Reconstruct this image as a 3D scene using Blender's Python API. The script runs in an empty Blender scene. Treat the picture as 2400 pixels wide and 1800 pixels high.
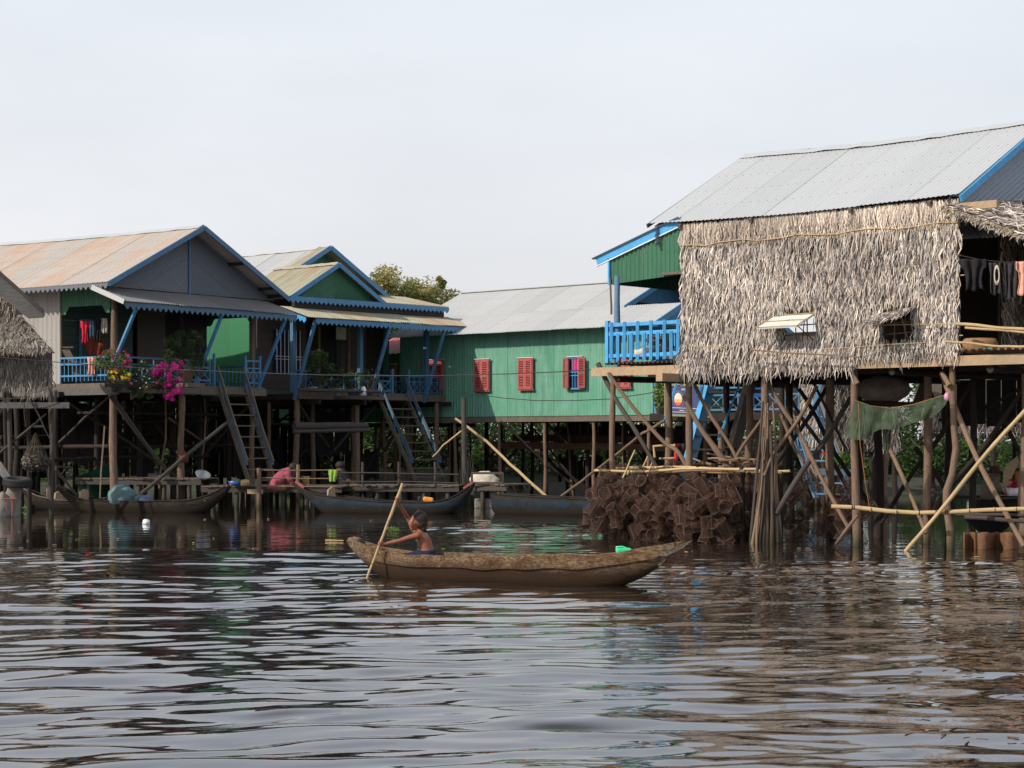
import bpy, bmesh, math, random
import numpy as np
from mathutils import Vector, Matrix, noise
R = random.Random(7)
SC = bpy.context.scene
COL = SC.collection
FOC, CX, HV, HC = 4500.0, 1200.0, 1030.0, 1.5      # focal length and horizon in photo pixels, camera height
def P(u, v, D):
    """world point at depth D behind photo pixel (u, v)"""
    return Vector(((u-CX)/FOC*D, D, HC+(HV-v)/FOC*D))
def W(u, D, z): return Vector(((u-CX)/FOC*D, D, z))
Z = Vector((0, 0, 1))
class Frame:
    def __init__(s, x, y, a): # a: direction of s axis (left-away)
        s.o = Vector((x, y, 0)); a = Vector((a[0], a[1], 0)).normalized()
        s.s = a; s.n = Vector((-a.x*0+a.y, -a.x, 0)) if a.x < 0 else Vector((a.y, -a.x, 0))
    def pt(s, a, b, z): return s.o + s.s*a + s.n*b + Z*z
    def at_u(s, u, n, z=0):
        """point on the line n=const seen at pixel column u"""
        k = (u-CX)/FOC; p = s.o+s.n*n
        t = (k*p.y-p.x)/(s.s.x-k*s.s.y)
        return t, p+s.s*t+Z*z
    def at_un(s, u, a, z=0):
        k = (u-CX)/FOC; p = s.o+s.s*a
        t = (k*p.y-p.x)/(s.n.x-k*s.n.y)
        return t, p+s.n*t+Z*z

class MB:
    def __init__(s): s.v = []; s.f = []; s.uv = []; s.c = []; s.sm = []; s.cc = None
    def add(s, vs, fs, uvs=None, smooth=False, col=None):
        b = len(s.v); s.v.extend(tuple(x) for x in vs)
        for i, f in enumerate(fs):
            s.f.append([b+k for k in f]); s.sm.append(smooth)
            s.uv.append([tuple(uvs[k]) for k in f] if uvs else [(0.0, 0.0)]*len(f))
            s.c.append(col if col else (s.cc or (1, 1, 1)))
    def box(s, c, x, y, z, col=None):
        c, x, y, z = Vector(c), Vector(x)/2, Vector(y)/2, Vector(z)/2
        vs = [c+x*i+y*j+z*k for k in (-1, 1) for j in (-1, 1) for i in (-1, 1)]
        lx, ly, lz = x.length*2, y.length*2, z.length*2
        uv = [(i*lx+k*.1, j*ly+k*lz) for k in (0, 1) for j in (0, 1) for i in (0, 1)]
        s.add(vs, [(0, 2, 3, 1), (4, 5, 7, 6), (0, 1, 5, 4), (2, 6, 7, 3), (0, 4, 6, 2), (1, 3, 7, 5)], uv, col=col); return s
    def beam(s, p, q, w, h, up=Z, col=None):
        p, q = Vector(p), Vector(q); d = q-p; a = d.cross(Vector(up))
        if a.length < 1e-6: a = d.cross(Vector((1, 0, 0)))
        a.normalize(); b = a.cross(d).normalized()
        c = (p+q)/2
        l = d.length; vs = []; uv = []
        for e, t in ((p, 0), (q, l)):
            for (i, j) in ((-1, -1), (1, -1), (1, 1), (-1, 1)):
                vs.append(e+a*(w/2*i)+b*(h/2*j)); uv.append((w*(i+1)/2+h*(j+1)/2, t))
        s.add(vs, [(0, 3, 2, 1), (4, 5, 6, 7), (0, 1, 5, 4), (1, 2, 6, 5), (2, 3, 7, 6), (3, 0, 4, 7)], uv, col=col); return s
    def path(s, pts, rs, sides=8, cap=True, col=None, flat=1.0):
        pts = [Vector(p) for p in pts]; n = len(pts)
        if not hasattr(rs, '__len__'): rs = [rs]*n
        vs = []; uvs = []; L = 0; a = None
        for i, p in enumerate(pts):
            d = (pts[min(i+1, n-1)]-pts[max(i-1, 0)]).normalized()
            if a is None:
                a = d.cross(Z if abs(d.z) < .9 else Vector((1, 0, 0))).normalized()
            else:
                a = (a-d*a.dot(d)).normalized()
            b = d.cross(a)
            if i: L += (p-pts[i-1]).length
            for k in range(sides):
                t = 2*math.pi*k/sides
                vs.append(p+(a*math.cos(t)+b*math.sin(t)*flat)*rs[i]); uvs.append((k/sides*.4, L))
        fs = [(i*sides+k, i*sides+(k+1) % sides, (i+1)*sides+(k+1) % sides, (i+1)*sides+k) for i in range(n-1) for k in range(sides)]
        s.add(vs, fs, uvs, smooth=True, col=col)
        if cap:
            s.add(vs[:sides], [tuple(range(sides))[::-1]], uvs[:sides], col=col)
            s.add(vs[-sides:], [tuple(range(sides))], uvs[-sides:], col=col)
        return s
    def log(s, p, q, r0, r1=None, bend=.02, n=7, sides=9, rnd=None, col=None):
        rnd = rnd or R; r1 = r0 if r1 is None else r1
        p, q = Vector(p), Vector(q); d = q-p; L = d.length
        a = d.cross(Z if abs(d.z) < .9*L else Vector((1, 0, 0))).normalized(); b = d.cross(a).normalized()
        ph = [rnd.uniform(0, 6.28) for _ in range(4)]
        pts = []; rs = []
        for i in range(n+1):
            t = i/n; e = math.sin(math.pi*t)
            w = (math.sin(t*4+ph[0])*.6+math.sin(t*9+ph[1])*.3)*e*bend*L; w2 = (math.sin(t*5+ph[2])*.6+math.sin(t*8+ph[3])*.3)*e*bend*L
            pts.append(p+d*t+a*w+b*w2); rs.append((r0+(r1-r0)*t)*(1+rnd.uniform(-.09, .09)))
        return s.path(pts, rs, sides, col=col)
    def rings(s, rings, smooth=True, cap=True, close=True, col=None, vscale=1.0):
        m = len(rings[0]); vs = [p for r in rings for p in r]
        uvs = [(k/m, i*vscale) for i in range(len(rings)) for k in range(m)]
        e = m if close else m-1
        fs = [(i*m+k, i*m+(k+1) % m, (i+1)*m+(k+1) % m, (i+1)*m+k) for i in range(len(rings)-1) for k in range(e)]
        if cap: fs += [tuple(range(m))[::-1], tuple((len(rings)-1)*m+k for k in range(m))]
        s.add(vs, fs, uvs, smooth=smooth, col=col); return s
    def lathe(s, c, prof, ax=Z, sides=20, cap=True, sq=(1, 1), col=None):
        c = Vector(c); ax = Vector(ax).normalized(); a = ax.cross(Vector((0, 1, 0)) if abs(ax.y) < .9 else Vector((1, 0, 0))).normalized(); b = ax.cross(a)
        return s.rings([[c+ax*h+(a*math.cos(2*math.pi*k/sides)*sq[0]+b*math.sin(2*math.pi*k/sides)*sq[1])*r for k in range(sides)] for (r, h) in prof], cap=cap, col=col)
    def blob(s, c, r, rough=.12, n=14, freq=2.0, seed=0, col=None, flat=None):
        c = Vector(c); r = Vector(r) if hasattr(r, '__len__') else Vector((r, r, r)); rings = []
        for i in range(n+1):
            th = math.pi*(.02+.96*i/n); ring = []
            for k in range(n*2):
                ph = math.pi*k/n
                d = Vector((math.sin(th)*math.cos(ph), math.sin(th)*math.sin(ph), math.cos(th)))
                m = 1+rough*noise.noise(d*freq+Vector((seed*3.7, seed, 0)))*2
                q = Vector((d.x*r.x, d.y*r.y, d.z*r.z))*m
                if flat is not None and q.z < -flat: q.z = -flat
                ring.append(c+q)
            rings.append(ring)
        return s.rings(rings[::-1], col=col)
    def poly(s, pts, nrm, th, col=None, smooth=False):
        """flat outline with thickness th along -nrm"""
        nrm = Vector(nrm).normalized(); pts = [Vector(p) for p in pts]; n = len(pts)
        o = (pts[1]-pts[0]).cross(pts[2]-pts[1])
        e = pts[0]; ax = (pts[1]-pts[0]).normalized(); ay = nrm.cross(ax)
        uv = [((p-e).dot(ax), (p-e).dot(ay)) for p in pts]
        vs = pts+[p-nrm*th for p in pts]
        fs = [tuple(range(n)), tuple(range(n, 2*n))[::-1]]+[(i, i+n, (i+1) % n+n, (i+1) % n) for i in range(n)]
        s.add(vs, fs, uv+uv, col=col); return s
    def corr(s, O, A, B, Nn, Wd, lo, hi, pitch=.076, amp=.011, per=6, nb=1, ragged=0.0, sag=0.0):
        """corrugated sheet: ribs run along B, waves across A (length Wd); lo/hi give the start and end along B for each a"""
        O, A, B, Nn = Vector(O), Vector(A), Vector(B), Vector(Nn).normalized()
        n = max(2, int(Wd/pitch*per)); f = lambda g, a: g(a) if callable(g) else g
        vs = []; uvs = []; rg = {}
        for i in range(n+1):
            a = Wd*i/n; h = amp*math.sin(2*math.pi*a/pitch)
            k = int(a/.8)
            if k not in rg: rg[k] = (R.uniform(-ragged, ragged), R.uniform(-1, 1)*.006*(ragged > 0))
            l, u = f(lo, a), f(hi, a)+rg[k][0]
            for j in range(nb+1):
                b = l+(u-l)*j/nb
                vs.append(O+A*a+B*b+Nn*(h+rg[k][1]-sag*math.sin(math.pi*a/Wd))); uvs.append((a, b))
        m = nb+1
        fs = [(i*m+j, (i+1)*m+j, (i+1)*m+j+1, i*m+j+1) for i in range(n) for j in range(nb)]
        s.add(vs, fs, uvs, smooth=True); return s
    def build(s, name, mat, parent=None, bevel=0):
        me = bpy.data.meshes.new(name)
        off = Vector((0, 0, 0))
        if parent is not None:
            p = parent
            while p is not None: off += p.location; p = p.parent
        vs = np.array(s.v, dtype=np.float32).reshape(-1, 3)-np.array(off, dtype=np.float32)
        me.from_pydata(vs.tolist(), [], s.f)
        uvl = me.uv_layers.new(name='UVMap')
        flat = np.array([c for f in s.uv for c in f], dtype=np.float32).ravel()
        uvl.data.foreach_set('uv', flat)
        me.polygons.foreach_set('use_smooth', np.array(s.sm, dtype=bool))
        if any(c != (1, 1, 1) for c in s.c):
            ca = me.color_attributes.new('Col', 'FLOAT_COLOR', 'CORNER')
            ca.data.foreach_set('color', np.array([(*c, 1.0) for f, c in zip(s.f, s.c) for _ in f], dtype=np.float32).ravel())
        o = bpy.data.objects.new(name, me); COL.objects.link(o)
        if mat: me.materials.append(mat)
        if parent is not None: o.parent = parent
        if bevel:
            m = o.modifiers.new('bevel', 'BEVEL'); m.width = bevel; m.segments = 2; m.limit_method = 'ANGLE'
        return o

def tag(o, label=None, cat=None, group=None, kind=None):
    for k, x in (('label', label), ('category', cat), ('group', group), ('kind', kind)):
        if x: o[k] = x
    return o
def thing(name, loc, label, cat, group=None):
    o = bpy.data.objects.new(name, None); o.location = Vector(loc); o.empty_display_size = .2; COL.objects.link(o)
    return tag(o, label, cat, group)
def solo(mb, name, mat, label, cat, group=None, base=None, **k):
    """one-mesh thing, origin moved to its base"""
    a = np.array(s_v(mb)); b = Vector(((a[:, 0].min()+a[:, 0].max())/2, (a[:, 1].min()+a[:, 1].max())/2, a[:, 2].min()))
    mb.v = [tuple(Vector(p)-b) for p in mb.v]
    o = mb.build(name, mat, **k); o.location = b
    return tag(o, label, cat, group)
def s_v(mb): return mb.v
def copy_tree(o, parent=None):
    c = o.copy(); COL.objects.link(c); c.parent = parent
    for ch in [x for x in bpy.data.objects if x.parent == o]: copy_tree(ch, c)
    return c

# ------------------------------------------------------------------ materials
MATS = {}
class NT:
    def __init__(s, name):
        s.m = bpy.data.materials.new(name); s.m.use_nodes = True; s.t = s.m.node_tree; s.n = s.t.nodes; s.l = s.t.links
        s.b = s.n['Principled BSDF']; s.out = s.n['Material Output']
    def node(s, ty, **k):
        n = s.n.new(ty)
        for a, v in k.items(): setattr(n, a, v)
        return n
    def link(s, a, b): s.l.new(a, b)
    def coords(s, kind='Object', scale=(1, 1, 1), rot=(0, 0, 0)):
        tc = s.node('ShaderNodeTexCoord'); mp = s.node('ShaderNodeMapping'); mp.inputs['Scale'].default_value = scale; mp.inputs['Rotation'].default_value = rot
        s.link(tc.outputs[kind], mp.inputs[0]); return mp.outputs[0]
    def noise(s, vec, scale, detail=4, rough=.6, dist=0):
        n = s.node('ShaderNodeTexNoise'); n.inputs['Scale'].default_value = scale; n.inputs['Detail'].default_value = detail
        n.inputs['Roughness'].default_value = rough; n.inputs['Distortion'].default_value = dist
        s.link(vec, n.inputs['Vector']); return n.outputs['Fac']
    def ramp(s, fac, stops):
        r = s.node('ShaderNodeValToRGB'); cr = r.color_ramp
        while len(cr.elements) < len(stops): cr.elements.new(.5)
        for e, (p, c) in zip(cr.elements, stops):
            e.position = p; e.color = (*c, 1) if hasattr(c, '__len__') else (c, c, c, 1)
        s.link(fac, r.inputs[0]); return r.outputs[0]
    def mix(s, fac, a, b, mode='MIX'):
        n = s.node('ShaderNodeMix', data_type='RGBA', blend_type=mode)
        for i, x in ((0, fac), (6, a), (7, b)):
            if isinstance(x, (int, float)): n.inputs[i].default_value = x if i == 0 else (x, x, x, 1)
            elif isinstance(x, tuple): n.inputs[i].default_value = (*x, 1)
            else: s.link(x, n.inputs[i])
        return n.outputs[2]
    def math(s, op, a, b=0.0):
        n = s.node('ShaderNodeMath', operation=op)
        for i, x in ((0, a), (1, b)):
            if isinstance(x, (int, float)): n.inputs[i].default_value = x
            else: s.link(x, n.inputs[i])
        return n.outputs[0]
    def bump(s, h, st=.3, dist=.02):
        n = s.node('ShaderNodeBump'); n.inputs['Strength'].default_value = st; n.inputs['Distance'].default_value = dist
        s.link(h, n.inputs['Height']); s.link(n.outputs[0], s.b.inputs['Normal'])
    def base(s, c, rough=.7, metal=0, spec=.5):
        if isinstance(c, tuple): s.b.inputs['Base Color'].default_value = (*c, 1)
        else: s.link(c, s.b.inputs['Base Color'])
        if isinstance(rough, (int, float)): s.b.inputs['Roughness'].default_value = rough
        else: s.link(rough, s.b.inputs['Roughness'])
        s.b.inputs['Metallic'].default_value = metal; s.b.inputs['Specular IOR Level'].default_value = spec
        return s.m
def mul(c, k): return tuple(min(1, x*k) for x in c)

def m_paint(name, c, wear=(.25, .2, .16), amt=.5, rough=.55, sc=6):
    t = NT(name); v = t.coords()
    n1 = t.noise(v, sc, 5, .65); n2 = t.noise(v, sc*6, 4, .7)
    a = t.mix(t.ramp(n1, [(.3, 0), (.75, 1)]), mul(c, .8), mul(c, 1.12))
    w = t.ramp(n2, [(.62-.1*amt, 0), (.72, 1)])
    col = t.mix(t.math('MULTIPLY', w, amt), a, wear)
    t.bump(n2, .15, .01); return t.base(col, rough)
def m_wood(name, c, dark=.45, rough=.85, sc=1.0, useuv=True, wet=False):
    t = NT(name); v = t.coords('UV', (14*sc, 1.6*sc, 1)) if useuv else t.coords('Object', (6, 6, 6))
    g = t.noise(v, 3.0, 6, .7, .4); v2 = t.coords('Object'); n2 = t.noise(v2, 2.3, 4, .6); n3 = t.noise(v2, 22, 3, .6)
    col = t.mix(t.ramp(g, [(.3, 0), (.7, 1)]), mul(c, dark), mul(c, 1.15))
    col = t.mix(t.ramp(n2, [(.35, 0), (.7, .55)]), col, mul((c[0]*.9, c[1]*1.0, c[2]*1.1), .55))
    col = t.mix(t.ramp(n3, [(.6, 0), (.75, .6)]), col, mul(c, .3))
    if wet:   # wet band where the wood stands in the water
        tc = t.node('ShaderNodeNewGeometry'); sx = t.node('ShaderNodeSeparateXYZ'); t.link(tc.outputs['Position'], sx.inputs[0])
        zz = t.math('ADD', sx.outputs[2], t.math('MULTIPLY', n2, .12))
        col = t.mix(t.ramp(zz, [(.1, (.03, .035, .015)), (.22, (1, 1, 1))]), (0, 0, 0), col) if False else t.mix(t.ramp(zz, [(.08, 1), (.30, 0)]), col, t.mix(.5, mul(c, .3), (.035, .04, .015)))
    t.bump(g, .5, .02); return t.base(col, rough, spec=.25)
def m_sheet(name, c, rust=None, amt=0.0, metal=.0, rough=.5, panel=.10, fade=None, pw=.8):
    """painted or galvanised corrugated sheet; UV = metres across and along the ribs"""
    t = NT(name); v = t.coords('UV'); sx = t.node('ShaderNodeSeparateXYZ'); t.link(v, sx.inputs[0])
    pid = t.math('FLOOR', t.math('MULTIPLY', sx.outputs[0], 1/pw)); wn = t.node('ShaderNodeTexWhiteNoise', noise_dimensions='1D'); t.link(pid, wn.inputs['W'])
    st = t.noise(t.coords('UV', (3.2, .20, 1)), 2.4, 7, .78, .2); big = t.noise(t.coords('UV', (.5, .4, 1)), 1.5, 3, .6); sp = t.noise(v, 30, 3, .7)
    col = t.mix(wn.outputs[0], mul(c, 1-panel), mul(c, 1+panel))
    if fade: col = t.mix(t.ramp(t.noise(t.coords('UV', (3, .6, 1)), 1.7, 5, .7), [(.40, 0), (.66, .85)]), col, fade)
    col = t.mix(t.ramp(st, [(.3, .22), (.7, 0)]), col, mul(c, .6))
    if rust:
        f = t.math('ADD', t.math('MULTIPLY', st, .92), t.math('ADD', t.math('MULTIPLY', big, .28), t.math('MULTIPLY', wn.outputs[0], .08)))
        col = t.mix(t.math('MULTIPLY', t.ramp(f, [(.74-.2*amt, 0), (.90-.15*amt, 1)]), .8), col, rust)
    # nail rows
    row = t.math('FRACT', t.math('MULTIPLY', sx.outputs[1], 1/.62)); near = t.math('LESS_THAN', row, .035)
    rib = t.math('LESS_THAN', t.math('FRACT', t.math('MULTIPLY', sx.outputs[0], 1/.152)), .16)
    col = t.mix(t.math('MULTIPLY', t.math('MULTIPLY', near, rib), t.math('MULTIPLY', sp, 1.1)), col, (.05, .035, .03))
    lap = t.math('LESS_THAN', t.math('FRACT', t.math('MULTIPLY', sx.outputs[0], 1/pw)), .018)
    col = t.mix(t.math('MULTIPLY', lap, .5), col, mul(c, .25))
    col = t.mix(t.ramp(sp, [(.62, 0), (.8, .5)]), col, mul(c, .5))
    t.b.inputs['Specular IOR Level'].default_value = .3
    return t.base(col, rough, metal, .35)
def m_col(name, rough=.8, trans=0.0, k=1.0, spec=.2):
    """colour from the piece's own attribute (each leaf or strand has its own tone)"""
    t = NT(name); a = t.node('ShaderNodeVertexColor', layer_name='Col'); n = t.noise(t.coords(), 40, 2, .6)
    col = t.mix(t.ramp(n, [(.3, .22), (.6, 0)]), a.outputs[0], (.02, .018, .012))
    t.base(col, rough, 0, spec)
    if trans:
        tr = t.node('ShaderNodeBsdfTranslucent'); t.link(col, tr.inputs[0]); mx = t.node('ShaderNodeMixShader'); mx.inputs[0].default_value = trans
        t.link(t.b.outputs[0], mx.inputs[1]); t.link(tr.outputs[0], mx.inputs[2]); t.link(mx.outputs[0], t.out.inputs[0])
    return t.m
def m_cloth(name, c, k=.7, rough=.9):
    t = NT(name); v = t.coords(); n = t.noise(v, 9, 4, .6); n2 = t.noise(v, 120, 2, .6)
    col = t.mix(t.ramp(n, [(.3, 0), (.75, 1)]), mul(c, k), mul(c, 1.1)); t.bump(n, .4, .03); return t.base(col, rough, 0, .15)
def m_net(name, c, dens=.5, sc=60, uv=True):
    """woven mesh with real holes"""
    t = NT(name); v = t.coords('UV' if uv else 'Object'); sx = t.node('ShaderNodeSeparateXYZ'); t.link(v, sx.inputs[0])
    g = None
    for i in (0, 1):
        w = t.math('LESS_THAN', t.math('FRACT', t.math('MULTIPLY', sx.outputs[i], sc)), dens); g = w if g is None else t.math('MAXIMUM', g, w)
    n = t.noise(t.coords(), 8, 3, .6); col = t.mix(t.ramp(n, [(.3, 0), (.7, 1)]), mul(c, .55), mul(c, 1.25))
    t.base(col, .9, 0, .1); t.link(g, t.b.inputs['Alpha']); return t.m

M = dict(
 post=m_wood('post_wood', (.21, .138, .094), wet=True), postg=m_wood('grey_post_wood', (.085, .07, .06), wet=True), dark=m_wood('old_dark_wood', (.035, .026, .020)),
 beam=m_wood('sawn_beam', (.42, .30, .185), .7), plank=m_wood('weathered_plank', (.17, .135, .105)), bamboo=m_wood('bamboo', (.50, .36, .19), .8), stick=m_wood('stick_wood', (.26, .17, .11)),
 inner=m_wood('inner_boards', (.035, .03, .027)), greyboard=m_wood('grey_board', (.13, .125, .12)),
 blue=m_paint('blue_paint', (.05, .19, .36), (.17, .19, .19), .6), bluedk=m_paint('faded_blue_paint', (.05, .145, .26), (.12, .11, .10), .75), bluegrey=m_paint('grey_blue_paint', (.055, .125, .205), (.14, .14, .13), .6), bluelt=m_paint('bright_blue_paint', (.045, .30, .60), (.3, .4, .45), .5),
 white=m_paint('white_paint', (.72, .71, .68), (.3, .25, .2), .4), red=m_paint('red_paint', (.27, .055, .05), (.25, .12, .1), .4, sc=4), redlt=m_paint('light_red_paint', (.36, .085, .075), (.3, .14, .12), .4, sc=4),
 gal=m_sheet('galvanised_roofing', (.40, .42, .43), None, 0, panel=.035, rough=.42), galr=m_sheet('rusting_galvanised_roofing', (.47, .465, .44), (.50, .29, .16), .90, panel=.06, rough=.5),
 galc=m_sheet('lightly_rusted_roofing', (.44, .45, .45), (.42, .27, .18), .08, panel=.06, rough=.45), galdk=m_sheet('grey_gable_sheet', (.125, .138, .16), (.16, .12, .1), .2, panel=.06),
 galgr=m_sheet('grey_siding_sheet', (.30, .285, .27), (.2, .15, .11), .4, panel=.1), pent=m_sheet('grey_pent_roofing', (.19, .188, .188), (.2, .14, .1), .3, panel=.08),
 mint=m_sheet('mint_roofing', (.36, .42, .31), (.31, .15, .09), 1.05, panel=.12), redroof=m_sheet('red_roofing', (.42, .10, .09), (.6, .35, .32), .3),
 green=m_sheet('green_wall_sheet', (.085, .265, .175), (.14, .17, .12), .06, panel=.09, fade=(.17, .34, .27), rough=.6), greendk=m_sheet('dark_green_sheet', (.028, .115, .065), (.3, .36, .3), .15, panel=.08, fade=(.045, .15, .085)),
 greenbr=m_sheet('bright_green_sheet', (.03, .165, .075), (.1, .2, .1), .1, panel=.08),
 thatch=m_col('dry_palm_leaf', .75), thback=m_wood('thatch_underlayer', (.11, .085, .06), useuv=False), leaf=m_col('leaf_green', .55, .35, spec=.35), petal=m_col('petal', .7, .35),
 bark=m_wood('bark', (.10, .075, .055)), black=m_cloth('black_cloth', (.022, .021, .024)), dgrey=m_cloth('charcoal_cloth', (.045, .043, .046)), pinkc=m_cloth('peach_cloth', (.72, .36, .27)), redc=m_cloth('red_cloth', (.62, .03, .06)),
 bluec=m_cloth('blue_grey_cloth', (.09, .16, .24)), rustc=m_cloth('russet_curtain', (.22, .06, .035)), lime=m_cloth('lime_cloth', (.27, .43, .08)), magenta=m_cloth('magenta_cloth', (.55, .02, .12)), pinks=m_cloth('pink_shirt', (.32, .075, .11)),
 navy=m_cloth('navy_cloth', (.018, .022, .055)), sack=m_cloth('woven_sack', (.20, .165, .14)), teal=m_cloth('teal_sack', (.11, .185, .19)), sackb=m_cloth('blue_sack', (.11, .15, .22)), cream=m_cloth('cream_cloth', (.55, .49, .40)),
 tyre=m_cloth('tyre_rubber', (.035, .034, .035), .8, .7), concrete=m_cloth('cement', (.22, .20, .175), .6), basket=m_wood('basket_weave', (.36, .20, .10)), net=m_net('green_fishing_net', (.05, .072, .045), .55, 130), netp=m_net('knotted_net', (.06, .05, .04), .2, 14),
 wire=m_net('rusted_wire_mesh', (.07, .040, .030), .18, 58), rust=m_paint('rusted_iron', (.095, .056, .040), (.2, .12, .08), .4), rope=m_wood('rope_fibre', (.35, .2, .1)), cable=NT('black_cable').base((.015, .015, .016), .6),
 jerry=m_paint('green_plastic', (.03, .55, .22), (.3, .7, .45), .12, .35), orange=m_paint('orange_plastic', (.80, .27, .02), (.5, .2, .05), .2, .35), yellow=m_paint('yellowed_plastic', (.42, .30, .13), (.2, .15, .1), .3, .4), plastw=m_paint('white_plastic', (.75, .75, .76), (.5, .5, .5), .2, .4),
 chair=m_paint('blue_chair_plastic', (.02, .10, .36), (.05, .15, .4), .2, .35), metalpan=NT('aluminium_pan').base((.30, .31, .33), .35, .6), pot=m_cloth('clay_pot', (.20, .14, .10)), potg=m_cloth('grey_cement_pot', (.22, .21, .20)),
 signb=m_paint('sign_navy', (.025, .035, .13), (.06, .07, .18), .2), signf=m_paint('sign_olive_frame', (.20, .22, .10), (.1, .1, .06), .3), dirt=m_cloth('mud', (.09, .065, .045)),
 leafl=m_col('floating_leaf', .6))
# ------------------------------------------------------------------ shared building pieces
def scallop(mb, p, q, drop=.13, period=.17, tooth=.07, nrm=None, round_=False):
    p, q = Vector(p), Vector(q); L = (q-p).length; n = max(1, round(L/period)); d = (q-p)/n
    nrm = Vector(nrm) if nrm is not None else d.cross(Z).normalized()
    for i in range(n):
        a = p+d*i; b = p+d*(i+1)
        if round_:
            low = [a+d*t-Z*(drop-tooth*(.5+.5*math.cos(2*math.pi*t))) for t in (0, .2, .35, .5, .65, .8, 1)]
        else: low = [a-Z*(drop-tooth), a+d*.5-Z*drop, b-Z*(drop-tooth)]
        mb.poly([a]+low+[b], nrm, .012)
def rail(parent, p, q, h, mat, style='plain', step=.13, low=.14, name='railing', th=.03, mid=None):
    """one length of balustrade as a part: rails with balusters or crossed braces"""
    p, q = Vector(p), Vector(q); L = (q-p).length; d = (q-p)/L; mb = MB()
    for z in ([h, low] + ([mid] if mid else [])): mb.beam(p+Z*z, q+Z*z, th, th*1.3)
    if style == 'plain':
        n = max(1, round(L/step))
        for i in range(n+1): mb.beam(p+d*(L*i/n)+Z*low*.3, p+d*(L*i/n)+Z*(h+.0), th*.55, th*.55, up=d)
    elif style == 'cross':
        n = max(1, round(L/step))
        for i in range(n+1): mb.beam(p+d*(L*i/n)+Z*low*.2, p+d*(L*i/n)+Z*(h+.02), th*.9, th*.9, up=d)
        for i in range(n):
            a = p+d*(L*i/n); b = p+d*(L*(i+1)/n); t = h*.72
            mb.beam(a+Z*low, b+Z*t, th*.4, th*.6); mb.beam(a+Z*t, b+Z*low, th*.45, th*.65)
        mb.beam(p+Z*h*.72, q+Z*h*.72, th*.8, th)
    return mb.build(name, mat, parent)
def stilts(root, pts, ztop, r=.065, mat='post', z0=-.5, name='stilt', bend=.012, rr=None):
    rr = rr or R
    for (p, rk) in pts:
        mb = MB(); mb.log((p.x, p.y, z0), (p.x+rr.uniform(-.03, .03), p.y, ztop), r*rk*1.1, r*rk*.9, bend, 8, 10, rr); mb.build(name, M[mat], root)
def slab(root, F, s0, s1, n0, n1, z0, z1, mat, name):
    mb = MB(); a, b = F.pt((s0+s1)/2, (n0+n1)/2, (z0+z1)/2), 0
    mb.box(a, F.s*(s1-s0), F.n*(n1-n0), Z*(z1-z0)); return mb.build(name, mat, root)
def wallbox(root, F, s0, s1, n0, n1, z0, z1, mat, name):
    return slab(root, F, s0, s1, n0, n1, z0, z1, mat, name)
def gable_roof(root, F, s0, s1, n0, n1, ze, zr, mat, pitch=.076, ragged=.02, cap='gal', nb=2, sag=0, left=True, right=True, amp=.011):
    nm = (n0+n1)/2; w = (n1-n0)/2; h = zr-ze; L = math.hypot(w, h); up1 = (F.n*w+Z*h)/L; up2 = (-F.n*w+Z*h)/L
    nr1 = (-F.n*h+Z*w)/L; nr2 = (F.n*h+Z*w)/L
    if left: mb = MB(); mb.corr(F.pt(s0, n0, ze), F.s, up1, nr1, s1-s0, 0, L, pitch, amp, 6, nb, ragged, sag); mb.build('roof', mat, root)
    if right: mb = MB(); mb.corr(F.pt(s0, n1, ze), F.s, up2, nr2, s1-s0, 0, L, pitch, amp, 5, nb, ragged, sag); mb.build('roof', mat, root)
    mb = MB(); n = 26
    pts = [F.pt(s0+(s1-s0)*i/n, nm, zr+.018+R.uniform(-.008, .012)-sag*math.sin(math.pi*i/n)*Z.z) for i in range(n+1)]
    for d in (1, -1):
        mb.rings([[p, p+F.n*d*.16-Z*.085] for p in pts], smooth=False, cap=False, close=False)
    mb.build('ridge_cap', M[cap], root)
def barge(root, F, s, n0, n1, ze, zr, mat, h=.15, th=.03, drop=0.0):
    nm = (n0+n1)/2
    for a in (n0, n1):
        mb = MB(); mb.beam(F.pt(s, a, ze-.05), F.pt(s, nm, zr-.05), th, h, up=F.s.cross(F.pt(0, nm, zr)-F.pt(0, a, ze))); mb.build('barge_board', mat, root)
def stair(T1, T2, run, z1, steps, label, matS, matR, group=None, handle=True, mat_step='plank', rh=.0, hr=None, w=.095, name='staircase', th=.045):
    """T1,T2 tops of the two stringers, run = horizontal vector to the foot"""
    r = thing(name, ((T1+T2)/2+run)*1.0, label, 'stairs', group); r.location.z = z1
    B = [Vector((t.x+run.x, t.y+run.y, z1)) for t in (T1, T2)]
    for t, b in zip((T1, T2), B):
        mb = MB(); mb.beam(t, b, th, w, up=(T2-T1).cross(b-t)); mb.build('stringer', M[matS], r)
    for i in range(steps):
        f = (i+.6)/steps; a = T1.lerp(B[0], f); b = T2.lerp(B[1], f); mb = MB()
        rn = run.normalized(); mb.box((a+b)/2, b-a, rn*.17, Z*.03); mb.build('step', M[mat_step], r)
    if handle:
        for t, b in zip((T1, T2), B):
            mb = MB(); o = Z*.42-run.normalized()*.02; e = t.lerp(b, .93)
            mb.beam(t+o, e+o*.7, .03, .055, up=(T2-T1).cross(b-t)); h = mb.build('handrail', M[matR], r)
            mb = MB(); mb.log(t+o*1.15, e+o*.88+run.normalized()*.03, .022, .022, .008, 6, 7); mb.build('rail_pole', M[hr or 'stick'], h)
            for f in (.05, .45, .85):
                mb = MB(); a = t.lerp(b, f); mb.beam(a, a+o*.95, .03, .03, up=run); mb.build('baluster', M[matR], r)
    return r

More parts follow.
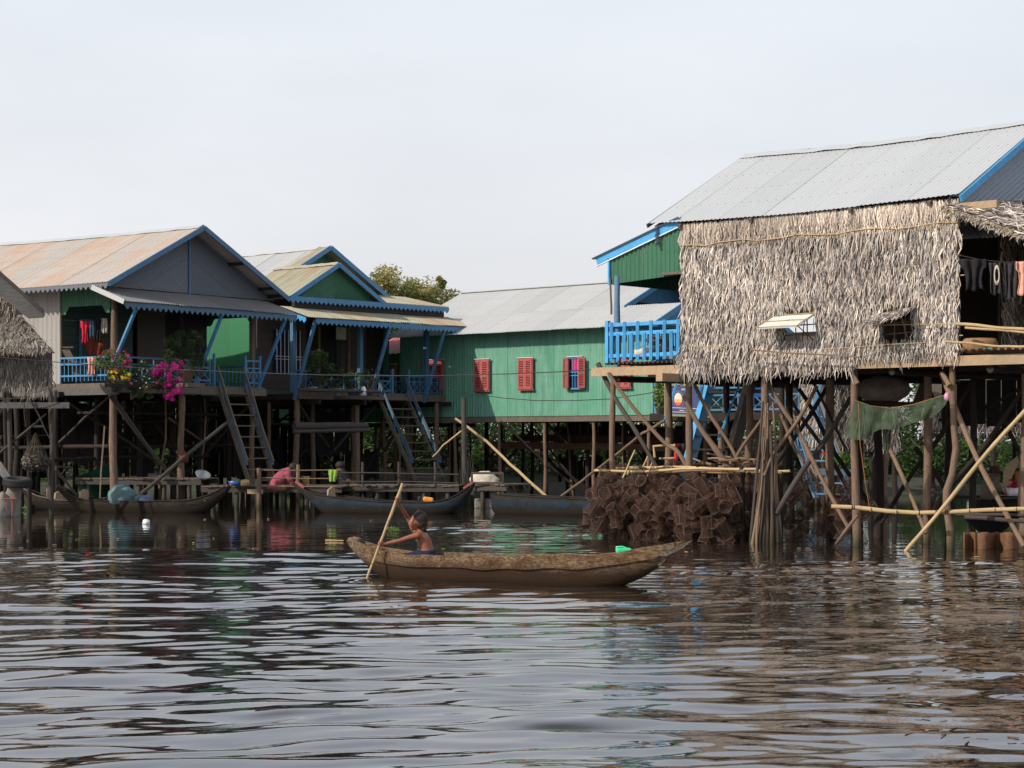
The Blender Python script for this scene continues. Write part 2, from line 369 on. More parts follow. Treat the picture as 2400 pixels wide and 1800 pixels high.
# ------------------------------------------------------------------ left stilt house
FA = Frame(-8.75, 42, (-.822, .569)); fa = FA.pt
A = thing('stilt_house', fa(3, 2.3, 0), 'grey-gabled stilt house with rust-streaked tin roof and blue trimmed front porch', 'house')
gable_roof(A, FA, -.5, 8.5, -.6, 5.26, 4.89, 6.36, M['galr'], sag=.03)
barge(A, FA, -.53, -.6, 5.26, 4.89, 6.36, M['bluedk'], .11)
mz = fa(-.05, 2.33, 4.84)
for sg in (-1, 1):
    d = (FA.n*sg*2.93-Z*1.47).normalized(); mb = MB()
    mb.corr(mz, Z, d, -FA.s, 1.46, 0, lambda a: a/1.47*3.278, .05, .008, 5); mb.build('gable_sheet', M['galdk'], A)
mb = MB(); mb.box(fa(-.075, 2.33, 5.56), FA.n*.05, FA.s*.02, Z*1.5); mb.build('gable_strip', M['bluedk'], A)
for nn in (-.35, 5.0):
    mb = MB(); mb.beam(fa(-.48, nn, 4.93), fa(1, nn, 4.93), .06, .08); mb.build('purlin', M['inner'], A)
for t_ in (.45, .8):
    for sg in (-1, 1):
        mb = MB(); p = fa(-.5, 2.33+sg*2.93*t_, 6.36-1.47*t_-.10); mb.beam(p, p+FA.s*.6, .05, .07); mb.build('purlin', M['inner'], A)
# pent roof over the porch
d = (-FA.s*.95-Z*.34); L = d.length; d.normalize()
mb = MB(); mb.corr(fa(-.04, -.62, 4.82), FA.n, d, (Z-d*d.z).normalized(), 5.6, 0, L+.06, .076, .011, 6, 1, .012); mb.build('porch_roof', M['pent'], A)
mb = MB(); mb.beam(fa(-.04, -.63, 4.79), fa(-.04, -.63, 4.79)+d*(L+.04), .02, .11); mb.build('porch_fascia', M['galc'], A)
mb = MB(); scallop(mb, fa(-1.0, -.58, 4.45), fa(-1.0, 4.98, 4.45), .17, .165, .08, -FA.s, True); mb.build('scalloped_trim', M['bluegrey'], A)
mb = MB(); scallop(mb, fa(-.5, -.6, 4.87), fa(8.4, -.6, 4.87), .13, .15, .07, -FA.n, True); mb.build('scalloped_trim', M['galdk'], A)
# walls
def corrwall(root, F, s0, s1, n, z0, z1, mat, name='wall', nrm=None, pitch=.076, amp=.009, axis='s', lo=None):
    mb = MB(); ax = F.s if axis == 's' else F.n; O = F.pt(s0, n, 0) if axis == 's' else F.pt(n, s0, 0)
    mb.corr(O, ax, Z, nrm if nrm is not None else (-F.n if axis == 's' else -F.s), s1-s0, lo or z0, z1, pitch, amp, 5); return mb.build(name, mat, root)
corrwall(A, FA, 1.62, 8.2, 0, 2.45, 4.95, M['galgr'], pitch=.15, amp=.014)
cut = lambda W_, z, dz, c=.14: (lambda a: z-dz*(1 if (a < c or a > W_-c) else max(0, 1-min(a-c, W_-c-a)/.12)))
corrwall(A, FA, .05, 1.62, 0, 0, 4.93, M['greendk'], 'valance', lo=cut(1.57, 4.45, .17))
corrwall(A, FA, 1.62, 8.2, 4.66, 2.6, 4.95, M['greendk'], nrm=FA.n)
corrwall(A, FA, .05, 1.62, 4.66, 0, 4.93, M['greendk'], 'valance', nrm=FA.n, lo=cut(1.57, 4.42, .17))
corrwall(A, FA, .0, 4.66, 8.2, 2.6, 6.1, M['galdk'], axis='n', nrm=FA.s, lo=lambda a: 2.6)
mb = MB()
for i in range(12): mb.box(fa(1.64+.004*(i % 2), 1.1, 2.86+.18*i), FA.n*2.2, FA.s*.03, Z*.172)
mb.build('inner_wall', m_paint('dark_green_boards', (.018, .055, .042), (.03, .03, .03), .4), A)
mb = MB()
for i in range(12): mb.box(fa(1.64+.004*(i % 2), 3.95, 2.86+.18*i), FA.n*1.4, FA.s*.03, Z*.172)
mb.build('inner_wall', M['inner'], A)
dr = MB(); dr.box(fa(1.60, 2.75, 3.75), FA.n*.9, FA.s*.05, Z*1.9); dr = dr.build('door', m_paint('brown_door', (.05, .028, .02), amt=.3), A)
wf = MB()
for o in (-.3, .3): wf.box(fa(1.59, .85+o, 3.75), FA.n*.05, FA.s*.05, Z*.95)
for z in (3.3, 4.2): wf.box(fa(1.588, .85, z), FA.n*.66, FA.s*.05, Z*.05)
wf.build('window_frame', M['bluedk'], A)
slab(A, FA, -.12, 8.2, -.02, 4.8, 2.60, 2.74, M['plank'], 'floor')
mb = MB(); mb.box(fa(-.16, 2.3, 2.62), FA.n*5.0, FA.s*.06, Z*.17); mb.build('front_beam', M['plank'], A)
mb = MB(); mb.box(fa(4, -.04, 2.55), FA.s*8.5, FA.n*.05, Z*.14); mb.build('side_beam', M['greyboard'], A)
for a in (1.5, 3.2, 5, 6.8):
    mb = MB(); mb.beam(fa(a, -.2, 2.5), fa(a, 4.9, 2.5), .07, .12); mb.build('joist', M['dark'], A)
# visible posts on the porch and stilts under
for (a, b, r_, zt, mt) in ((0, .06, .072, 4.9, 'post'), (1.62, .0, .03, 4.8, 'plank'), (0, 4.5, .06, 4.8, 'post'), (0, 2.15, .05, 4.8, 'dark')):
    mb = MB(); mb.log(fa(a, b, 2.7), fa(a, b, zt), r_, r_*.9, .006, 6, 10); mb.build('porch_post', M[mt], A)
ra = random.Random(3)
stilts(A, [(fa(0, .06, 0), 1.25), (fa(-.02, 2.12, 0), 1.15), (fa(0, 4.5, 0), 1.0)], 2.62, .068, 'post', rr=ra)
for a in (1.7, 3.3, 5.0, 6.7, 8.0):
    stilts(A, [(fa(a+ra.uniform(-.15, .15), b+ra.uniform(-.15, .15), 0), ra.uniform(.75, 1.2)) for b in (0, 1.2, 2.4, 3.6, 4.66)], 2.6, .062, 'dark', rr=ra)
def brace(root, p, q, r0=.035, r1=None, mat='dark', bend=.02, name='brace'):
    mb = MB(); mb.log(p, q, r0, r1 or r0*.8, bend, 8, 8); return mb.build(name, M[mat], root)
brace(A, P(258, 925, 41.6), P(395, 1108, 42.9), .055, .045, 'postg'); brace(A, P(330, 1158, 41.2), P(532, 990, 43.4), .045, .04, 'postg')
brace(A, P(135, 1040, 43.5), P(270, 915, 42.5), .03, mat='postg'); brace(A, P(395, 980, 43.5), P(475, 1035, 44.5), .03, mat='postg')
for (a, b) in (((2, 0, .3), (3.4, 1.3, 2.5)), ((3.4, 0, 2.4), (4.9, 0, .3)), ((1.7, 2.4, 2.4), (1.7, 4.6, .3)), ((1.7, 4.6, 2.4), (3.3, 4.6, .4)), ((3.3, 1, .2), (3.3, 3.5, 2.5)), ((1.6, 0.1, 2.4), (.1, 2.2, .6)), ((3.4, 3.6, .3), (3.4, 1.2, 2.3)), ((5, 0, .3), (5, 2.4, 2.4)), ((.1, 4.5, 2.3), (1.7, 3.6, .4))):
    brace(A, fa(*a), fa(*b), ra.uniform(.03, .045))
for z, a, b0, b1 in ((1.05, 1.7, -.3, 4.8), (1.55, 3.3, -.3, 4.8), (1.9, 1.6, 1.5, 4.7), (1.2, 5, -.2, 4.8)):
    mb = MB(); mb.log(fa(a, b0, z), fa(a, b1, z+.05), .045, .04, .006); mb.build('cross_beam', M['dark'], A)
for n_ in (0, 2.4, 4.66):
    mb = MB(); mb.log(fa(.2, n_+.1, 1.35), fa(8, n_+.1, 1.3), .045, .04, .004); mb.build('cross_beam', M['dark'], A)
# struts to the porch eave
for u0 in (253, 465-10, 605):
    n_, p = FA.at_un(u0, -.18, 2.62); mb = MB(); mb.beam(p+Z*(.1 if u0 > 300 else .25), FA.pt(-.97, n_+.12, 4.40), .05, .075, up=FA.n); mb.build('strut', M['blue'], A)
# balustrades
rail(A, fa(0.06, -.03, 2.74), fa(1.6, -.03, 2.74), .57, M['blue'], 'plain', .128, .17, mid=.43)
rail(A, fa(-.1, .1, 2.74), fa(-.1, 2.95, 2.74), .57, M['bluedk'], 'cross', .36, .12)
rail(A, fa(-.1, 4.2, 2.74), fa(-.1, 4.66, 2.74), .62, M['blue'], 'cross', .23, .1)
rail(A, fa(.1, 4.6, 2.74), fa(1.6, 4.6, 2.74), .5, M['bluedk'], 'plain', .13, .1)
rail(A, fa(1.35, .2, 2.74), fa(1.35, 4.6, 2.74), .5, M['bluedk'], 'plain', .16, .1)
for b in (3.1, 4.15, 4.66): mb = MB(); mb.box(fa(-.1, b, 3.1), FA.n*.05, FA.s*.05, Z*.78); mb.build('newel_post', M['blue'], A)
T1 = fa(-.16, 3.18, 2.72); T2 = fa(-.16, 4.06, 2.72)
stair(T1, T2, -FA.s*.98, .46, 9, 'steep blue-railed stairs climbing to the grey-gabled porch', 'plank', 'bluedk', 'staircases down to the jetty')

# laundry and things on that porch
def garment(u0, u1, v0, v1, D, mat, label, shape='shirt', group='laundry on the porch line', name='shirt', wob=.03, seed=0):
    rr = random.Random(seed); nx, nz = 10, 12; rings = []
    for j in range(nz+1):
        t = j/nz
        if shape == 'shirt': k = 1.0 if t < .3 else .66+.08*math.sin(t*7)
        elif shape == 'trouser': k = .9-.25*t
        else: k = 1-.15*t+.1*math.sin(t*6+seed)
        row = []
        for i in range(nx+1):
            f = i/nx; u = (u0+u1)/2+(f-.5)*(u1-u0)*k; v = v0+(v1-v0)*t*(1+.06*math.sin(f*11+seed))
            row.append(P(u, v, D)+Vector((0, math.sin(f*14+seed+t*2)*wob*(.3+t), 0)))
        rings.append(row)
    mb = MB(); mb.rings(rings, cap=False, close=False)
    if shape == 'trouser':
        mb.f = [f for i, f in enumerate(mb.f) if not (i//nx > 3 and i % nx in (4, 5))]; mb.uv = mb.uv[:len(mb.f)]; mb.sm = mb.sm[:len(mb.f)]; mb.c = mb.c[:len(mb.f)]
    o = solo(mb, name, M[mat], label, 'laundry', group); s = o.modifiers.new('thick', 'SOLIDIFY'); s.thickness = .012; return o
DL = 42.9
garment(189, 210, 752, 803, DL, 'redc', 'bright red shirt hung on the porch line with trailing sleeves', seed=1)
garment(210, 222, 752, 790, DL, 'bluec', 'small blue-grey garment on the line beside the red shirt', 'trouser', name='shorts', seed=2)
garment(222, 237, 750, 800, DL, 'black', 'black garment hung between blue-grey shorts and a cream cloth', 'towel', name='shirt', seed=3)
garment(238, 252, 746, 780, DL-.1, 'cream', 'cream cloth hung at the post end of the porch line', 'towel', name='cloth', seed=4)
mb = MB(); mb.path([P(145, 750, DL), P(190, 752, DL), P(235, 751, DL), P(268, 747, DL)], .006, 5); solo(mb, 'clothes_line', M['cable'], 'thin clothes line strung across the grey-gabled porch opening', 'line')
garment(198, 246, 790, 836, DL+.45, 'rustc', 'russet curtain hung low behind the porch laundry', 'towel', name='curtain', group=None, seed=6)
mb = MB(); mb.box(P(168, 856, 42.9), Vector((.32, 0, -.02)), Vector((0, .25, 0)), Z*.02); mb.beam(P(153, 817, 42.9), P(184, 880, 42.9), .16, .025, up=(0, 1, 0)); mb.box(P(160, 814, 42.9), Vector((.24, 0, 0)), Vector((0, .1, 0)), Z*.03)
solo(mb, 'deck_chair', M['plank'], 'reclining wooden deck chair behind the pale blue side railing', 'chair')
garment(206, 224, 838, 878, 42.2, 'pinkc', 'peach towel draped over the blue side railing', 'towel', name='towel', group=None, seed=8)

# ------------------------------------------------------------------ second stilt house (mint roof)
FB = Frame(-4.80, 47, (-.74, .6727)); fb = FB.pt    # n runs along the low pent eave, s=0 at that eave
B = thing('stilt_house', fb(4, 2.8, 0), 'green stilt house with two stepped gables, mint tin roofs and blue scalloped trim', 'house')
gable_roof(B, FB, 2.9, 9.5, 0.0, 5.5, 5.05, 6.60, M['galc'], cap='galc')
mb = MB(); w = 2.75; h = 1.55; L = math.hypot(w, h); mb.corr(fb(2.5, 0, 5.05), FB.s, (FB.n*w+Z*h)/L, (-FB.n*h+Z*w)/L, .75, 0, L, .076, .011, 6); mb.build('roof', M['mint'], B)
mb = MB(); mb.corr(fb(2.5, 5.5, 5.05), FB.s, (-FB.n*w+Z*h)/L, (FB.n*h+Z*w)/L, .75, 0, L, .076, .011, 6); mb.build('roof', M['mint'], B)
barge(B, FB, 2.47, 0, 5.5, 5.05, 6.62, M['blue'], .12)
mb = MB(); mb.poly([fb(2.9, .1, 5.05), fb(2.9, 5.4, 5.05), fb(2.9, 2.75, 6.52)], -FB.s, .03); mb.build('gable_sheet', M['greendk'], B)
# front gable
gable_roof(B, FB, .82, 3.2, -.10, 3.12, 5.06, 5.98, M['mint'], cap='mint')
barge(B, FB, .79, -.1, 3.12, 5.06, 5.98, M['blue'], .11)
mz = fb(.98, 1.51, 5.0)
for sg in (-1, 1):
    d = (FB.n*sg*1.61-Z*.92).normalized(); mb = MB(); mb.corr(mz, Z, d, -FB.s, .94, 0, lambda a: a/.92*1.83, .06, .01, 5); mb.build('gable_sheet', M['greendk'], B)
# shed roof beside it
mb = MB(); d = (FB.s*1.7+Z*.35); L = d.length; d.normalize(); mb.corr(fb(.8, 3.0, 5.06), FB.n, d, (Z-d*d.z).normalized(), 2.5, 0, L, .076, .011, 6, 1, .01); mb.build('shed_roof', M['mint'], B)
mb = MB(); scallop(mb, fb(.78, -.12, 5.05), fb(.78, 5.48, 5.05), .17, .155, .07, -FB.s); mb.build('scalloped_trim', M['blue'], B)
mb = MB(); mb.box(fb(.9, 2.7, 4.88), FB.n*5.3, FB.s*.12, Z*.2); mb.build('fascia', M['inner'], B)
# lower pent roof
d = (-FB.s*1.0-Z*.30); L = d.length; d.normalize()
mb = MB(); mb.corr(fb(.98, -.32, 4.80), FB.n, d, (Z-d*d.z).normalized(), 6.0, lambda a: 0, L+.02, .076, .011, 6, 1, .012); mb.build('porch_roof', M['mint'], B)
mb = MB(); scallop(mb, fb(0, -.0, 4.47), fb(0, 5.68, 4.47), .16, .155, .07, -FB.s); mb.build('scalloped_trim', M['blue'], B)
mb = MB(); scallop(mb, fb(.95, -.33, 4.76), fb(0, -.33, 4.47), .15, .14, .07, -FB.n); mb.build('scalloped_trim', M['bluelt'], B)
mb = MB(); scallop(mb, fb(1.9, 5.66, 4.75), fb(0, 5.66, 4.47), .13, .155, .07, FB.n); mb.build('scalloped_trim', M['blue'], B)
# walls
sB_ = FB.at_u(583, 0)[0]; print('sB', sB_)
corrwall(B, FB, sB_, 9.2, .02, 2.6, 5.05, M['greenbr'])
nR_ = FB.at_un(900, 2.2)[0]
corrwall(B, FB, 2.0, 9.2, nR_, 2.6, 5.05, M['greendk'], nrm=FB.n)
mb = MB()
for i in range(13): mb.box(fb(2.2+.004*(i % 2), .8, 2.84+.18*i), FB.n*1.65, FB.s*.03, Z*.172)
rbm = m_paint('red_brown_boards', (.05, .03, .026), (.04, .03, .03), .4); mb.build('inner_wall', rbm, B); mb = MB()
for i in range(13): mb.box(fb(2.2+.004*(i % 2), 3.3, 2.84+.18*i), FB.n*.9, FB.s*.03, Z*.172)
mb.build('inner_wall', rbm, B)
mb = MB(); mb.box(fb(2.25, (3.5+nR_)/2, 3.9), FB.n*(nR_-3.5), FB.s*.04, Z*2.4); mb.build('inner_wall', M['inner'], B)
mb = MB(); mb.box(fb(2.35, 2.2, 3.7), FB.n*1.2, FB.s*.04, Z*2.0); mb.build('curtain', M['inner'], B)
g = MB(); g.box(fb(2.15, .95, 3.75), FB.n*.9, FB.s*.05, Z*1.1); g = g.build('window', M['navy'], B)
mb = MB()
for i in range(7): mb.beam(fb(2.1, .56+.13*i, 3.2), fb(2.1, .56+.13*i, 4.3), .014, .014, up=FB.s)
for z in (3.55, 3.62): mb.beam(fb(2.1, .5, z), fb(2.1, 1.4, z), .014, .014)
mb.build('window_bars', M['plastw'], g)
pf = MB(); pf.box(fb(2.1, 3.05, 3.75), FB.n*.05, FB.s*.04, Z*2); pf.box(fb(2.1, 2.0, 3.75), FB.n*.05, FB.s*.04, Z*2); pf.build('door_frame', M['stick'], B)
mb = MB(); mb.box(fb(2.05, 2.72, 4.28), FB.n*.35, FB.s*.02, Z*.32); mb.build('crochet_curtain', M['cream'], B)
slab(B, FB, .82, 9.2, .2, 5.35, 2.50, 2.64, M['dark'], 'floor')
mb = MB(); mb.box(fb(.78, 2.75, 2.60), FB.n*5.3, FB.s*.06, Z*.19); mb.build('front_beam', M['plank'], B)
for b in (.5, 2.05, 3.6, 5.15):
    mb = MB(); mb.beam(fb(.4, b, 2.44), fb(9, b, 2.44), .07, .13); mb.build('joist', M['dark'], B)
for u0 in (687, 844, 999):
    n_, p = FB.at_un(u0, .9, 2.7); mb = MB(); mb.box((p.x, p.y, 3.72), FB.n*.11, FB.s*.11, Z*2.1); mb.build('porch_post', M['bluedk'], B)
    mb = MB()
    for sg in ((1, -1) if u0 < 990 else (-1, 1)):
        q = Vector((p.x, p.y, 4.72)); mb.poly([q+FB.n*sg*.05, q+FB.n*sg*.2, q+FB.n*sg*.2-Z*.08, q+FB.n*sg*.12-Z*.14, q+FB.n*sg*.11-Z*.26, q+FB.n*sg*.05-Z*.34][::sg], -FB.s, .03)
    mb.build('corner_bracket', M['bluedk'], B)
for u0 in (690, 866, 994):
    n_, p = FB.at_un(u0, .74, 2.48); mb = MB(); mb.beam(p, FB.pt(.03, n_+.06, 4.42), .05, .095, up=FB.n); mb.build('strut', M['bluedk'] if u0 < 900 else M['bluedk'], B)
rb = random.Random(5)
stilts(B, [(fb(.85, .12, 0), 1.1), (FB.at_un(836, .85)[1], 1.1), (fb(.85, 5.1, 0), 1.0)], 2.5, .068, 'post', rr=rb)
for a in (2.1, 3.8, 5.6, 7.4, 9.0):
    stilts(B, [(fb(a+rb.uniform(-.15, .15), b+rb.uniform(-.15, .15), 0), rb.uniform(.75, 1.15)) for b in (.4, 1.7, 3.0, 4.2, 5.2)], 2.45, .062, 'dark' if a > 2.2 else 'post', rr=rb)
for (a, b) in (((.85, .2, 2.35), (.85, 1.2, 1.3)), ((.9, 1.4, 1.2), (.9, 2.9, 2.4)), ((.9, 3.2, 1.2), (.9, 4.1, 2.3)), ((2.1, .4, .3), (2.1, 3, 2.3)), ((2.1, 3.2, .2), (2.1, 5.2, 2.3)), ((3.8, 3, .3), (3.8, .5, 2.2)), ((3.8, 5, .3), (3.8, 3, 2.2)), ((5.6, 1, .2), (5.6, 4, 2.2))):
    brace(B, fb(*a), fb(*b), rb.uniform(.035, .05))
# log shelf under the deck
mb = MB(); mb.log(P(690, 999, 46.2), P(860, 998, 47.6), .10, .085, .004); mb.log(P(688, 1012, 46), P(866, 1008, 47.4), .05, .05, .004); mb.build('under_deck_log', M['postg'], B)
rail(B, fb(.85, .1, 2.66), fb(.85, .75, 2.66), .55, M['blue'], 'cross', .32, .1)
rail(B, fb(.85, .9, 2.66), fb(.85, 3.35, 2.66), .5, M['bluedk'], 'cross', .41, .1)
rail(B, fb(.9, 4.05, 2.66), fb(.9, 5.15, 2.66), .5, M['bluedk'], 'cross', .22, .08)
rail(B, fb(2.0, 3.7, 2.66), fb(2.0, 5.15, 2.66), .55, M['bluedk'], 'cross', .26, .08)
rail(B, fb(.85, 5.2, 2.66), fb(2, 5.2, 2.66), .5, M['bluedk'], 'cross', .3, .08)
for b in (.8, 3.4, 4.0): mb = MB(); mb.box(fb(.83, b, 2.98), FB.n*.06, FB.s*.06, Z*.72); mb.build('newel_post', M['bluedk'], B)
n1 = FB.at_un(884, .75)[0]; n2 = FB.at_un(950, .75)[0]
stair(fb(.72, n1, 2.64), fb(.72, n2, 2.64), -FB.s*1.38, .46, 10, 'pale-railed stairs under the mint roofed porch leading down to the jetty', 'plank', 'bluedk', 'staircases down to the jetty', hr='greyboard')

# ------------------------------------------------------------------ long green house
FC = Frame(-2.37, 52, (-.74, .6727)); fc = FC.pt     # s negative towards the camera-right
Cc = thing('stilt_house', fc(-4, 3, 0), 'long green corrugated stilt house with red louvred shutters and plain grey tin roof', 'house')
corrwall(Cc, FC, -7.85, .95, 0, 2.10, 4.30, M['green'], pitch=.10, amp=.012)
w, h = 2.99, 1.39; L = math.hypot(w, h); up = (FC.n*w+Z*h)/L; nr = (-FC.n*h+Z*w)/L
mb = MB(); mb.corr(fc(-6.37, -.5, 4.26)+up*L*.42, FC.s, up, nr, 7.34, 0, L*.58, .076, .011, 5, 1, .0); mb.build('roof', M['galc'], Cc)
mb = MB(); mb.corr(fc(-8.21, -.5, 4.26), FC.s, up, nr, 9.18, 0, L*.435, .076, .011, 5, 1, .012); mb.build('roof', M['galc'], Cc)
mb = MB(); mb.corr(fc(-8.21, 5.48, 4.26), FC.s, (-FC.n*w+Z*h)/L, (FC.n*h+Z*w)/L, 9.18, 0, L*.99, .076, .011, 5); mb.build('roof', M['galc'], Cc)
mb = MB(); mb.beam(fc(-6.4, 2.49, 5.66), fc(.97, 2.49, 5.66), .16, .03); mb.build('ridge_cap', M['gal'], Cc)
tp = fc(-6.40, 2.49, 5.64)
for sg in (-1, 1):
    mb = MB(); mb.beam(tp, tp+(FC.n*sg*w-Z*h)*.6, .03, .13, up=FC.s.cross(FC.n*sg*w-Z*h)); mb.build('barge_board', M['blue'], Cc)
    mb = MB(); q = fc(-8.24, 2.49+sg*2.99, 4.24); mb.beam(q, q+(-FC.n*sg*w+Z*h)*.9, .03, .13, up=FC.s.cross(FC.n*sg*w-Z*h)); mb.build('barge_board', M['blue'], Cc)
mb = MB(); mb.poly([fc(-6.2, 1.2, 5.0), fc(-6.2, 3.8, 5.0), fc(-6.2, 2.49, 5.6)], -FC.s, .03); mb.build('gable_vent', M['bluedk'], Cc)
mb = MB(); mb.poly([fc(-7.9, .05, 4.3), fc(-7.9, 4.95, 4.3), fc(-7.9, 3.4, 5.0), fc(-7.9, 1.6, 5.0)], -FC.s, .03); mb.build('gable_sheet', M['blue'], Cc)
mb = MB(); mb.beam(fc(.99, -.5, 4.24), fc(.99, 2.49, 5.62), .02, .06); mb.build('barge_board', M['galc'], Cc)
mb = MB(); mb.beam(fc(1.0, -.52, 4.22), fc(1.0, -.1, 4.40), .04, .12); mb.build('eave_end', M['bluelt'], Cc)
slab(Cc, FC, -7.85, .9, .05, 5, 1.98, 2.10, M['dark'], 'floor')
mb = MB(); mb.box(fc(-3.5, .04, 2.02), FC.s*8.6, FC.n*.08, Z*.13); mb.build('front_beam', M['plank'], Cc)
corrwall(Cc, FC, 0, 5, -7.85, 2.1, 4.3, M['greendk'], axis='n', nrm=-FC.s)
corrwall(Cc, FC, 0, 5, .95, 2.1, 4.3, M['greendk'], axis='n', nrm=FC.s)
rc = random.Random(8)
def shutter(root, F, uc0, uc1, v0, v1, opened=False, pane=True):
    s0, p0 = F.at_u(uc0, -.05); s1, p1 = F.at_u(uc1, -.05)
    Dm = (p0.y+p1.y)/2; zt = HC+(HV-v0)/FOC*Dm; zb = HC+(HV-v1)/FOC*Dm; e = (p1-p0); e.z = 0; wd = e.length; ex = e/wd; nn = -F.n
    fr = MB()
    base = Vector((p0.x, p0.y, zb))
    bk = MB(); bk.box(base+ex*wd/2+Z*(zt-zb)/2-nn*.0, ex*wd, nn*.02, Z*(zt-zb)); win = bk.build('window', M['navy'], root)
    f = MB()
    for a, b in ((Vector((0, 0, 0)), Z*(zt-zb)), (ex*wd, ex*wd+Z*(zt-zb))): f.beam(base+a+nn*.03, base+b+nn*.03, .035, .03, up=ex)
    for z in (0, zt-zb): f.beam(base+Z*z+nn*.03-ex*.03, base+ex*wd+Z*z+nn*.03+ex*.03, .03, .045, up=Z)
    f.build('frame', M['redlt'] if not opened else M['blue'], win); mb = MB(); mb.box(base+ex*wd/2+Z*(zt-zb+.028)+nn*.04, ex*(wd+.08), nn*.05, Z*.014); mb.build('flashing', M['white'], win)
    hw = wd/2
    for k in (0, 1):
        mb = MB(); H = zt-zb-.03
        if opened: o = base+(ex*(-hw*.62) if k == 0 else ex*(wd-hw*.38))+nn*.07; dx = (ex*.98+nn*(.18 if k == 0 else -.0)).normalized()
        else: o = base+ex*hw*k+nn*.05; dx = ex
        dn = Z.cross(dx); dn = dn if dn.dot(nn) > 0 else -dn
        o = o+Z*.015; w2 = hw*.97
        for x in (.02, w2-.02): mb.box(o+dx*x+Z*H/2, dx*.045, dn*.03, Z*H)
        for z in (.02, H*.48, H-.02): mb.box(o+dx*w2/2+Z*z, dx*(w2-.085), dn*.03, Z*.05)
        ns = 7
        for (za, zb2) in ((.045, H*.48-.025), (H*.48+.025, H-.045)):
            for i in range(ns//1):
                z = za+(zb2-za)*(i+.5)/ns; mb.box(o+dx*w2/2+Z*z, dx*(w2-.088), (dn*.75-Z*.66).normalized()*.040, (Z*.75+dn*.66).normalized()*.007)
        mb.build('shutter', M['redlt'] if not opened else M['red'], win)
    if opened:
        mb = MB(); mb.box(base+ex*wd*.5+nn*.015+Z*(zt-zb)*.78, ex*wd*.6, nn*.01, Z*(zt-zb)*.4); mb.build('curtain', M['magenta'], win)
        mb = MB()
        for i in range(3): mb.beam(base+ex*wd*(.3+.2*i)+nn*.03, base+ex*wd*(.3+.2*i)+nn*.03+Z*(zt-zb), .012, .012, up=ex)
        for z in (.42, .53): mb.beam(base+Z*(zt-zb)*z+nn*.035, base+ex*wd+Z*(zt-zb)*z+nn*.035, .02, .02)
        mb.build('bars', M['bluelt'], win)
    return win
shutter(Cc, FC, 1009, 1040, 845, 915); shutter(Cc, FC, 1115, 1148, 844, 916); shutter(Cc, FC, 1217, 1250, 841, 913); shutter(Cc, FC, 1334, 1366, 838, 911, True); shutter(Cc, FC, 1447, 1479, 838, 909)
for i, a in enumerate((.6, -1.05, -2.65, -4.25, -5.9, -7.6)):
    stilts(Cc, [(fc(a, .1, 0), 1.0)], 2.0, .046, 'post', rr=rc)
    stilts(Cc, [(fc(a+rc.uniform(-.3, .3), b+rc.uniform(-.2, .2), 0), rc.uniform(.8, 1.15)) for b in (1.5, 3.0, 4.7)], 2.0, .06, 'dark', rr=rc)
for (a, b) in (((-1.0, 1.5, .3), (-2.6, 1.5, 1.8)), ((-2.6, 3, .3), (-1, 3, 1.8)), ((-4.2, 1.5, .3), (-2.6, 1.5, 1.8)), ((-4.3, 3, 1.8), (-5.9, 3, .2)), ((-5.9, 1.5, .3), (-7.4, 1.5, 1.8)), ((.6, 1.5, 1.8), (-1, 1.5, .3))):
    brace(Cc, fc(*a), fc(*b), rc.uniform(.03, .045))
for (u, v, u2, v2) in ((1173, 988, 1370, 1160), (1275, 985, 1330, 1040), (1385, 994, 1420, 1040), (1295, 1080, 1395, 1160)):
    brace(Cc, P(u, v, 49.5), P(u2, v2, 49.5), .035)
for (a0, a1, z, b) in ((-1.2, -7.6, 1.35, 1.3), (-.6, -5.8, 1.55, 2.9)):
    mb = MB(); mb.beam(fc(a0, b, z), fc(a1, b, z-.06), .05, .18); mb.build('cross_beam', m_wood('reddish_board', (.12, .06, .04)), Cc)
# annex with small red roof
Ax = thing('annex_shed', fc(4, 1, 0), 'low bright green annex with small red tin roof behind the porch stairs', 'shed')
corrwall(Ax, FC, .96, 7.2, .25, 1.98, 3.9, M['greenbr'], pitch=.10, amp=.012)
d = (FC.n*1.6+Z*.6).normalized(); mb = MB(); mb.corr(fc(.98, .0, 3.86), FC.s, d, (Z-d*d.z).normalized(), 3.0, 0, 1.7, .2, .02, 6); mb.build('roof', M['redroof'], Ax)
mb = MB(); mb.box(fc(4, 1.6, 3.0), FC.s*6.2, FC.n*2.5, Z*1.7); mb.build('wall', M['inner'], Ax)
shutter(Ax, FC, 898, 929, 856, 915)
stilts(Ax, [(fc(a, b, 0), 1.0) for a in (1.5, 3, 4.6, 6.2) for b in (.4, 2.6)], 1.95, .06, 'post', rr=rc)
slab(Ax, FC, .96, 7.2, .3, 3, 1.86, 1.96, M['dark'], 'floor')

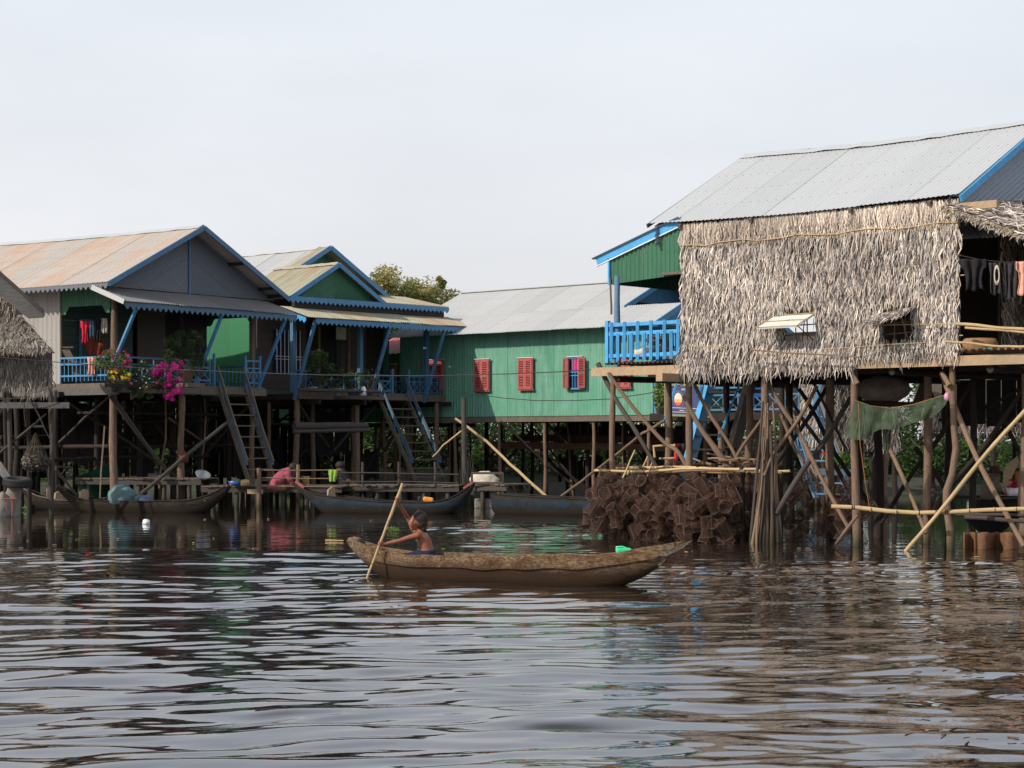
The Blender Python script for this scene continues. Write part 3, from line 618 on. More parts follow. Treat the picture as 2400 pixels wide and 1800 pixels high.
# dark board screens and shelves added to stand in for shade under the houses
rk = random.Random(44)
def screen(root, F, s, n0, n1, z0, z1, name='added_dark_screen'):
    mb = MB(); n = n0
    while n < n1:
        w = rk.uniform(.10, .22); mb.box(F.pt(s+rk.uniform(-.02, .02), n+w/2, (z0+z1)/2+rk.uniform(-.06, .06)), F.n*(w-.012), F.s*.02, Z*(z1-z0+rk.uniform(-.15, .1))); n += w
    mb.build(name, M['inner'], root)
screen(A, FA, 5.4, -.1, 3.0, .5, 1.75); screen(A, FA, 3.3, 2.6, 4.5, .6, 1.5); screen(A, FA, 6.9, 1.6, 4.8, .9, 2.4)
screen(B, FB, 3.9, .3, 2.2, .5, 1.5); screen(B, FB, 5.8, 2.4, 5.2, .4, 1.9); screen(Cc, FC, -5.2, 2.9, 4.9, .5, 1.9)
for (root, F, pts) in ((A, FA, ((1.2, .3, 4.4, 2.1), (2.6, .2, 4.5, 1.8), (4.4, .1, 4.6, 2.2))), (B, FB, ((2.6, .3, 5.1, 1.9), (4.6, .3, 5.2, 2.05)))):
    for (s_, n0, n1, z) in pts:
        mb = MB(); mb.box(F.pt(s_, (n0+n1)/2, z), F.n*(n1-n0), F.s*rk.uniform(.25, .6), Z*.05); mb.build('added_dark_shelf', M['inner'], root)

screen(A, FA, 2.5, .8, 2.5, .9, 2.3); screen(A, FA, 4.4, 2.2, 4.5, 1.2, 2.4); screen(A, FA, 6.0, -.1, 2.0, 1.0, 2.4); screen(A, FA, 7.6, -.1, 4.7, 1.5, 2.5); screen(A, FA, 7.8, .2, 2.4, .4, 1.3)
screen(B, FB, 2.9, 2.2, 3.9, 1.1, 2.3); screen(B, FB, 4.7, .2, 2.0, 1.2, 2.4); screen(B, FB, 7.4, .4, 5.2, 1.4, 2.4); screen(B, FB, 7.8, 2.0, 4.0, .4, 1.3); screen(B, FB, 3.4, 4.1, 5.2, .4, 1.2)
def screen_s(root, F, n, s0, s1, z0, z1):
    mb = MB(); a = s0
    while a < s1:
        w = rk.uniform(.10, .22); mb.box(F.pt(a+w/2, n+rk.uniform(-.02, .02), (z0+z1)/2+rk.uniform(-.06, .06)), F.s*(w-.012), F.n*.02, Z*(z1-z0+rk.uniform(-.15, .1))); a += w
    mb.build('added_dark_screen', M['inner'], root)  # dark screen added to block light from behind the stilts
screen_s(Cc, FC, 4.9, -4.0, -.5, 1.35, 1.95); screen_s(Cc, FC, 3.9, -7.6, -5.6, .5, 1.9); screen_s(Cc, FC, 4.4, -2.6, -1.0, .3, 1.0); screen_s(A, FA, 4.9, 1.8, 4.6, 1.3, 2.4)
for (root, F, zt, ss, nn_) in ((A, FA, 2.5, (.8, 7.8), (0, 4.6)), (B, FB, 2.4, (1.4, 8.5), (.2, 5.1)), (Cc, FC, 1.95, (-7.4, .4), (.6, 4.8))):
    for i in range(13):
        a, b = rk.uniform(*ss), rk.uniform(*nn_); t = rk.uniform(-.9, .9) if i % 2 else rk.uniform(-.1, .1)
        mb = MB(); mb.log(F.pt(a, b, -.4), F.pt(a+t, b+rk.uniform(-.3, .3), zt), rk.uniform(.02, .045), .02, .025, 6, 7, rk); mb.build('prop', M['dark' if i % 3 else 'stick'], root)  # extra poles added to close bright gaps between the stilts
# ------------------------------------------------------------------ fast clouds of small pieces
def quadmesh(name, V4, C, mat, parent=None, base=None, smooth=False):
    """V4: (N,4,3) quads, C: (N,3) colours"""
    N = len(V4); me = bpy.data.meshes.new(name); off = np.zeros(3)
    p = parent
    while p is not None: off += np.array(p.location); p = p.parent
    if base is not None: off += np.array(base)
    vs = (V4.reshape(-1, 3)-off).astype(np.float32)
    me.vertices.add(4*N); me.vertices.foreach_set('co', vs.ravel()); me.loops.add(4*N); me.loops.foreach_set('vertex_index', np.arange(4*N, dtype=np.int32))
    me.polygons.add(N); me.polygons.foreach_set('loop_start', np.arange(0, 4*N, 4, dtype=np.int32)); me.polygons.foreach_set('loop_total', np.full(N, 4, dtype=np.int32))
    me.update(calc_edges=True)
    ca = me.color_attributes.new('Col', 'FLOAT_COLOR', 'CORNER'); c4 = np.ones((N, 4, 4), dtype=np.float32); c4[:, :, :3] = C[:, None, :]; ca.data.foreach_set('color', c4.ravel())
    o = bpy.data.objects.new(name, me); COL.objects.link(o); me.materials.append(mat)
    if parent is not None: o.parent = parent
    if base is not None: o.location = base
    return o
def npv(x): return np.array(x, dtype=float)
def thatch_strips(O, A, Bd, Nn, Wd, Ld, rng, rowgap=.075, step=.011, ln=(.16, .34), wd=(.008, .020), jit=.22, out=.05, pal=None, mask=None, lift=.0, ragged=.0, curl=.03, course=0):
    """dried palm strips hanging in overlapping rows; returns quads and colours (two quads per strip)"""
    O, A, Bd, Nn = map(npv, (O, A, Bd, Nn)); rows = int(Ld/rowgap)+1; V = []; C = []; q1, q2 = rng.uniform(0, 6.28, 2)
    pal = np.array(pal if pal is not None else [(.58, .50, .425), (.50, .435, .38), (.38, .345, .33), (.68, .595, .505), (.14, .12, .11), (.45, .39, .335), (.26, .235, .235), (.55, .50, .46)])
    for r in range(rows):
        n = int(Wd/step); a = rng.uniform(0, Wd, n); b = r*rowgap+rng.uniform(-.03, .03, n); L = rng.uniform(*ln, n)*(1+ragged*rng.random(n)**3*2); w = rng.uniform(*wd, n)/2
        if mask is not None:
            k = mask(a, b, L); a, b, L, w = a[k], b[k], L[k], w[k]; n = len(a)
        if n == 0: continue
        th = rng.normal(0, jit, n); dirv = Bd[None]*np.cos(th)[:, None]+A[None]*np.sin(th)[:, None]; sd = A[None]*np.cos(th)[:, None]-Bd[None]*np.sin(th)[:, None]
        tw = rng.normal(0, .5, n); sd = sd*np.cos(tw)[:, None]+Nn[None]*np.sin(tw)[:, None]
        p0 = O+A*a[:, None]+Bd*b[:, None]+Nn*(rng.uniform(0, .015, n))[:, None]
        bow = rng.normal(0, .12, n)
        ck = np.ones(n) if not course else .35+1.35*(((b+.05*np.sin(a*2.1+q1)+.02*np.sin(a*7)) % course)/course)
        p1 = p0+dirv*(L*.55)[:, None]+Nn*(out*ck*rng.uniform(.3, 1, n)+lift)[:, None]+sd*(bow*L)[:, None]
        p2 = p0+dirv*L[:, None]+Nn*(out*ck*rng.uniform(.2, 1.3, n)+lift*2+rng.normal(0, curl, n)*.5)[:, None]
        w = w[:, None]
        V.append(np.stack([p0-sd*w*.7, p0+sd*w*.7, p1+sd*w, p1-sd*w], 1)); V.append(np.stack([p1-sd*w, p1+sd*w, p2+sd*w*.25, p2-sd*w*.25], 1))
        tone = 1+.11*np.sin(a*1.7+q1+1.3*np.sin(b*2.3))+.09*np.sin(b*4.1+a*.8+q2)+.06*np.sin(a*6.3+b*5)
        c = pal[rng.integers(0, len(pal), n)]*rng.uniform(.7, 1.2, (n, 1))*tone[:, None]; C += [c, c*rng.uniform(.8, 1.1, (n, 1))]
    return np.concatenate(V), np.concatenate(C)
def leafcloud(rng, clumps, per, size, pal, spread=.5, flat=1.0, droop=0):
    """leaf faces scattered round clump centres [(c, r)]"""
    V = []; C = []; pal = np.array(pal)
    for (c, r) in clumps:
        n = int(per); d = rng.normal(0, 1, (n, 3)); d /= np.linalg.norm(d, axis=1)[:, None]; rad = r*rng.random(n)**.45
        p = npv(c)+d*rad[:, None]*np.array([1, 1, flat]); s = size*rng.uniform(.5, 1.3, n)
        u = rng.normal(0, 1, (n, 3)); u[:, 2] = u[:, 2]*.6-droop; u /= np.linalg.norm(u, axis=1)[:, None]; v = rng.normal(0, 1, (n, 3)); v = np.cross(u, v); v /= np.linalg.norm(v, axis=1)[:, None]
        u *= s[:, None]; v *= (s*.42)[:, None]
        V.append(np.stack([p-u, p+v*.9, p+u, p-v*.9], 1)); base = pal[rng.integers(0, len(pal))]*rng.uniform(.75, 1.3)
        C.append(base*rng.uniform(.6, 1.35, (n, 1)))
    return np.concatenate(V), np.concatenate(C)
GREENS = [(.055, .10, .022), (.085, .13, .028), (.04, .075, .02), (.12, .16, .04), (.07, .10, .03)]
rng = np.random.default_rng(11)

# ------------------------------------------------------------------ right thatched stilt house
FR = Frame(5.92, 26, (-.74, .6727)); fr = FR.pt
H = thing('stilt_house', fr(2.5, 2.5, 0), 'big stilt house with palm-thatch wall and bright galvanised tin roof nearest the viewer', 'house')
gable_roof(H, FR, -.22, 5.08, 0-.12, 4.92, 4.80, 6.12, M['gal'], sag=.05, nb=3, ragged=.01, amp=.005)
barge(H, FR, -.24, -.12, 4.92, 4.78, 6.12, M['bluelt'], .09)
mb = MB(); mb.beam(fr(5.1, -.12, 4.76), fr(5.1, 2.4, 6.07), .02, .06); mb.beam(fr(5.1, 4.92, 4.76), fr(5.1, 2.4, 6.07), .02, .06); mb.build('barge_board', M['greyboard'], H)
for s_ in (-.04, 4.95):
    mb = MB(); mz = fr(s_, 2.4, 4.55)
    for sg in (-1, 1):
        d = (FR.n*sg*2.52-Z*1.32).normalized(); q = 1.32/2.52; mb.corr(fr(s_, 2.4, 4.45), Z, d, -FR.s*(1 if s_ < 1 else -1), 1.62, 0, lambda a: a/1.32*2.84 if a < 1.32 else 2.84, .076, .011, 6)
    mb.build('gable_sheet', m_sheet('blue_grey_gable', (.26, .30, .35), None, panel=.05), H)
mb = MB(); mb.beam(fr(-.1, .05, 4.74), fr(5.0, .05, 4.74), .07, .09); mb.build('wall_plate', M['dark'], H)
for a in (.25, 1.5, 3.2, 4.5):
    mb = MB(); mb.beam(fr(a, -.11, 4.70), fr(a, .35, 4.93), .05, .06); mb.build('rafter', M['plank'], H)
mb = MB(); mb.box(fr(-.5, -.1, 4.62), FR.s*.55, FR.n*.06, Z*.10); mb.build('rafter', M['beam'], H)
# thatch wall with two openings
def su(u, n=0): return FR.at_u(u, n)[0]
def zv(u, v, n=0): p = FR.at_u(u, n)[1]; return HC+(HV-v)/FOC*p.y
WTOP, WBOT = 4.70, 2.72
o1 = (su(1918), su(1838), zv(1880, 803), zv(1880, 742)); o2 = (su(2147), su(2070), zv(2110, 803), zv(2110, 733))
W0, W1 = -.16, 4.50
def openmask(a, b, L):
    s = W0+a; z = WTOP-b; k = np.ones(len(a), bool)
    for (x0, x1, z0, z1) in (o1, o2):
        x0, x1 = min(x0, x1), max(x0, x1)
        ins = (s > x0) & (s < x1) & (z > z0-.02) & (z-L < z1+.02); hit = ins & (z > z1) & (z-L < z1)
        k &= ~ins
    return k
V1, C1 = thatch_strips(fr(W0, -.03, WTOP-.30), FR.s, -Z, -FR.n, W1-W0, WTOP-.30-WBOT-.10, rng, .085, .0095, (.16, .32), (.011, .025), .10, .036, course=.36, mask=lambda a, b, L: openmask(a, b+.30, L))
# top band: closely laid pale stalks
V2, C2 = thatch_strips(fr(W0, -.04, WTOP+.03), FR.s, -Z, -FR.n, W1-W0, .05, rng, .04, .0035, (.30, .35), (.012, .024), .03, .008, pal=[(.68, .58, .49), (.60, .51, .43), (.52, .44, .37), (.35, .30, .26)])
# fringe along the bottom, longer over the middle of the frame
V3, C3 = thatch_strips(fr(1.45, -.05, 2.90), FR.s, -Z, -FR.n, W1-1.45, .22, rng, .05, .011, (.16, .34), (.012, .028), .16, .08, ragged=.22)
V4_, C4_ = thatch_strips(fr(W0, -.05, 2.86), FR.s, -Z, -FR.n, 1.7, .12, rng, .05, .012, (.12, .26), (.010, .020), .2, .04, ragged=.25)
quadmesh('thatch_wall', np.concatenate([V1, V2, V3, V4_]), np.concatenate([C1, C2, C3, C4_]), M['thatch'], H)
mb = MB(); xs = sorted([W0, o1[0], o1[1], o2[0], o2[1], W1]); 
for i, (x0, x1) in enumerate(zip(xs[:-1], xs[1:])):
    op = o1 if abs(x0-min(o1[:2])) < 1e-6 else (o2 if abs(x0-min(o2[:2])) < 1e-6 else None)
    for (z0, z1) in ([(WBOT, WTOP)] if op is None else [(WBOT, op[2]), (op[3], WTOP)]):
        mb.box(fr((x0+x1)/2, .01, (z0+z1)/2), FR.s*(x1-x0), FR.n*.02, Z*(z1-z0))
mb.build('wall_backing', M['thback'], H)
mb = MB(); mb.path([fr(W0+(W1-W0)*i/20, -.075, WTOP-.28+.02*math.sin(i*1.3)+.012*math.sin(i*3.1)) for i in range(21)], .009, 6); mb.build('batten', M['bamboo'], H)
# east side wall (inside the side porch), back wall with a gap that lets the sky through, floor
def thwall(root, F, s0, s1, n0, n1, zt, zb, nrm, name='thatch_wall', pal=None, step=.02, back=True, **k):
    p = F.pt(s0, n0, zt); q = F.pt(s1, n1, zt); d = q-p; L = d.length; d /= L
    V, C = thatch_strips(p+nrm*.03, d, -Z, nrm, L, zt-zb-.1, rng, k.pop('rowgap', .12), step, k.pop('ln', (.16, .34)), (.012, .03), pal=pal, **k); quadmesh(name, V, C, M['thatch'], root)
    if back: mb = MB(); mb.box((p+q)/2+Z*((zb-zt)/2), d*L, nrm*.02, Z*(zt-zb)); mb.build('wall_backing', M['thback'], root)
thwall(H, FR, -.10, -.10, 1.2, 4.8, 4.5, 2.72, -FR.s)
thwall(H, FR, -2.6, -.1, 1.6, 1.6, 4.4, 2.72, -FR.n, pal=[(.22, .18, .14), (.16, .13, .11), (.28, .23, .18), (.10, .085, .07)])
mb = MB()
for a in (-.2, -.62, -.85, -1.3, -1.8, -2.2): mb.log(fr(a, 1.52, 2.7), fr(a+.02, 1.52, 4.4), .010, .009, .004, 5, 5)
for z in (2.95, 3.25, 3.55, 3.85, 4.15): mb.log(fr(-.12, 1.5, z), fr(-2.5, 1.5, z-.03), .009, .009, .006, 6, 5)
mb.build('lattice', M['stick'], H)
mb = MB()
for i in range(13): mb.log(fr(-.12, -.02, 2.9+i*.135), fr(-.12-R.uniform(.04, .13), -.03, 2.9+i*.135), .009, .009, .01, 2, 5)
mb.build('batten_ends', M['bamboo'], H)
sb0, sb1 = sorted([su(1990, 4.8), su(1800, 4.8)])
for (a0, a1, z0, z1) in ((-.1, sb0, 2.7, 4.75), (sb1, 4.9, 2.7, 4.75), (sb0, sb1, 2.7, 3.05)):
    if a1 > a0: mb = MB(); mb.box(fr((a0+a1)/2, 4.8, (z0+z1)/2), FR.s*(a1-a0), FR.n*.03, Z*(z1-z0)); mb.build('wall', M['thback'], H)
mb = MB(); mb.box(fr(2.2, 2.4, 2.68), FR.s*4.8, FR.n*4.9, Z*.04); mb.build('floor', M['dark'], H)
mb = MB()
for i in range(24): mb.log(fr(-.15-i*.105, -.09, 2.70), fr(-.15-i*.105, 1.6, 2.70), .022, .018, .004, 4, 7)
mb.build('pole_floor', M['stick'], H)
mb = MB()
for i in range(16): mb.log(fr(4.66+i*.085, -.10, 2.68), fr(4.66+i*.085, 4.6, 2.68), .019, .016, .003, 4, 6)
mb.build('pole_floor', M['postg'], H)
for (a0, a1) in ((-2.7, .55), (.56, 3.1), (3.11, 6.28)):
    mb = MB(); mb.box(fr((a0+a1)/2, -.02, 2.56), FR.s*(a1-a0), FR.n*.05, Z*.135); mb.build('front_beam', M['beam'], H)
for b in (1.2, 2.6, 4.6):
    mb = MB(); mb.box(fr(1.8, b, 2.54), FR.s*8.6, FR.n*.07, Z*.14); mb.build('cross_beam', M['dark'], H)
for a in (-2.2, -.6, .9, 2.6, 4.2, 5.8):
    mb = MB(); mb.log(fr(a, .02, 2.44), fr(a, 4.9, 2.44), .05, .045, .005); mb.build('joist', M['dark'], H)
mb = MB(); mb.box(fr(4.55, -.28, 2.43), FR.n*.50, FR.s*.12, Z*.12); mb.build('joist', M['beam'], H)
# window dressings: bars, propped flaps
for (x0, x1, z0, z1), nb in ((o1, 2), (o2, 2)):
    x0, x1 = min(x0, x1), max(x0, x1); mb = MB()
    for i in range(nb+2): mb.log(fr(x0+(x1-x0)*i/(nb+1), .02, z0-.03), fr(x0+(x1-x0)*i/(nb+1)+.01, .02, z1+.03), .010, .009, .01, 4, 5)
    for k_ in (.35, .7): mb.log(fr(x0-.03, .03, z0+(z1-z0)*k_), fr(x1+.03, .03, z0+(z1-z0)*k_-.02), .009, .009, .01, 4, 5)
    mb.build('window_bars', M['stick'], H)
x0, x1 = su(1915), su(1818); a = fr(x0, -.05, zv(1880, 738)); b = fr(x1, -.05, zv(1880, 738)); dn = (-FR.n*.46-Z*.20)
mb = MB(); mb.poly([a, b, b+dn, a+dn], (Z*.46-FR.n*.2).normalized()*1, .012)
fl = mb.build('awning', m_paint('white_canvas', (.62, .62, .58), (.35, .3, .24), .5, .7), H)
mb = MB()
for t_ in (0, .5, 1): mb.log(a+dn*t_+Z*.016, b+dn*t_+Z*.016+(b-a)*.06, .007, .007, .01, 4, 5)
for q in (a, b): mb.log(q-dn*.05+Z*.014, q+dn*1.05+Z*.014, .008, .008, .01, 4, 5)
mb.build('awning_frame', M['bamboo'], fl)
mb = MB(); mb.log(a+dn*.95, fr(x0+.02, -.02, o1[2]), .008, .008, .02, 4, 5); mb.log(a+dn*.6, fr(x0+.25, -.02, o1[2]-.02), .008, .008, .02, 4, 5); mb.build('awning_prop', M['postg'], fl)
x0, x1 = su(2150), su(2062); a = fr(x0, -.05, zv(2110, 722)); b = fr(x1, -.05, zv(2070, 738))
d = (b-a); L = d.length; d /= L; dn = (-FR.n*.5-Z*.20).normalized()
V, C = thatch_strips(a-d*.02, d, dn, (Z*.5-FR.n*.2).normalized(), L+.04, .40, rng, .06, .010, (.14, .28), (.010, .02), .12, .02)
fl2 = quadmesh('awning', V, C, M['thatch'], H)
mb = MB(); mb.poly([a, b, b+dn*.44, a+dn*.44], (Z*.5-FR.n*.2).normalized(), .01); mb.build('awning_backing', M['thback'], fl2)
mb = MB(); mb.log(a+dn*.4, fr(x0+.12, -.02, o2[2]), .008, .008, .02, 4, 5); mb.build('awning_prop', M['stick'], fl2)
# loose battens on the wall
for (p, q, r_, mt) in ((P(1760, 820, 27.7), P(2008, 837, 26.6), .012, 'stick'), (P(1925, 818, 27), P(2170, 803, 26.05), .006, 'bamboo'), (P(2170, 829, 25.95), P(2212, 832, 25.8), .008, 'stick'), (P(2070, 762, 26.5), P(2255, 758, 25.7), .006, 'bamboo'), (P(1620, 812, 28.6), P(1700, 812, 28.3), .006, 'bamboo')):
    mb = MB(); mb.log(p, q, r_, r_, .006, 6, 6); mb.build('batten', M[mt], H)
# side porch rails and its thatch canopy
for (p, q, r_) in ((P(2240, 759, 25.6), P(2410, 772, 25.0), .022), (P(2262, 768, 25.5), P(2415, 780, 25.0), .017), (P(2215, 800, 25.75), P(2345, 812, 25.3), .016), (P(2345, 812, 25.3), P(2420, 812, 25.0), .016)):
    mb = MB(); mb.log(p, q, r_, r_, .012, 7, 8); mb.build('rail_pole', M['bamboo'], H)
ca = fr(-.10, -.35, 4.62); cb = fr(-.10, 2.4, 4.95)
dnn = (-FR.s*1.6-Z*.62).normalized(); nn = Vector(dnn).cross((cb-ca).normalized()); nn = nn if nn.z > 0 else -nn
mb = MB(); mb.poly([ca, cb, cb+dnn*2.4, ca+dnn*2.4], nn, .03); cn = mb.build('canopy', M['thback'], H)
V, C = thatch_strips(ca+nn*.01, (cb-ca).normalized(), dnn, nn, (cb-ca).length, 2.3, rng, .10, .016, (.2, .4), (.012, .03), .25, .05); quadmesh('canopy_thatch', V, C, M['thatch'], cn)
V, C = thatch_strips(ca-Z*.0, dnn, (-FR.n*.7-Z*.5).normalized(), nn, 2.4, .05, rng, .05, .006, (.08, .2), (.01, .03), .6, .03, pal=[(.55, .47, .36), (.4, .34, .27), (.3, .25, .2)]); quadmesh('canopy_fringe', V, C, M['thatch'], cn)
# lean-to over the small porch at the far end
la = fr(4.56, -.02, 4.80); lb = fr(6.18, -.02, 4.30)
mb = MB(); mb.beam(la, lb, .03, .15, up=FR.n.cross(lb-la)); mb.build('barge_board', M['bluelt'], H)
mb = MB(); mb.beam(la-Z*.085-FR.n*.01, lb-Z*.085-FR.n*.01, .03, .014, up=FR.n.cross(lb-la)); mb.build('barge_edge', M['white'], H)
dl = (lb-la).normalized(); mb = MB(); mb.corr(fr(4.56, -.08, 4.86), FR.n, dl, (Z-dl*dl.z).normalized(), 4.8, 0, 1.78, .076, .011, 5); mb.build('lean_to_roof', M['gal'], H)
zl = lambda s: 4.80-(s-4.56)*.309-.05
mb = MB(); mb.corr(fr(4.50, .0, 0), FR.s, Z, -FR.n, 1.42, lambda a: 4.00-.055*a, lambda a: zl(4.5+a), .085, .012, 6); mb.build('valance', M['greendk'], H)
mb = MB(); mb.corr(fr(5.92, .0, 0), FR.n, Z, FR.s, 4.7, 3.92, 4.34, .085, .012, 6); mb.build('valance', M['greendk'], H)
mb = MB(); mb.box(fr(5.935, -.01, 4.12), FR.s*.03, FR.n*.05, Z*.42); mb.build('corner_strip', M['bluelt'], H)
mb = MB(); mb.box(fr(4.62, -.05, 4.02), FR.s*.5, FR.n*.03, Z*.04); mb.build('batten', M['plank'], H)
mb = MB(); mb.log(fr(5.80, .02, 2.6), fr(5.80, .02, 4.05), .052, .045, .012, 8, 10); mb.build('porch_post', m_paint('flaking_blue_post', (.08, .18, .30), (.27, .2, .15), .95, .8, 4), H)
mb = MB(); mb.log(fr(5.88, -.03, 3.45), fr(5.90, -.03, 4.02), .018, .015, .01, 4, 6); mb.build('batten', M['plank'], H)
# bright blue balustrade: tall grouped slats
mb = MB(); p0 = fr(4.50, -.06, 2.74); p1 = fr(5.93, -.06, 2.74); d = p1-p0; L = d.length; d /= L
for z in (.06, .40, .54): mb.beam(p0+Z*z, p1+Z*z, .03, .055)
for i in range(11):
    c = p0+d*(L*(i+.3)/11); tall = i % 2 == 0
    for o in (-.021, 0, .021): mb.box(c+d*o+Z*((.60 if tall else .42)/2-.02)-FR.n*.02, d*.013, FR.n*.018, Z*((.60 if tall else .42)))
mb.box(p1+Z*.28, d*.06, FR.n*.06, Z*.66); mb.build('balustrade', M['bluelt'], H)
rail(H, fr(5.9, .05, 2.74), fr(5.9, 4.4, 2.74), .54, M['bluelt'], 'plain', .12, .06, th=.04)
# front row posts
rr_ = random.Random(21)
for (u, r_, zt, bend) in ((1437, .050, 2.5, .010), (1614, .058, 2.5, .008), (1793, .060, 2.5, .012), (2003, .056, 2.5, .012), (2222, .062, 2.5, .02)):
    p = FR.at_u(u, .06)[1]; mb = MB()
    if u == 2222:
        mb.path([P(2228, 1300, p.y), P(2226, 1240, p.y), P(2218, 1180, p.y), P(2219, 1150, p.y), P(2232, 1110, p.y), P(2241, 1050, p.y), P(2236, 1000, p.y), P(2233, 930, p.y), P(2232, 858, p.y)], [.052, .052, .050, .054, .046, .050, .046, .044, .043], 11)
        mb.v = [(x, y, z) for (x, y, z) in mb.v]
    else: mb.log((p.x+(.03 if u == 2003 else 0), p.y, -.5), (p.x, p.y, zt), r_*1.12, r_*.86, bend, 10, 11, rr_)
    mb.build('stilt', M['post'], H)
for b in (1.3, 2.7, 4.7):
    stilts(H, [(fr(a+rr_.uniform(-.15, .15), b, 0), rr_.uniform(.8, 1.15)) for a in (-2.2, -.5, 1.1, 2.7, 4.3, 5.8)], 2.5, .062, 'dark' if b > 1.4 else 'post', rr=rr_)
def bent(root, pts, r0, r1, mat='post', name='brace', sides=9):
    """crooked pole through photo-measured points (u, v, depth)"""
    ps = [P(*p) for p in pts]; out = []
    for i in range(len(ps)-1):
        a = ps[max(i-1, 0)]; b = ps[i]; c = ps[i+1]; d = ps[min(i+2, len(ps)-1)]
        for k in range(5):
            t = k/5; out.append(((b*2)+(c-a)*t+(a*2-b*5+c*4-d)*t*t+(-a+b*3-c*3+d)*t**3)*.5)
    out.append(ps[-1]); n = len(out); mb = MB(); mb.path(out, [(r0+(r1-r0)*i/(n-1))*.82*(1+rr_.uniform(-.09, .09)) for i in range(n)], sides); return mb.build(name, M[mat], root)
bent(H, [(1402, 852, 30.3), (1440, 930, 30), (1490, 1010, 29.6), (1548, 1112, 29.4)], .048, .04, 'postg')
bent(H, [(1426, 874, 29.9), (1480, 950, 29.7), (1555, 1035, 29.4), (1590, 1060, 29.2), (1622, 1122, 29)], .032, .042)
bent(H, [(1602, 928, 28.9), (1640, 1000, 28.8), (1672, 1045, 28.7), (1722, 1112, 28.6)], .036, .065)
bent(H, [(1623, 892, 29.2), (1660, 965, 29.1), (1712, 1045, 29), (1745, 1118, 28.9)], .038, .034, 'stick')
bent(H, [(1714, 1093, 29), (1745, 1040, 28.9), (1802, 962, 28.6)], .038, .03)
bent(H, [(1790, 880, 28.2), (1830, 950, 28.1), (1878, 1025, 28), (1925, 1120, 27.8), (1990, 1240, 27.6)], .042, .036, 'stick')
bent(H, [(1915, 905, 28.2), (1870, 985, 28), (1815, 1060, 27.8), (1790, 1115, 27.7)], .034, .034, 'stick')
bent(H, [(1818, 1205, 27.7), (1880, 1105, 27.9), (1935, 1030, 28.3), (1995, 930, 28.6)], .055, .045, 'postg')
bent(H, [(1830, 970, 28.6), (1862, 1050, 28.4), (1885, 1085, 28.3), (1925, 1145, 28.2)], .032, .03)
bent(H, [(1908, 900, 28.8), (1950, 985, 28.6), (1990, 1070, 28.4)], .026, .024, 'dark')
bent(H, [(2208, 876, 26.6), (2232, 940, 26.2), (2290, 1075, 25.8), (2345, 1180, 25.6), (2400, 1280, 25.3)], .05, .042, 'stick')
bent(H, [(2410, 955, 24.9), (2310, 1065, 25.3), (2210, 1190, 25.6), (2122, 1292, 25.9)], .036, .032, 'bamboo')
bent(H, [(2080, 1040, 28.1), (2130, 1150, 27.6), (2170, 1250, 27.2)], .04, .034, 'stick')
bent(H, [(2145, 1050, 29.5), (2200, 1120, 29.2), (2240, 1200, 29)], .05, .045, 'dark')
bent(H, [(2340, 960, 29), (2400, 1080, 28.5)], .045, .04, 'dark'); bent(H, [(2375, 975, 29), (2240, 1130, 28.5)], .03, .03, 'dark')
bent(H, [(2012, 1205, 26.4), (1985, 1240, 26.5), (1960, 1275, 26.6)], .028, .034)
bent(H, [(1800, 1230, 27.9), (1815, 1265, 27.8), (1825, 1275, 27.7)], .035, .03)
bent(H, [(2200, 985, 29.4), (2300, 960, 29), (2400, 905, 28.5)], .03, .03, 'dark')
bent(H, [(2010, 900, 26.9), (1992, 868, 27)], .045, .04, 'stick'); bent(H, [(2226, 905, 26), (2208, 874, 26.2)], .045, .04, 'stick')
bent(H, [(1460, 1215, 30.5), (1560, 1190, 30), (1700, 1130, 29.4)], .03, .03, 'dark')
for (a, b) in (((4.3, 1.3, .3), (2.7, 1.3, 2.4)), ((2.7, 2.7, .2), (4.3, 2.7, 2.4)), ((1.1, 2.7, 2.4), (2.7, 2.7, .2)), ((1.1, 1.3, .3), (-.5, 1.3, 2.3)), ((-.5, 4.7, .3), (1.1, 4.7, 2.4)), ((-.5, 4.7, 2.3), (-2.2, 4.7, .3)), ((4.3, 4.7, .3), (5.8, 4.7, 2.3))):
    brace(H, fr(*a), fr(*b), .042)

# long bamboo rail lashed across the two nearest posts
mb = MB(); pts = [P(1948, 1187, 26.4), P(2003, 1189, 26.35), P(2080, 1198, 26.1), P(2150, 1202, 25.9), P(2222, 1200, 25.65), P(2320, 1195, 25.4), P(2420, 1192, 25.1)]
mb.path(pts, [.030, .031, .031, .030, .030, .029, .029], 10)
o = thing('bamboo_pole', P(2180, 1200, 25.8), 'long pale bamboo pole lashed level across two stilts just above the water', 'pole'); mb.build('culm', M['bamboo'], o)
mb = MB()
for u, v, D in ((2003, 1189, 26.35), (2160, 1202, 25.88), (2222, 1200, 25.65), (2200, 1201, 25.7)):
    for k in range(3): mb.lathe(P(u-6+k*5, v, D), [(.036, -.006), (.040, 0), (.036, .006)], (1, -.1, 0), 10)
mb.build('lashing', M['cable'], o)
mb = MB()
for u, v, D in ((2040, 1194, 26.2), (2100, 1200, 26), (2270, 1197, 25.5), (2330, 1194, 25.35), (2380, 1193, 25.2)): mb.lathe(P(u, v, D), [(.030, -.006), (.0335, 0), (.030, .006)], (1, -.1, 0), 10)
mb.build('node', M['bamboo'], o)
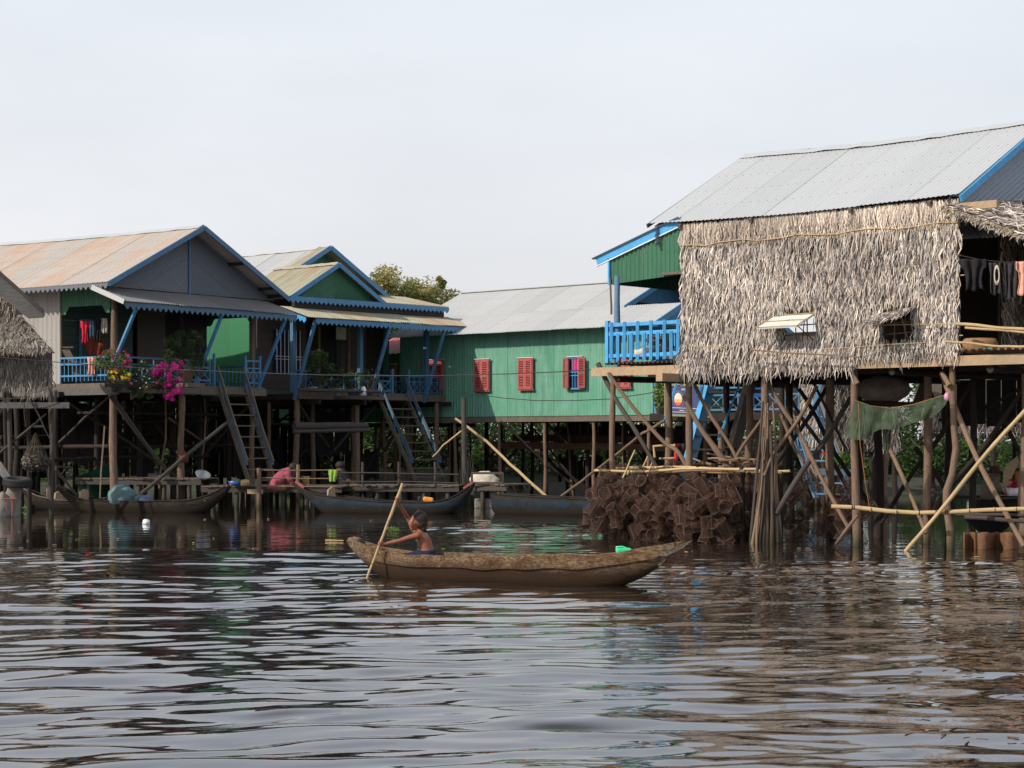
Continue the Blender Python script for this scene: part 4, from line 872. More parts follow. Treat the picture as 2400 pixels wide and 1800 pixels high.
# bundle of sticks round the pile
bs = thing('stick_bundle', P(1800, 1265, 27.7), 'sheaf of weathered sticks tied upright round a thick stilt in the water', 'sticks')
rs = random.Random(4)
for i in range(25):
    t = i/24; mb = MB(); D = 27.75+rs.uniform(-.12, .1); mb.log(P(1762+t*70+rs.uniform(-4, 4), 1275, D), P(1789+t*26+rs.uniform(-5, 5), 935+rs.uniform(0, 230)*(rs.random()**.7), D+.08), rs.uniform(.018, .036), rs.uniform(.008, .016), .012, 7, 7, rs); mb.build('stick', M['stick' if i % 3 else 'postg'], bs)
# standing pile with its own sticks in front of the long green house, and the leaning poles there
PD = 43.6
pl = tag(MB().log(P(1089, 1190, PD), P(1087, 932, PD), .062, .058, .004, 8, 9).build('mooring_pile', M['postg']), 'square grey pile standing free in front of the long green wall', 'pile')
bs2 = thing('stick_bundle', P(1090, 1205, 43), 'bundle of thin grey brushwood leaning on the free-standing pile', 'sticks')
for i in range(22):
    mb = MB(); D = 43.1+rs.uniform(-.15, .15); t = i/21; mb.log(P(1076+t*40, 1210, D), P(1068+t*38+rs.uniform(-6, 6), 1040+rs.uniform(0, 110), D), .014, .006, .02, 6, 6, rs); mb.build('stick', M['postg' if i % 2 else 'dark'], bs2)
def leanpole(pts, r0, r1, label, mat='bamboo'):
    mb = MB(); ps = [P(*p) for p in pts]; out = []
    for i in range(len(ps)-1):
        for k in range(4): out.append(ps[i].lerp(ps[i+1], k/4)+Vector((rs.uniform(-1, 1), 0, rs.uniform(-1, 1)))*.01)
    out.append(ps[-1]); n = len(out); mb.path(out, [(r0+(r1-r0)*i/(n-1)) for i in range(n)], 9); return solo(mb, 'leaning_pole', M[mat], label, 'pole')
leanpole([(1066, 980, 44.0), (1140, 1035, 43.8), (1215, 1105, 43.4), (1282, 1165, 43)], .030, .036, 'long pale pole leaning from the free-standing pile down to the blue boat')
leanpole([(1015, 1070, 45.5), (1040, 1043, 45.2), (1082, 1010, 44.6)], .02, .026, 'short bent pale pole propped just beside the free-standing pile')
leanpole([(1315, 1164, 42), (1380, 1115, 40), (1440, 1070, 38), (1500, 1020, 36), (1530, 1003, 35.5), (1560, 985, 35)], .030, .028, 'long pale prop rising from the grey boat toward the porch beams', 'post')
# ------------------------------------------------------------------ wire fish traps
wr = MATS
def make_trap(i):
    r, Lh = .088, .27; t = thing('fish_trap', (0, 0, 0), 'rusty brown wire fish trap in the big heap under the thatched house', 'fish trap', 'rusty wire fish traps heaped under the thatched house')
    mb = MB(); rr = random.Random(i); prof = [(r*(1+rr.uniform(-.06, .06)), Lh*k/5) for k in range(6)]; rings = []
    for k, (q, h) in enumerate(prof): rings.append([Vector((q*math.cos(a)*(1+.05*math.sin(a*2+k)), q*math.sin(a), h)) for a in [2*math.pi*j/14 for j in range(14)]])
    vs = [p for g in rings for p in g]; uv = [(j/14*.55, k*Lh/5) for k in range(6) for j in range(14)]
    mb.add(vs, [(k*14+j, k*14+(j+1) % 14, (k+1)*14+(j+1) % 14, (k+1)*14+j) for k in range(5) for j in range(14)], uv, True)
    c0 = len(mb.v)
    mb.add([Vector((r*.98*math.cos(a), r*math.sin(a), Lh)) for a in [2*math.pi*j/14 for j in range(14)]]+[Vector((r*.3*math.cos(a), r*.3*math.sin(a), Lh*.9)) for a in [2*math.pi*j/14 for j in range(14)]], [(j, (j+1) % 14, 14+(j+1) % 14, 14+j) for j in range(14)], [(j/14*.55, 0) for j in range(14)]+[(j/14*.55, .12) for j in range(14)], True)
    mb.add([Vector((r*math.cos(a), r*math.sin(a), 0)) for a in [2*math.pi*j/14 for j in range(14)]], [tuple(range(14))[::-1]], [(r*math.cos(a), r*math.sin(a)) for a in [2*math.pi*j/14 for j in range(14)]])
    mb.build('mesh_cage', M['wire'], t)
    mb = MB()
    for h in (0, Lh): mb.path([Vector((r*1.01*math.cos(a), r*1.01*math.sin(a), h)) for a in [2*math.pi*j/14 for j in range(15)]], .0038, 5, cap=False)
    for j in range(4): a = math.pi/2*j+.3; mb.path([Vector((r*1.01*math.cos(a), r*1.01*math.sin(a), 0)), Vector((r*1.01*math.cos(a), r*1.01*math.sin(a), Lh))], .004, 5)
    if i % 2: mb.path([Vector((-r, .0, Lh*.5)), Vector((r, .01, Lh*.56))], .006, 5)
    mb.build('wire_frame', M['rust'], t); return t
protos = [make_trap(i) for i in range(3)]; used = [False]*3; rt = random.Random(77)
def put_trap(p, sc=1.0, label=None, group=None, ang=None):
    i = rt.randrange(3); o = protos[i] if not used[i] else copy_tree(protos[i]); used[i] = True
    o.location = p; o.rotation_euler = ang or (rt.choice((0, math.pi))+rt.gauss(0, .55), rt.gauss(0, .6), rt.uniform(0, 6.28)); o.scale = (sc*rt.uniform(.92, 1.12),)*3
    if label: o['label'] = label
    if group: o['group'] = group
sA, sB = FR.at_u(1762, .0)[0], FR.at_u(1418, .0)[0]
for layer, nn, z0, z1 in ((0, -.42, .06, .76), (1, -.12, .18, .86), (2, .2, .1, .86)):
    nc = 15; nr = 7 if layer == 0 else 6
    for j in range(nr):
        for i in range(nc):
            f = (i+.5*(j % 2))/nc; z = z0+(z1-z0)*j/(nr-1); s_ = sA+.1+(sB-sA-.2)*f
            bulge = .18*math.sin(math.pi*j/(nr-1))+.10*math.sin(f*9)
            edge = abs(f-.5)*2
            if z > (.98-.18*max(0, f-.75)*4 if layer else .95): continue
            put_trap(fr(s_+rt.uniform(-.07, .07), nn-bulge*(layer < 2)+rt.uniform(-.05, .05), z+rt.uniform(-.05, .05)), 1.0)
for i in range(34):
    s_ = FR.at_u(1850+rt.random()*170, 1.0)[0]; put_trap(fr(s_, .9+rt.uniform(-.2, .25), .12+rt.random()*.75), 1.0, 'dark rusty fish trap in the shaded heap beyond the stick bundle', 'rusty wire fish traps piled in the shade beyond the stick bundle')
# staging of poles above the traps
stg = thing('pole_rack', fr(4.6, .3, 0), 'rough rack of driftwood poles holding the fish trap heap', 'rack')
for i in range(9):
    mb = MB(); mb.log(fr(sA-.2+rt.uniform(-.1, .2), -.35+i*.13, 1.02+rt.uniform(-.02, .05)), fr(sB+.1+rt.uniform(-.5, .1), -.35+i*.13, 1.02+rt.uniform(-.03, .05)), .022, .018, .012, 8, 7, rt); mb.build('pole', M['stick' if i % 2 else 'bamboo'], stg)
for a in (sA+.1, sA+.9, sB-.8, sB-.1):
    for b in (-.1, .8): mb = MB(); mb.log(fr(a, b, -.5), fr(a, b, 1.1), .04, .035, .01, 6, 8, rt); mb.build('leg', M['dark'], stg)
for i in range(14):
    mb = MB(); a = fr(sA+.2+rt.random()*1.0, rt.uniform(-.2, .6), 1.1+rt.uniform(0, .12)); b = a+Vector((rt.uniform(-.45, .45), rt.uniform(-.3, .3), rt.uniform(-.05, .12))); mb.log(a, b, .022, .014, .05, 5, 7, rt)
    solo(mb, 'driftwood', M['stick'], 'gnarled bit of firewood lying on the trap rack', 'wood', 'firewood on the trap rack')
for (u, v, u2, v2) in ((1460, 1120, 1488, 1055), (1492, 1128, 1518, 1070), (1515, 1122, 1528, 1085), (1470, 1112, 1480, 1098)):
    mb = MB(); mb.log(P(u, v, 29.2), P(u2, v2, 29.3), .014, .011, .01, 5, 7, rt); solo(mb, 'stick', M['bamboo'], 'thin pale stick poking up out of the fish trap heap', 'stick', 'thin sticks in the trap heap')
mb = MB(); mb.lathe(P(1512, 1121, 29.9), [(.13, 0), (.19, .12), (.20, .15), (.185, .15), (.125, .015), (.0, .012)], sides=24, cap=False); mb.v = [tuple(p) for p in mb.v]; solo(mb, 'wash_basin', M['metalpan'], 'pale enamel basin resting behind the fish trap heap', 'basin')
mb = MB(); mb.path([P(1535, 1072, 30.3), P(1532, 1046, 30.3), P(1560, 1044, 30.3), P(1606, 1046, 30.2)], .022, 7); mb.path([P(1545, 1075, 30.4), P(1605, 1073, 30.3)], .018, 7); mb.path([P(1548, 1098, 30.2), P(1575, 1100, 30.2), P(1606, 1100, 30.1)], .018, 7); mb.path([P(1582, 1040, 30.4), P(1584, 1120, 30.4)], .02, 7)
solo(mb, 'drying_rail', M['bamboo'], 'low rail of pale branches behind the second stilt', 'rail')
garment(1584, 1606, 1040, 1092, 30.1, 'dgrey', 'dark shirt with red edging hung on the branch rail', seed=12, group=None, name='shirt')
garment(1582, 1589, 1040, 1098, 30.05, 'redc', 'strip of red cloth hanging on the branch rail', 'towel', seed=13, group=None, name='cloth')
garment(1700, 1725, 1050, 1100, 30.4, 'black', 'crumpled black cloth hanging under the near blue stairs', 'towel', seed=14, group=None, name='cloth')

# ------------------------------------------------------------------ net, sack and things under and on the thatched house
n0 = FR.at_u(2005, -.04)[1]; top = [P(2004, 938, 26.95), P(2040, 951, 26.8), P(2085, 957, 26.6), P(2140, 948, 26.3), P(2180, 936, 26.1), P(2218, 925, 25.9)]
nt = thing('fishing_net', P(2110, 1000, 26.5), 'dark green fishing net slung on an orange cord between two stilts', 'net')
def along(ps, t):
    x = t*(len(ps)-1); i = min(int(x), len(ps)-2); return ps[i].lerp(ps[i+1], x-i)
mb = MB(); mb.path([along(top, i/20) for i in range(21)], .006, 6); mb.path([P(2012, 945, 26.75), P(2016, 1040, 26.75), P(2028, 1130, 26.8), P(2038, 1190, 26.8)], .006, 6); mb.build('cord', m_wood('orange_cord', (.42, .17, .06)), nt)
rings = []
for j in range(15):
    t = j/14; row = []
    for i in range(41):
        f = i/40; L = .42*(1-.72*f**1.6)+.06*math.sin(f*8+1)+.03*math.sin(f*17); p = along(top, f); row.append(p+Vector((-.02*t-.13*t*(f < .08), math.sin(f*22+t*2.4)*.05*(.3+t)-.05, -L*t-.02*math.sin(f*13)*t)))
    rings.append(row)
mb = MB(); vs = [p for r in rings for p in r]; uv = [(i*.022, j*.03) for j in range(15) for i in range(41)]
mb.add(vs, [(j*41+i, j*41+i+1, (j+1)*41+i+1, (j+1)*41+i) for j in range(14) for i in range(40)], uv, True)
for k, (u, v, w_, l_) in enumerate(((2078, 1000, 20, 55),)):
    rg = []
    for j in range(9):
        t = j/8; rg.append([P(u+w_*(i/10-.5)*(1-.3*t), v+l_*t, 26.9+k*.1)+Vector((0, .05*math.sin(i*1.7+k), 0)) for i in range(11)])
    mb.add([p for r in rg for p in r], [(j*11+i, j*11+i+1, (j+1)*11+i+1, (j+1)*11+i) for j in range(8) for i in range(10)], [(i*.02, j*.03) for j in range(9) for i in range(11)], True)
mb.build('netting', M['net'], nt)
mb = MB(); mb.blob(P(2219, 930, 25.75), (.035, .03, .055), .2, 8, 3); solo(mb, 'plastic_bag', m_paint('pink_plastic', (.62, .28, .42), amt=.2, rough=.4), 'small pink plastic bag knotted to the near stilt', 'bag')
mb = MB(); mb.blob(P(2070, 912, 29.0), (.40, .25, .21), .07, 18, 1.6, 2); solo(mb, 'rice_sack', M['sack'], 'big grey woven sack slung under the thatched house floor', 'sack')
mb = MB(); mb.log(P(2010, 942, 29), P(2170, 948, 28.6), .03, .03, .01); mb.log(P(2012, 946, 29.4), P(2170, 952, 29), .03, .03, .01); solo(mb, 'sling_poles', M['dark'], 'pair of dark poles carrying the grey sack under the floor', 'poles')
mb = MB(); mb.lathe(P(2296, 828, 25.9), [(.0, 0), (.15, 0), (.19, .06), (.20, .14), (.17, .20), (.0, .21)], sides=24, sq=(1.25, .9), cap=False); solo(mb, 'basket', M['basket'], 'round woven basket sitting on the side porch poles', 'basket')
mb = MB(); mb.blob(P(2322, 818, 25.6), (.06, .03, .02), .3, 7, 3); solo(mb, 'cloth_scrap', m_cloth('teal_scrap', (.02, .25, .27)), 'teal rag beside the basket on the side porch', 'cloth')
mb = MB(); mb.path([P(2238, 596, 25.6), P(2300, 609, 25.4), P(2360, 615, 25.2), P(2420, 612, 25)], .005, 5); solo(mb, 'clothes_line', M['cable'], 'clothes line strung across the side porch of the thatched house', 'line')
g2 = 'washing on the side porch line'
garment(2252, 2312, 607, 680, 25.35, 'black', 'black shirt hanging first on the side porch line', 'shirt', g2, seed=21, wob=.05); garment(2318, 2345, 616, 690, 25.25, 'dgrey', 'charcoal skirt on the side porch line beside a pale bra', 'towel', g2, 'skirt', seed=22, wob=.05)
garment(2350, 2388, 617, 700, 25.15, 'dgrey', 'long dark trousers hung between pale bra and peach blouse', 'trouser', g2, 'trousers', seed=23, wob=.05); garment(2380, 2422, 613, 690, 25.05, 'pinkc', 'peach pink blouse glowing in the sun on the side porch line', 'shirt', g2, 'blouse', seed=24, wob=.05)
mb = MB(); mb.rings([[P(2336+7*math.cos(a)*k, 645+24*math.sin(a)*k, 25.1) for a in [2*math.pi*i/16 for i in range(16)]] for k in (1, .62)], cap=False); o = solo(mb, 'strap_top', M['cream'], 'pale strap top looped over the side porch line', 'laundry', g2); s = o.modifiers.new('t', 'SOLIDIFY'); s.thickness = .015
mb = MB(); mb.path([P(2252, 655, 25.7)+Vector((math.cos(a)*.16, .1, math.sin(a)*.05)) for a in [math.pi+math.pi*i/10 for i in range(11)]], .006, 5)
# bundles on the blue porch
for i, (u, v, rx, rz, mt, lab) in enumerate(((1512, 826, .17, .10, 'cream', 'cream cloth bundle behind the bright blue slats'), (1555, 815, .16, .12, 'sack', 'brown woven bundle behind the bright blue slats'), (1535, 797, .15, .07, 'sack', 'folded tan mat on top of the bundles behind the blue slats'), (1578, 832, .13, .09, 'cream', 'pale striped cushion at the thatch end of the blue balustrade'))):
    p = P(u, v, 29.6); mb = MB(); mb.blob(p, (rx, .15, rz), .10, 12, 2, i); solo(mb, 'bundle', M[mt], lab, 'bundle', 'bundles on the blue porch')

# ------------------------------------------------------------------ porch at the right end of the long green house
slab(Cc, FC, -12.6, -7.86, -.1, 3.2, 1.98, 2.10, M['dark'], 'porch_floor'); slab(Cc, FC, -12.6, -7.86, -.16, -.10, 1.95, 2.13, M['dark'], 'front_beam')
rail(Cc, fc(-9.1, .0, 2.10), fc(-12.5, .0, 2.10), .62, M['bluedk'], 'cross', .45, .1, th=.035)
mb = MB(); mb.box(fc(-7.95, -.02, 2.45), FC.n*.04, FC.s*.05, Z*.7); mb.box(fc(-7.95, -.02, 3.2), FC.n*.06, FC.s*.08, Z*2.2); mb.build('porch_post', M['blue'], Cc)
mb = MB(); mb.box(fc(-10.2, 3.0, 3.1), FC.s*4.6, FC.n*.05, Z*2.1); mb.build('wall', M['inner'], Cc)
stilts(Cc, [(fc(a, b, 0), 1.05) for a in (-8.2, -9.8, -11.2, -12.5) for b in (.1, 1.6, 3.0)], 1.98, .062, 'post', rr=rt)
# dark blue board with a sun emblem
DS = 44.3; sg = thing('sign_board', P(1610, 976, DS), 'dark navy sign board with an orange and white sun emblem on the porch', 'sign')
c0, c1, c2, c3 = P(1560, 972, DS), P(1662, 976, DS-.6), P(1662, 905, DS-.6), P(1560, 901, DS)
ex = (c1-c0).normalized(); nrm = Z.cross(ex); nrm = nrm if nrm.y < 0 else -nrm; cz = Z
wS = (c1-c0).length; hS = (c3-c0).length; cc = (c0+c1+c2+c3)/4
mb = MB(); mb.box(cc, ex*wS, nrm*.03, Z*hS); mb.build('panel', M['signb'], sg)
mb = MB()
for a_ in (-1, 1): mb.box(cc+Z*a_*hS/2, ex*(wS+.06), nrm*.045, Z*.045); mb.box(cc+ex*a_*wS/2, ex*.045, nrm*.044, Z*(hS-.045))
mb.build('frame', M['signf'], sg)
f0 = cc-ex*wS*.20+nrm*.018+Z*.02
def disc(mb, c, rx, rz, z0=-1, z1=1, n=24):
    pts = [c+ex*rx*math.cos(a)+Z*rz*math.sin(a) for a in [2*math.pi*i/n for i in range(n)] if z0-.001 <= math.sin(a) <= z1+.001]; mb.poly(pts, nrm, .002)
for z0, z1, col, nm, off in ((-1, 1, (.62, .55, .42), 'pale_sun', 0), (-1, .05, (.75, .38, .10), 'orange_sun', .003), (-1, -.45, (.65, .08, .05), 'red_sun', .006)):
    mb = MB(); disc(mb, f0+nrm*off, .10, .15, z0, z1); mb.build('emblem', m_paint(nm, col, amt=.1), sg)
mb = MB()
for i in range(26):
    a = 2*math.pi*i/26; q = f0+ex*.135*math.cos(a)+Z*.19*math.sin(a); mb.box(q, ex*.009, nrm*.003, Z*.009)
mb.build('dotted_ring', M['plastw'], sg)
def lettering(text, p, size, ex_, nrm_, mat, parent, name='lettering'):
    cu = bpy.data.curves.new('txt', 'FONT'); cu.body = text; cu.size = size; cu.align_x = 'CENTER'; cu.extrude = .001; o = bpy.data.objects.new('t', cu); COL.objects.link(o)
    bpy.context.view_layer.update(); me = bpy.data.meshes.new_from_object(o); bpy.data.objects.remove(o); n = bpy.data.objects.new(name, me); COL.objects.link(n); me.materials.clear(); me.materials.append(mat)
    mt = Matrix((ex_, Z, nrm_)).transposed().to_4x4(); me.transform(mt); n.parent = parent; n.location = Vector(p)-parent.location; return n
lettering('www.         .com', cc-Z*(hS/2-.10)+nrm*.02, .055, ex, nrm, M['plastw'], sg); lettering('oo gcaa', cc+Z*(hS/2-.12)+nrm*.02, .09, ex, nrm, M['plastw'], sg)
mb = MB(); mb.box(cc-Z*(hS/2-.075)+nrm*.018, ex*wS*.9, nrm*.002, Z*.008); mb.box(cc-Z*(hS/2-.17)+nrm*.018, ex*wS*.9, nrm*.002, Z*.008); mb.build('rule_lines', M['plastw'], sg)
# near blue stairs down from the thatched house (seen below its fringe)
q0 = P(1664, 905, 33.0); q1 = P(1758, 905, 32.3)
q0.z = q1.z = 2.45
st = stair(q0, q1, P(1600, 1030, 31.6)-P(1650, 1030, 32.6)+Vector((-.12, -.2, 0)), .75, 7, 'bright blue open-tread stairs hanging below the thatch fringe', 'plank', 'bluelt', None, False, 'dark', w=.2, th=.11)
for ch in st.children:
    if ch.name.startswith('stringer'): ch.data.materials[0] = M['bluelt']; break
for (u, v, u2, v2, D) in ((1592, 878, 1558, 985, 32.6), (1737, 890, 1683, 1032, 31.9), (1647, 890, 1634, 930, 33)):
    mb = MB(); mb.beam(P(u, v, D), P(u2, v2, D-.3), .03, .10 if u < 1600 else .045, up=(0, 1, 0)); mb.build('handrail', M['bluelt'], st)
# far blue stairs
st2 = stair(W(1838, 40, 2.1), W(1925-10, 39.4, 2.1), Vector((.55, -.75, 0)), .30, 8, 'faded blue stairs in the shade behind the leaning poles', 'bluegrey', 'bluedk', None, True, 'bluedk', w=.14)
mb = MB(); mb.beam(P(1926, 895, 39), P(1896, 980, 38.7), .04, .11, up=(0, 1, 0)); mb.build('handrail', M['blue'], st2)
# blue plastic chair back
ch = thing('plastic_chair', P(1778, 975, 43.5), 'blue plastic chair with small square holes in its back, on the shaded porch', 'chair')
cC = P(1777, 908, 43.3); mb = MB()
for i in range(4):
    for j in range(5):
        if (i, j) in ((1, 3), (2, 3), (1, 1), (2, 1)): continue
        mb.box(cC+Vector(((i-1.5)*.088, 0, (j-2)*.088)), Vector((.088, 0, 0)), Vector((0, .02, 0)), Z*.088)
mb.build('backrest', M['chair'], ch)
mb = MB(); mb.box(cC+Vector((0, .2, -.40)), Vector((.42, 0, 0)), Vector((0, .42, 0)), Z*.03); mb.build('seat', M['chair'], ch)
for a_ in (-1, 1):
    for b_ in (.02, .38): mb = MB(); mb.beam(cC+Vector((a_*.19, b_, -.40)), cC+Vector((a_*.21, b_, -.66)), .04, .04); mb.build('leg', M['chair'], ch)
mb = MB()
for i in range(21): mb.box(fr(-2.6+i*.27, 4.95, 2.1+rt.uniform(-.05, .05)), FR.s*.25, FR.n*.02, Z*.75)
mb.build('added_dark_boards', M['inner'], H)  # dark boards added to block the bright view under the floor
mb = MB()
for i in range(22): mb.log(fr(-2.4+i*.19, 5.2+rt.uniform(-.1, .1), -.3), fr(-2.4+i*.19+rt.uniform(-.1, .1), 5.2, rt.uniform(.8, 1.5)), .018, .012, .02, 5, 6, rt)
mb.build('pole_fence', M['stick'], H)
for z in (.95, .55): mb = MB(); mb.log(fr(-2.6, 4.2, z), fr(2.4, 4.2, z+.04), .03, .028, .006); mb.build('cross_beam', M['postg'], H)
mb = MB(); mb.box(fr(-.4, 3.9, .5), FR.s*2.6, FR.n*1.0, Z*.05); mb.build('low_platform', M['dark'], H)
# other thatched huts glimpsed beyond
def backhut(u0, u1, D, zt, zb, label, deep=2.5, lit=True):
    p = W(u0, D, 0); q = W(u1, D, 0); F = Frame(q.x, q.y, ((p-q).x, .0001)); F.s = Vector((-1, 0, 0)); F.n = Vector((0, 1, 0)); L = (q-p).length
    h_ = thing('thatched_hut', F.pt(L/2, deep/2, 0), label, 'hut')
    hp_ = [(.24, .215, .19), (.17, .15, .135), (.31, .28, .25), (.10, .09, .08)]  # front thatch colours darkened to carry the shade
    thwall(h_, F, 0, L, 0, 0, zt, zb, -F.n, pal=hp_, step=.03, rowgap=.14, ln=(.2, .45)); thwall(h_, F, L, L, 0, deep, zt, zb, F.s, step=.04, rowgap=.16)
    mb = MB(); w = deep/2+.3; hh = .9
    for sg in (-1, 1):
        c = F.pt(L/2, deep/2+sg*w/2, zt+hh/2); up = (F.n*-sg*w+Z*hh); mb.box(c, F.s*(L+.5), up, (F.s.cross(up)).normalized()*.05)
    mb.build('roof', M['thback'], h_); slab(h_, F, 0, L, 0, deep, zb-.1, zb-.02, M['dark'], 'floor')
    stilts(h_, [(F.pt(L*a, deep*b, 0), 1) for a in (.03, .35, .66, .97) for b in (.05, .95)], zb-.05, .06, 'dark', rr=rt); return h_
backhut(1925, 2105, 41, 2.85, 1.34, 'shaded thatched hut wall seen between the stilts beside the far blue stairs')
backhut(2215, 2560, 47, 2.35, 1.68, 'sunlit thatched hut glimpsed through the stilts at the far end')
mb = MB(); mb.box(P(1960, 1106, 37.5), Vector((.75, 0, 0)), Vector((0, .5, 0)), Z*.12); mb.box(P(1935, 1130, 37.3), Vector((.06, 0, 0)), Vector((0, .06, 0)), Z*.5); mb.box(P(1985, 1130, 37.3), Vector((.06, 0, 0)), Vector((0, .06, 0)), Z*.5)
solo(mb, 'plant_bench', m_paint('grey_blue_bench', (.10, .15, .19)), 'grey-blue bench carrying potted grassy plants', 'bench')
def plant(name, label, clumps, per, size, pal, blossoms=None, group=None, stem=True, pot=None, cat='plant', droop=0, flat=1.0):
    c = Vector(clumps[0][0]); zmin = min(Vector(q).z-r for q, r in clumps); t = thing(name, (c.x, c.y, pot[3] if pot else zmin), label, cat, group)
    V, C = leafcloud(rng, clumps, per, size, pal, droop=droop, flat=flat); quadmesh('foliage', V, C, M['leaf'], t)
    if stem:
        mb = MB(); rp = random.Random(int(c.x*100)); b = Vector((c.x, c.y, zmin if not pot else pot[3]+.1))
        for (q, r) in clumps[:10]: mb.log(b, Vector(q)+Vector((0, 0, r*.3)), .012, .005, .04, 6, 5, rp)
        mb.build('stem', M['bark'], t)
    for (cl, n, sz, pl_) in (blossoms or []):
        V, C = leafcloud(rng, cl, n, sz, pl_); quadmesh('blossom', V, C, M['petal'], t)
    if pot:
        u, v, D, zb, r_, h_, mt = pot[0], pot[1], pot[2], pot[3], pot[4], pot[5], pot[6]; p = W(u, D, zb); mb = MB()
        mb.lathe(p, [(0, 0), (r_*.78, 0), (r_*.95, h_*.8), (r_*1.05, h_*.82), (r_*1.05, h_), (r_*.9, h_), (r_*.88, h_*.85), (0, h_*.85)], sides=18, cap=False); mb.build('pot', M[mt], t)
    return t
def cl(lst, D, seed=0, jit=.05):
    r = random.Random(seed); return [(P(u, v, D+r.uniform(-jit, jit)), rad) for (u, v, rad) in lst]
def fill(u0, u1, v0, v1, n, D, r, seed, jit=.12, shape='ell'):
    rr = random.Random(seed); out = []
    while len(out) < n:
        a, b = rr.uniform(-1, 1), rr.uniform(-1, 1)
        if a*a+b*b > 1: continue
        out.append((P((u0+u1)/2+a*(u1-u0)/2, (v0+v1)/2+b*(v1-v0)/2, D+rr.uniform(-jit, jit)), r*rr.uniform(.7, 1.3)))
    return out
PK = [(.62, .04, .26), (.70, .08, .30), (.5, .03, .2)]; MG = [(.50, .01, .25), (.62, .02, .33), (.42, .01, .2)]; YL = [(.75, .55, .04), (.8, .6, .1)]; WH = [(.8, .8, .78)]
LG = [(.12, .20, .04), (.17, .24, .05), (.08, .15, .03)]; DG = [(.03, .055, .018), (.045, .08, .022), (.06, .10, .03)]
gf = 'flowering bushes hung along the grey-gabled porch'
plant('flowering_bush', 'light green bougainvillea with hot pink tips climbing over the pale blue railing', fill(218, 306, 824, 882, 34, 41.3, .09, 1), 90, .026, LG, [(fill(232, 304, 815, 870, 26, 41.15, .025, 2), 16, .02, PK), (fill(288, 308, 832, 860, 9, 41.1, .035, 3), 26, .02, PK)], gf)
plant('flowering_bush', 'bush with clusters of yellow flowers hanging below the deck edge', fill(248, 315, 866, 912, 18, 41.35, .08, 4), 60, .024, DG+LG[:1], [(fill(250, 275, 866, 890, 9, 41.15, .035, 5), 44, .019, YL), (fill(280, 308, 871, 892, 9, 41.15, .035, 6), 44, .019, YL), (fill(300, 315, 895, 905, 2, 41.2, .03, 7), 26, .016, PK)], gf)
plant('flowering_bush', 'dark green bush dotted with small white flowers between the yellow and magenta ones', fill(296, 384, 842, 932, 46, 41.45, .10, 8), 90, .024, DG+[(.06, .11, .03)], [(fill(315, 365, 860, 920, 12, 41.25, .02, 9), 7, .016, WH), (fill(320, 340, 845, 850, 1, 41.3, .02, 10), 9, .018, YL)], gf)
plant('flowering_bush', 'cascading magenta bougainvillea spilling lowest over the deck edge', fill(362, 424, 858, 905, 20, 41.5, .07, 11)+fill(388, 422, 895, 940, 9, 41.5, .05, 12), 40, .022, DG, [(fill(358, 426, 848, 905, 44, 41.38, .06, 13), 62, .019, MG), (fill(382, 424, 888, 944, 26, 41.38, .05, 14), 52, .018, MG), (fill(420, 430, 845, 858, 3, 41.5, .04, 15), 30, .018, MG)], gf)
mb = MB(); mb.box(P(330, 905, 41.5)+Z*-.0, FA.n*1.9+FA.s*0, FA.s*.22, Z*.08); solo(mb, 'planter_shelf', M['dark'], 'dark plank shelf carrying the flowering bushes off the deck edge', 'shelf')
mb = MB(); mb.box(P(440, 903, 42.5), FA.n*.55, FA.s*.5, Z*.09); solo(mb, 'plank_shelf', M['plank'], 'thick plank shelf under the big feathery potted shrub', 'shelf')
plant('potted_shrub', 'tall feathery dark green shrub in a square cement pot by the stair head', fill(383, 482, 770, 885, 70, 42.5, .10, 20, .2), 110, .022, DG, None, 'pot plants', pot=(438, 0, 42.5, P(440, 896, 42.5).z, .145, .29, 'pot'))
gp = 'potted plants on the mint roofed porch'
zB = 2.60
def bpot(u, D, r, h, mat): return (u, 0, D, zB, r, h, mat)
plant('potted_shrub', 'broad-leaved dark shrub standing tallest on the mint roofed porch', fill(722, 776, 826, 900, 34, 47.6, .12, 30, .2), 60, .04, DG, None, gp, pot=bpot(733, 47.4, .12, .20, 'potg'))
plant('potted_shrub', 'low spreading plant beside the tallest shrub on the porch', fill(760, 815, 868, 905, 20, 47.8, .09, 31, .15), 60, .028, DG, None, gp, pot=bpot(792, 47.7, .10, .17, 'potg'))
plant('potted_shrub', 'leafy plant in a wide dark tub near the white jug', fill(800, 858, 875, 905, 18, 48.0, .09, 32, .15), 60, .028, DG+LG[2:], None, gp, pot=bpot(829, 48.1, .17, .16, 'bluedk'))
plant('potted_shrub', 'thin plant with a few pink blooms beside the pale-railed stairs', fill(845, 890, 865, 908, 16, 48.4, .08, 33, .12), 45, .026, DG+LG[2:], [(fill(865, 890, 862, 905, 5, 48.2, .03, 34), 14, .018, PK)], gp, pot=bpot(868, 48.5, .09, .14, 'pot'))
mb = MB(); mb.lathe(W(852, 48.0, zB), [(0, 0), (.07, 0), (.075, .14), (.05, .20), (.03, .23), (0, .23)], sides=14, cap=False); solo(mb, 'jug', M['plastw'], 'white plastic jug on the shelf among the porch plants', 'jug')
mb = MB(); mb.log(P(700, 913, 47), P(890, 919, 48.2), .04, .035, .004, 8, 8); solo(mb, 'plant_shelf_log', M['postg'], 'rough grey log edging the plant shelf under the mint roof', 'log')
slab(B, FB, .45, .85, 1.3, 3.6, 2.52, 2.59, M['plank'], 'plant_shelf')
plant('potted_palm', 'bright yellow-green leafy plant at the corner of the long green wall', fill(1535, 1562, 895, 952, 18, 45.6, .09, 40, .1), 50, .05, [(.22, .30, .05), (.16, .24, .04), (.09, .15, .03)], None, pot=(1548, 0, 45.6, 2.1, .12, .18, 'pot'), droop=.5)
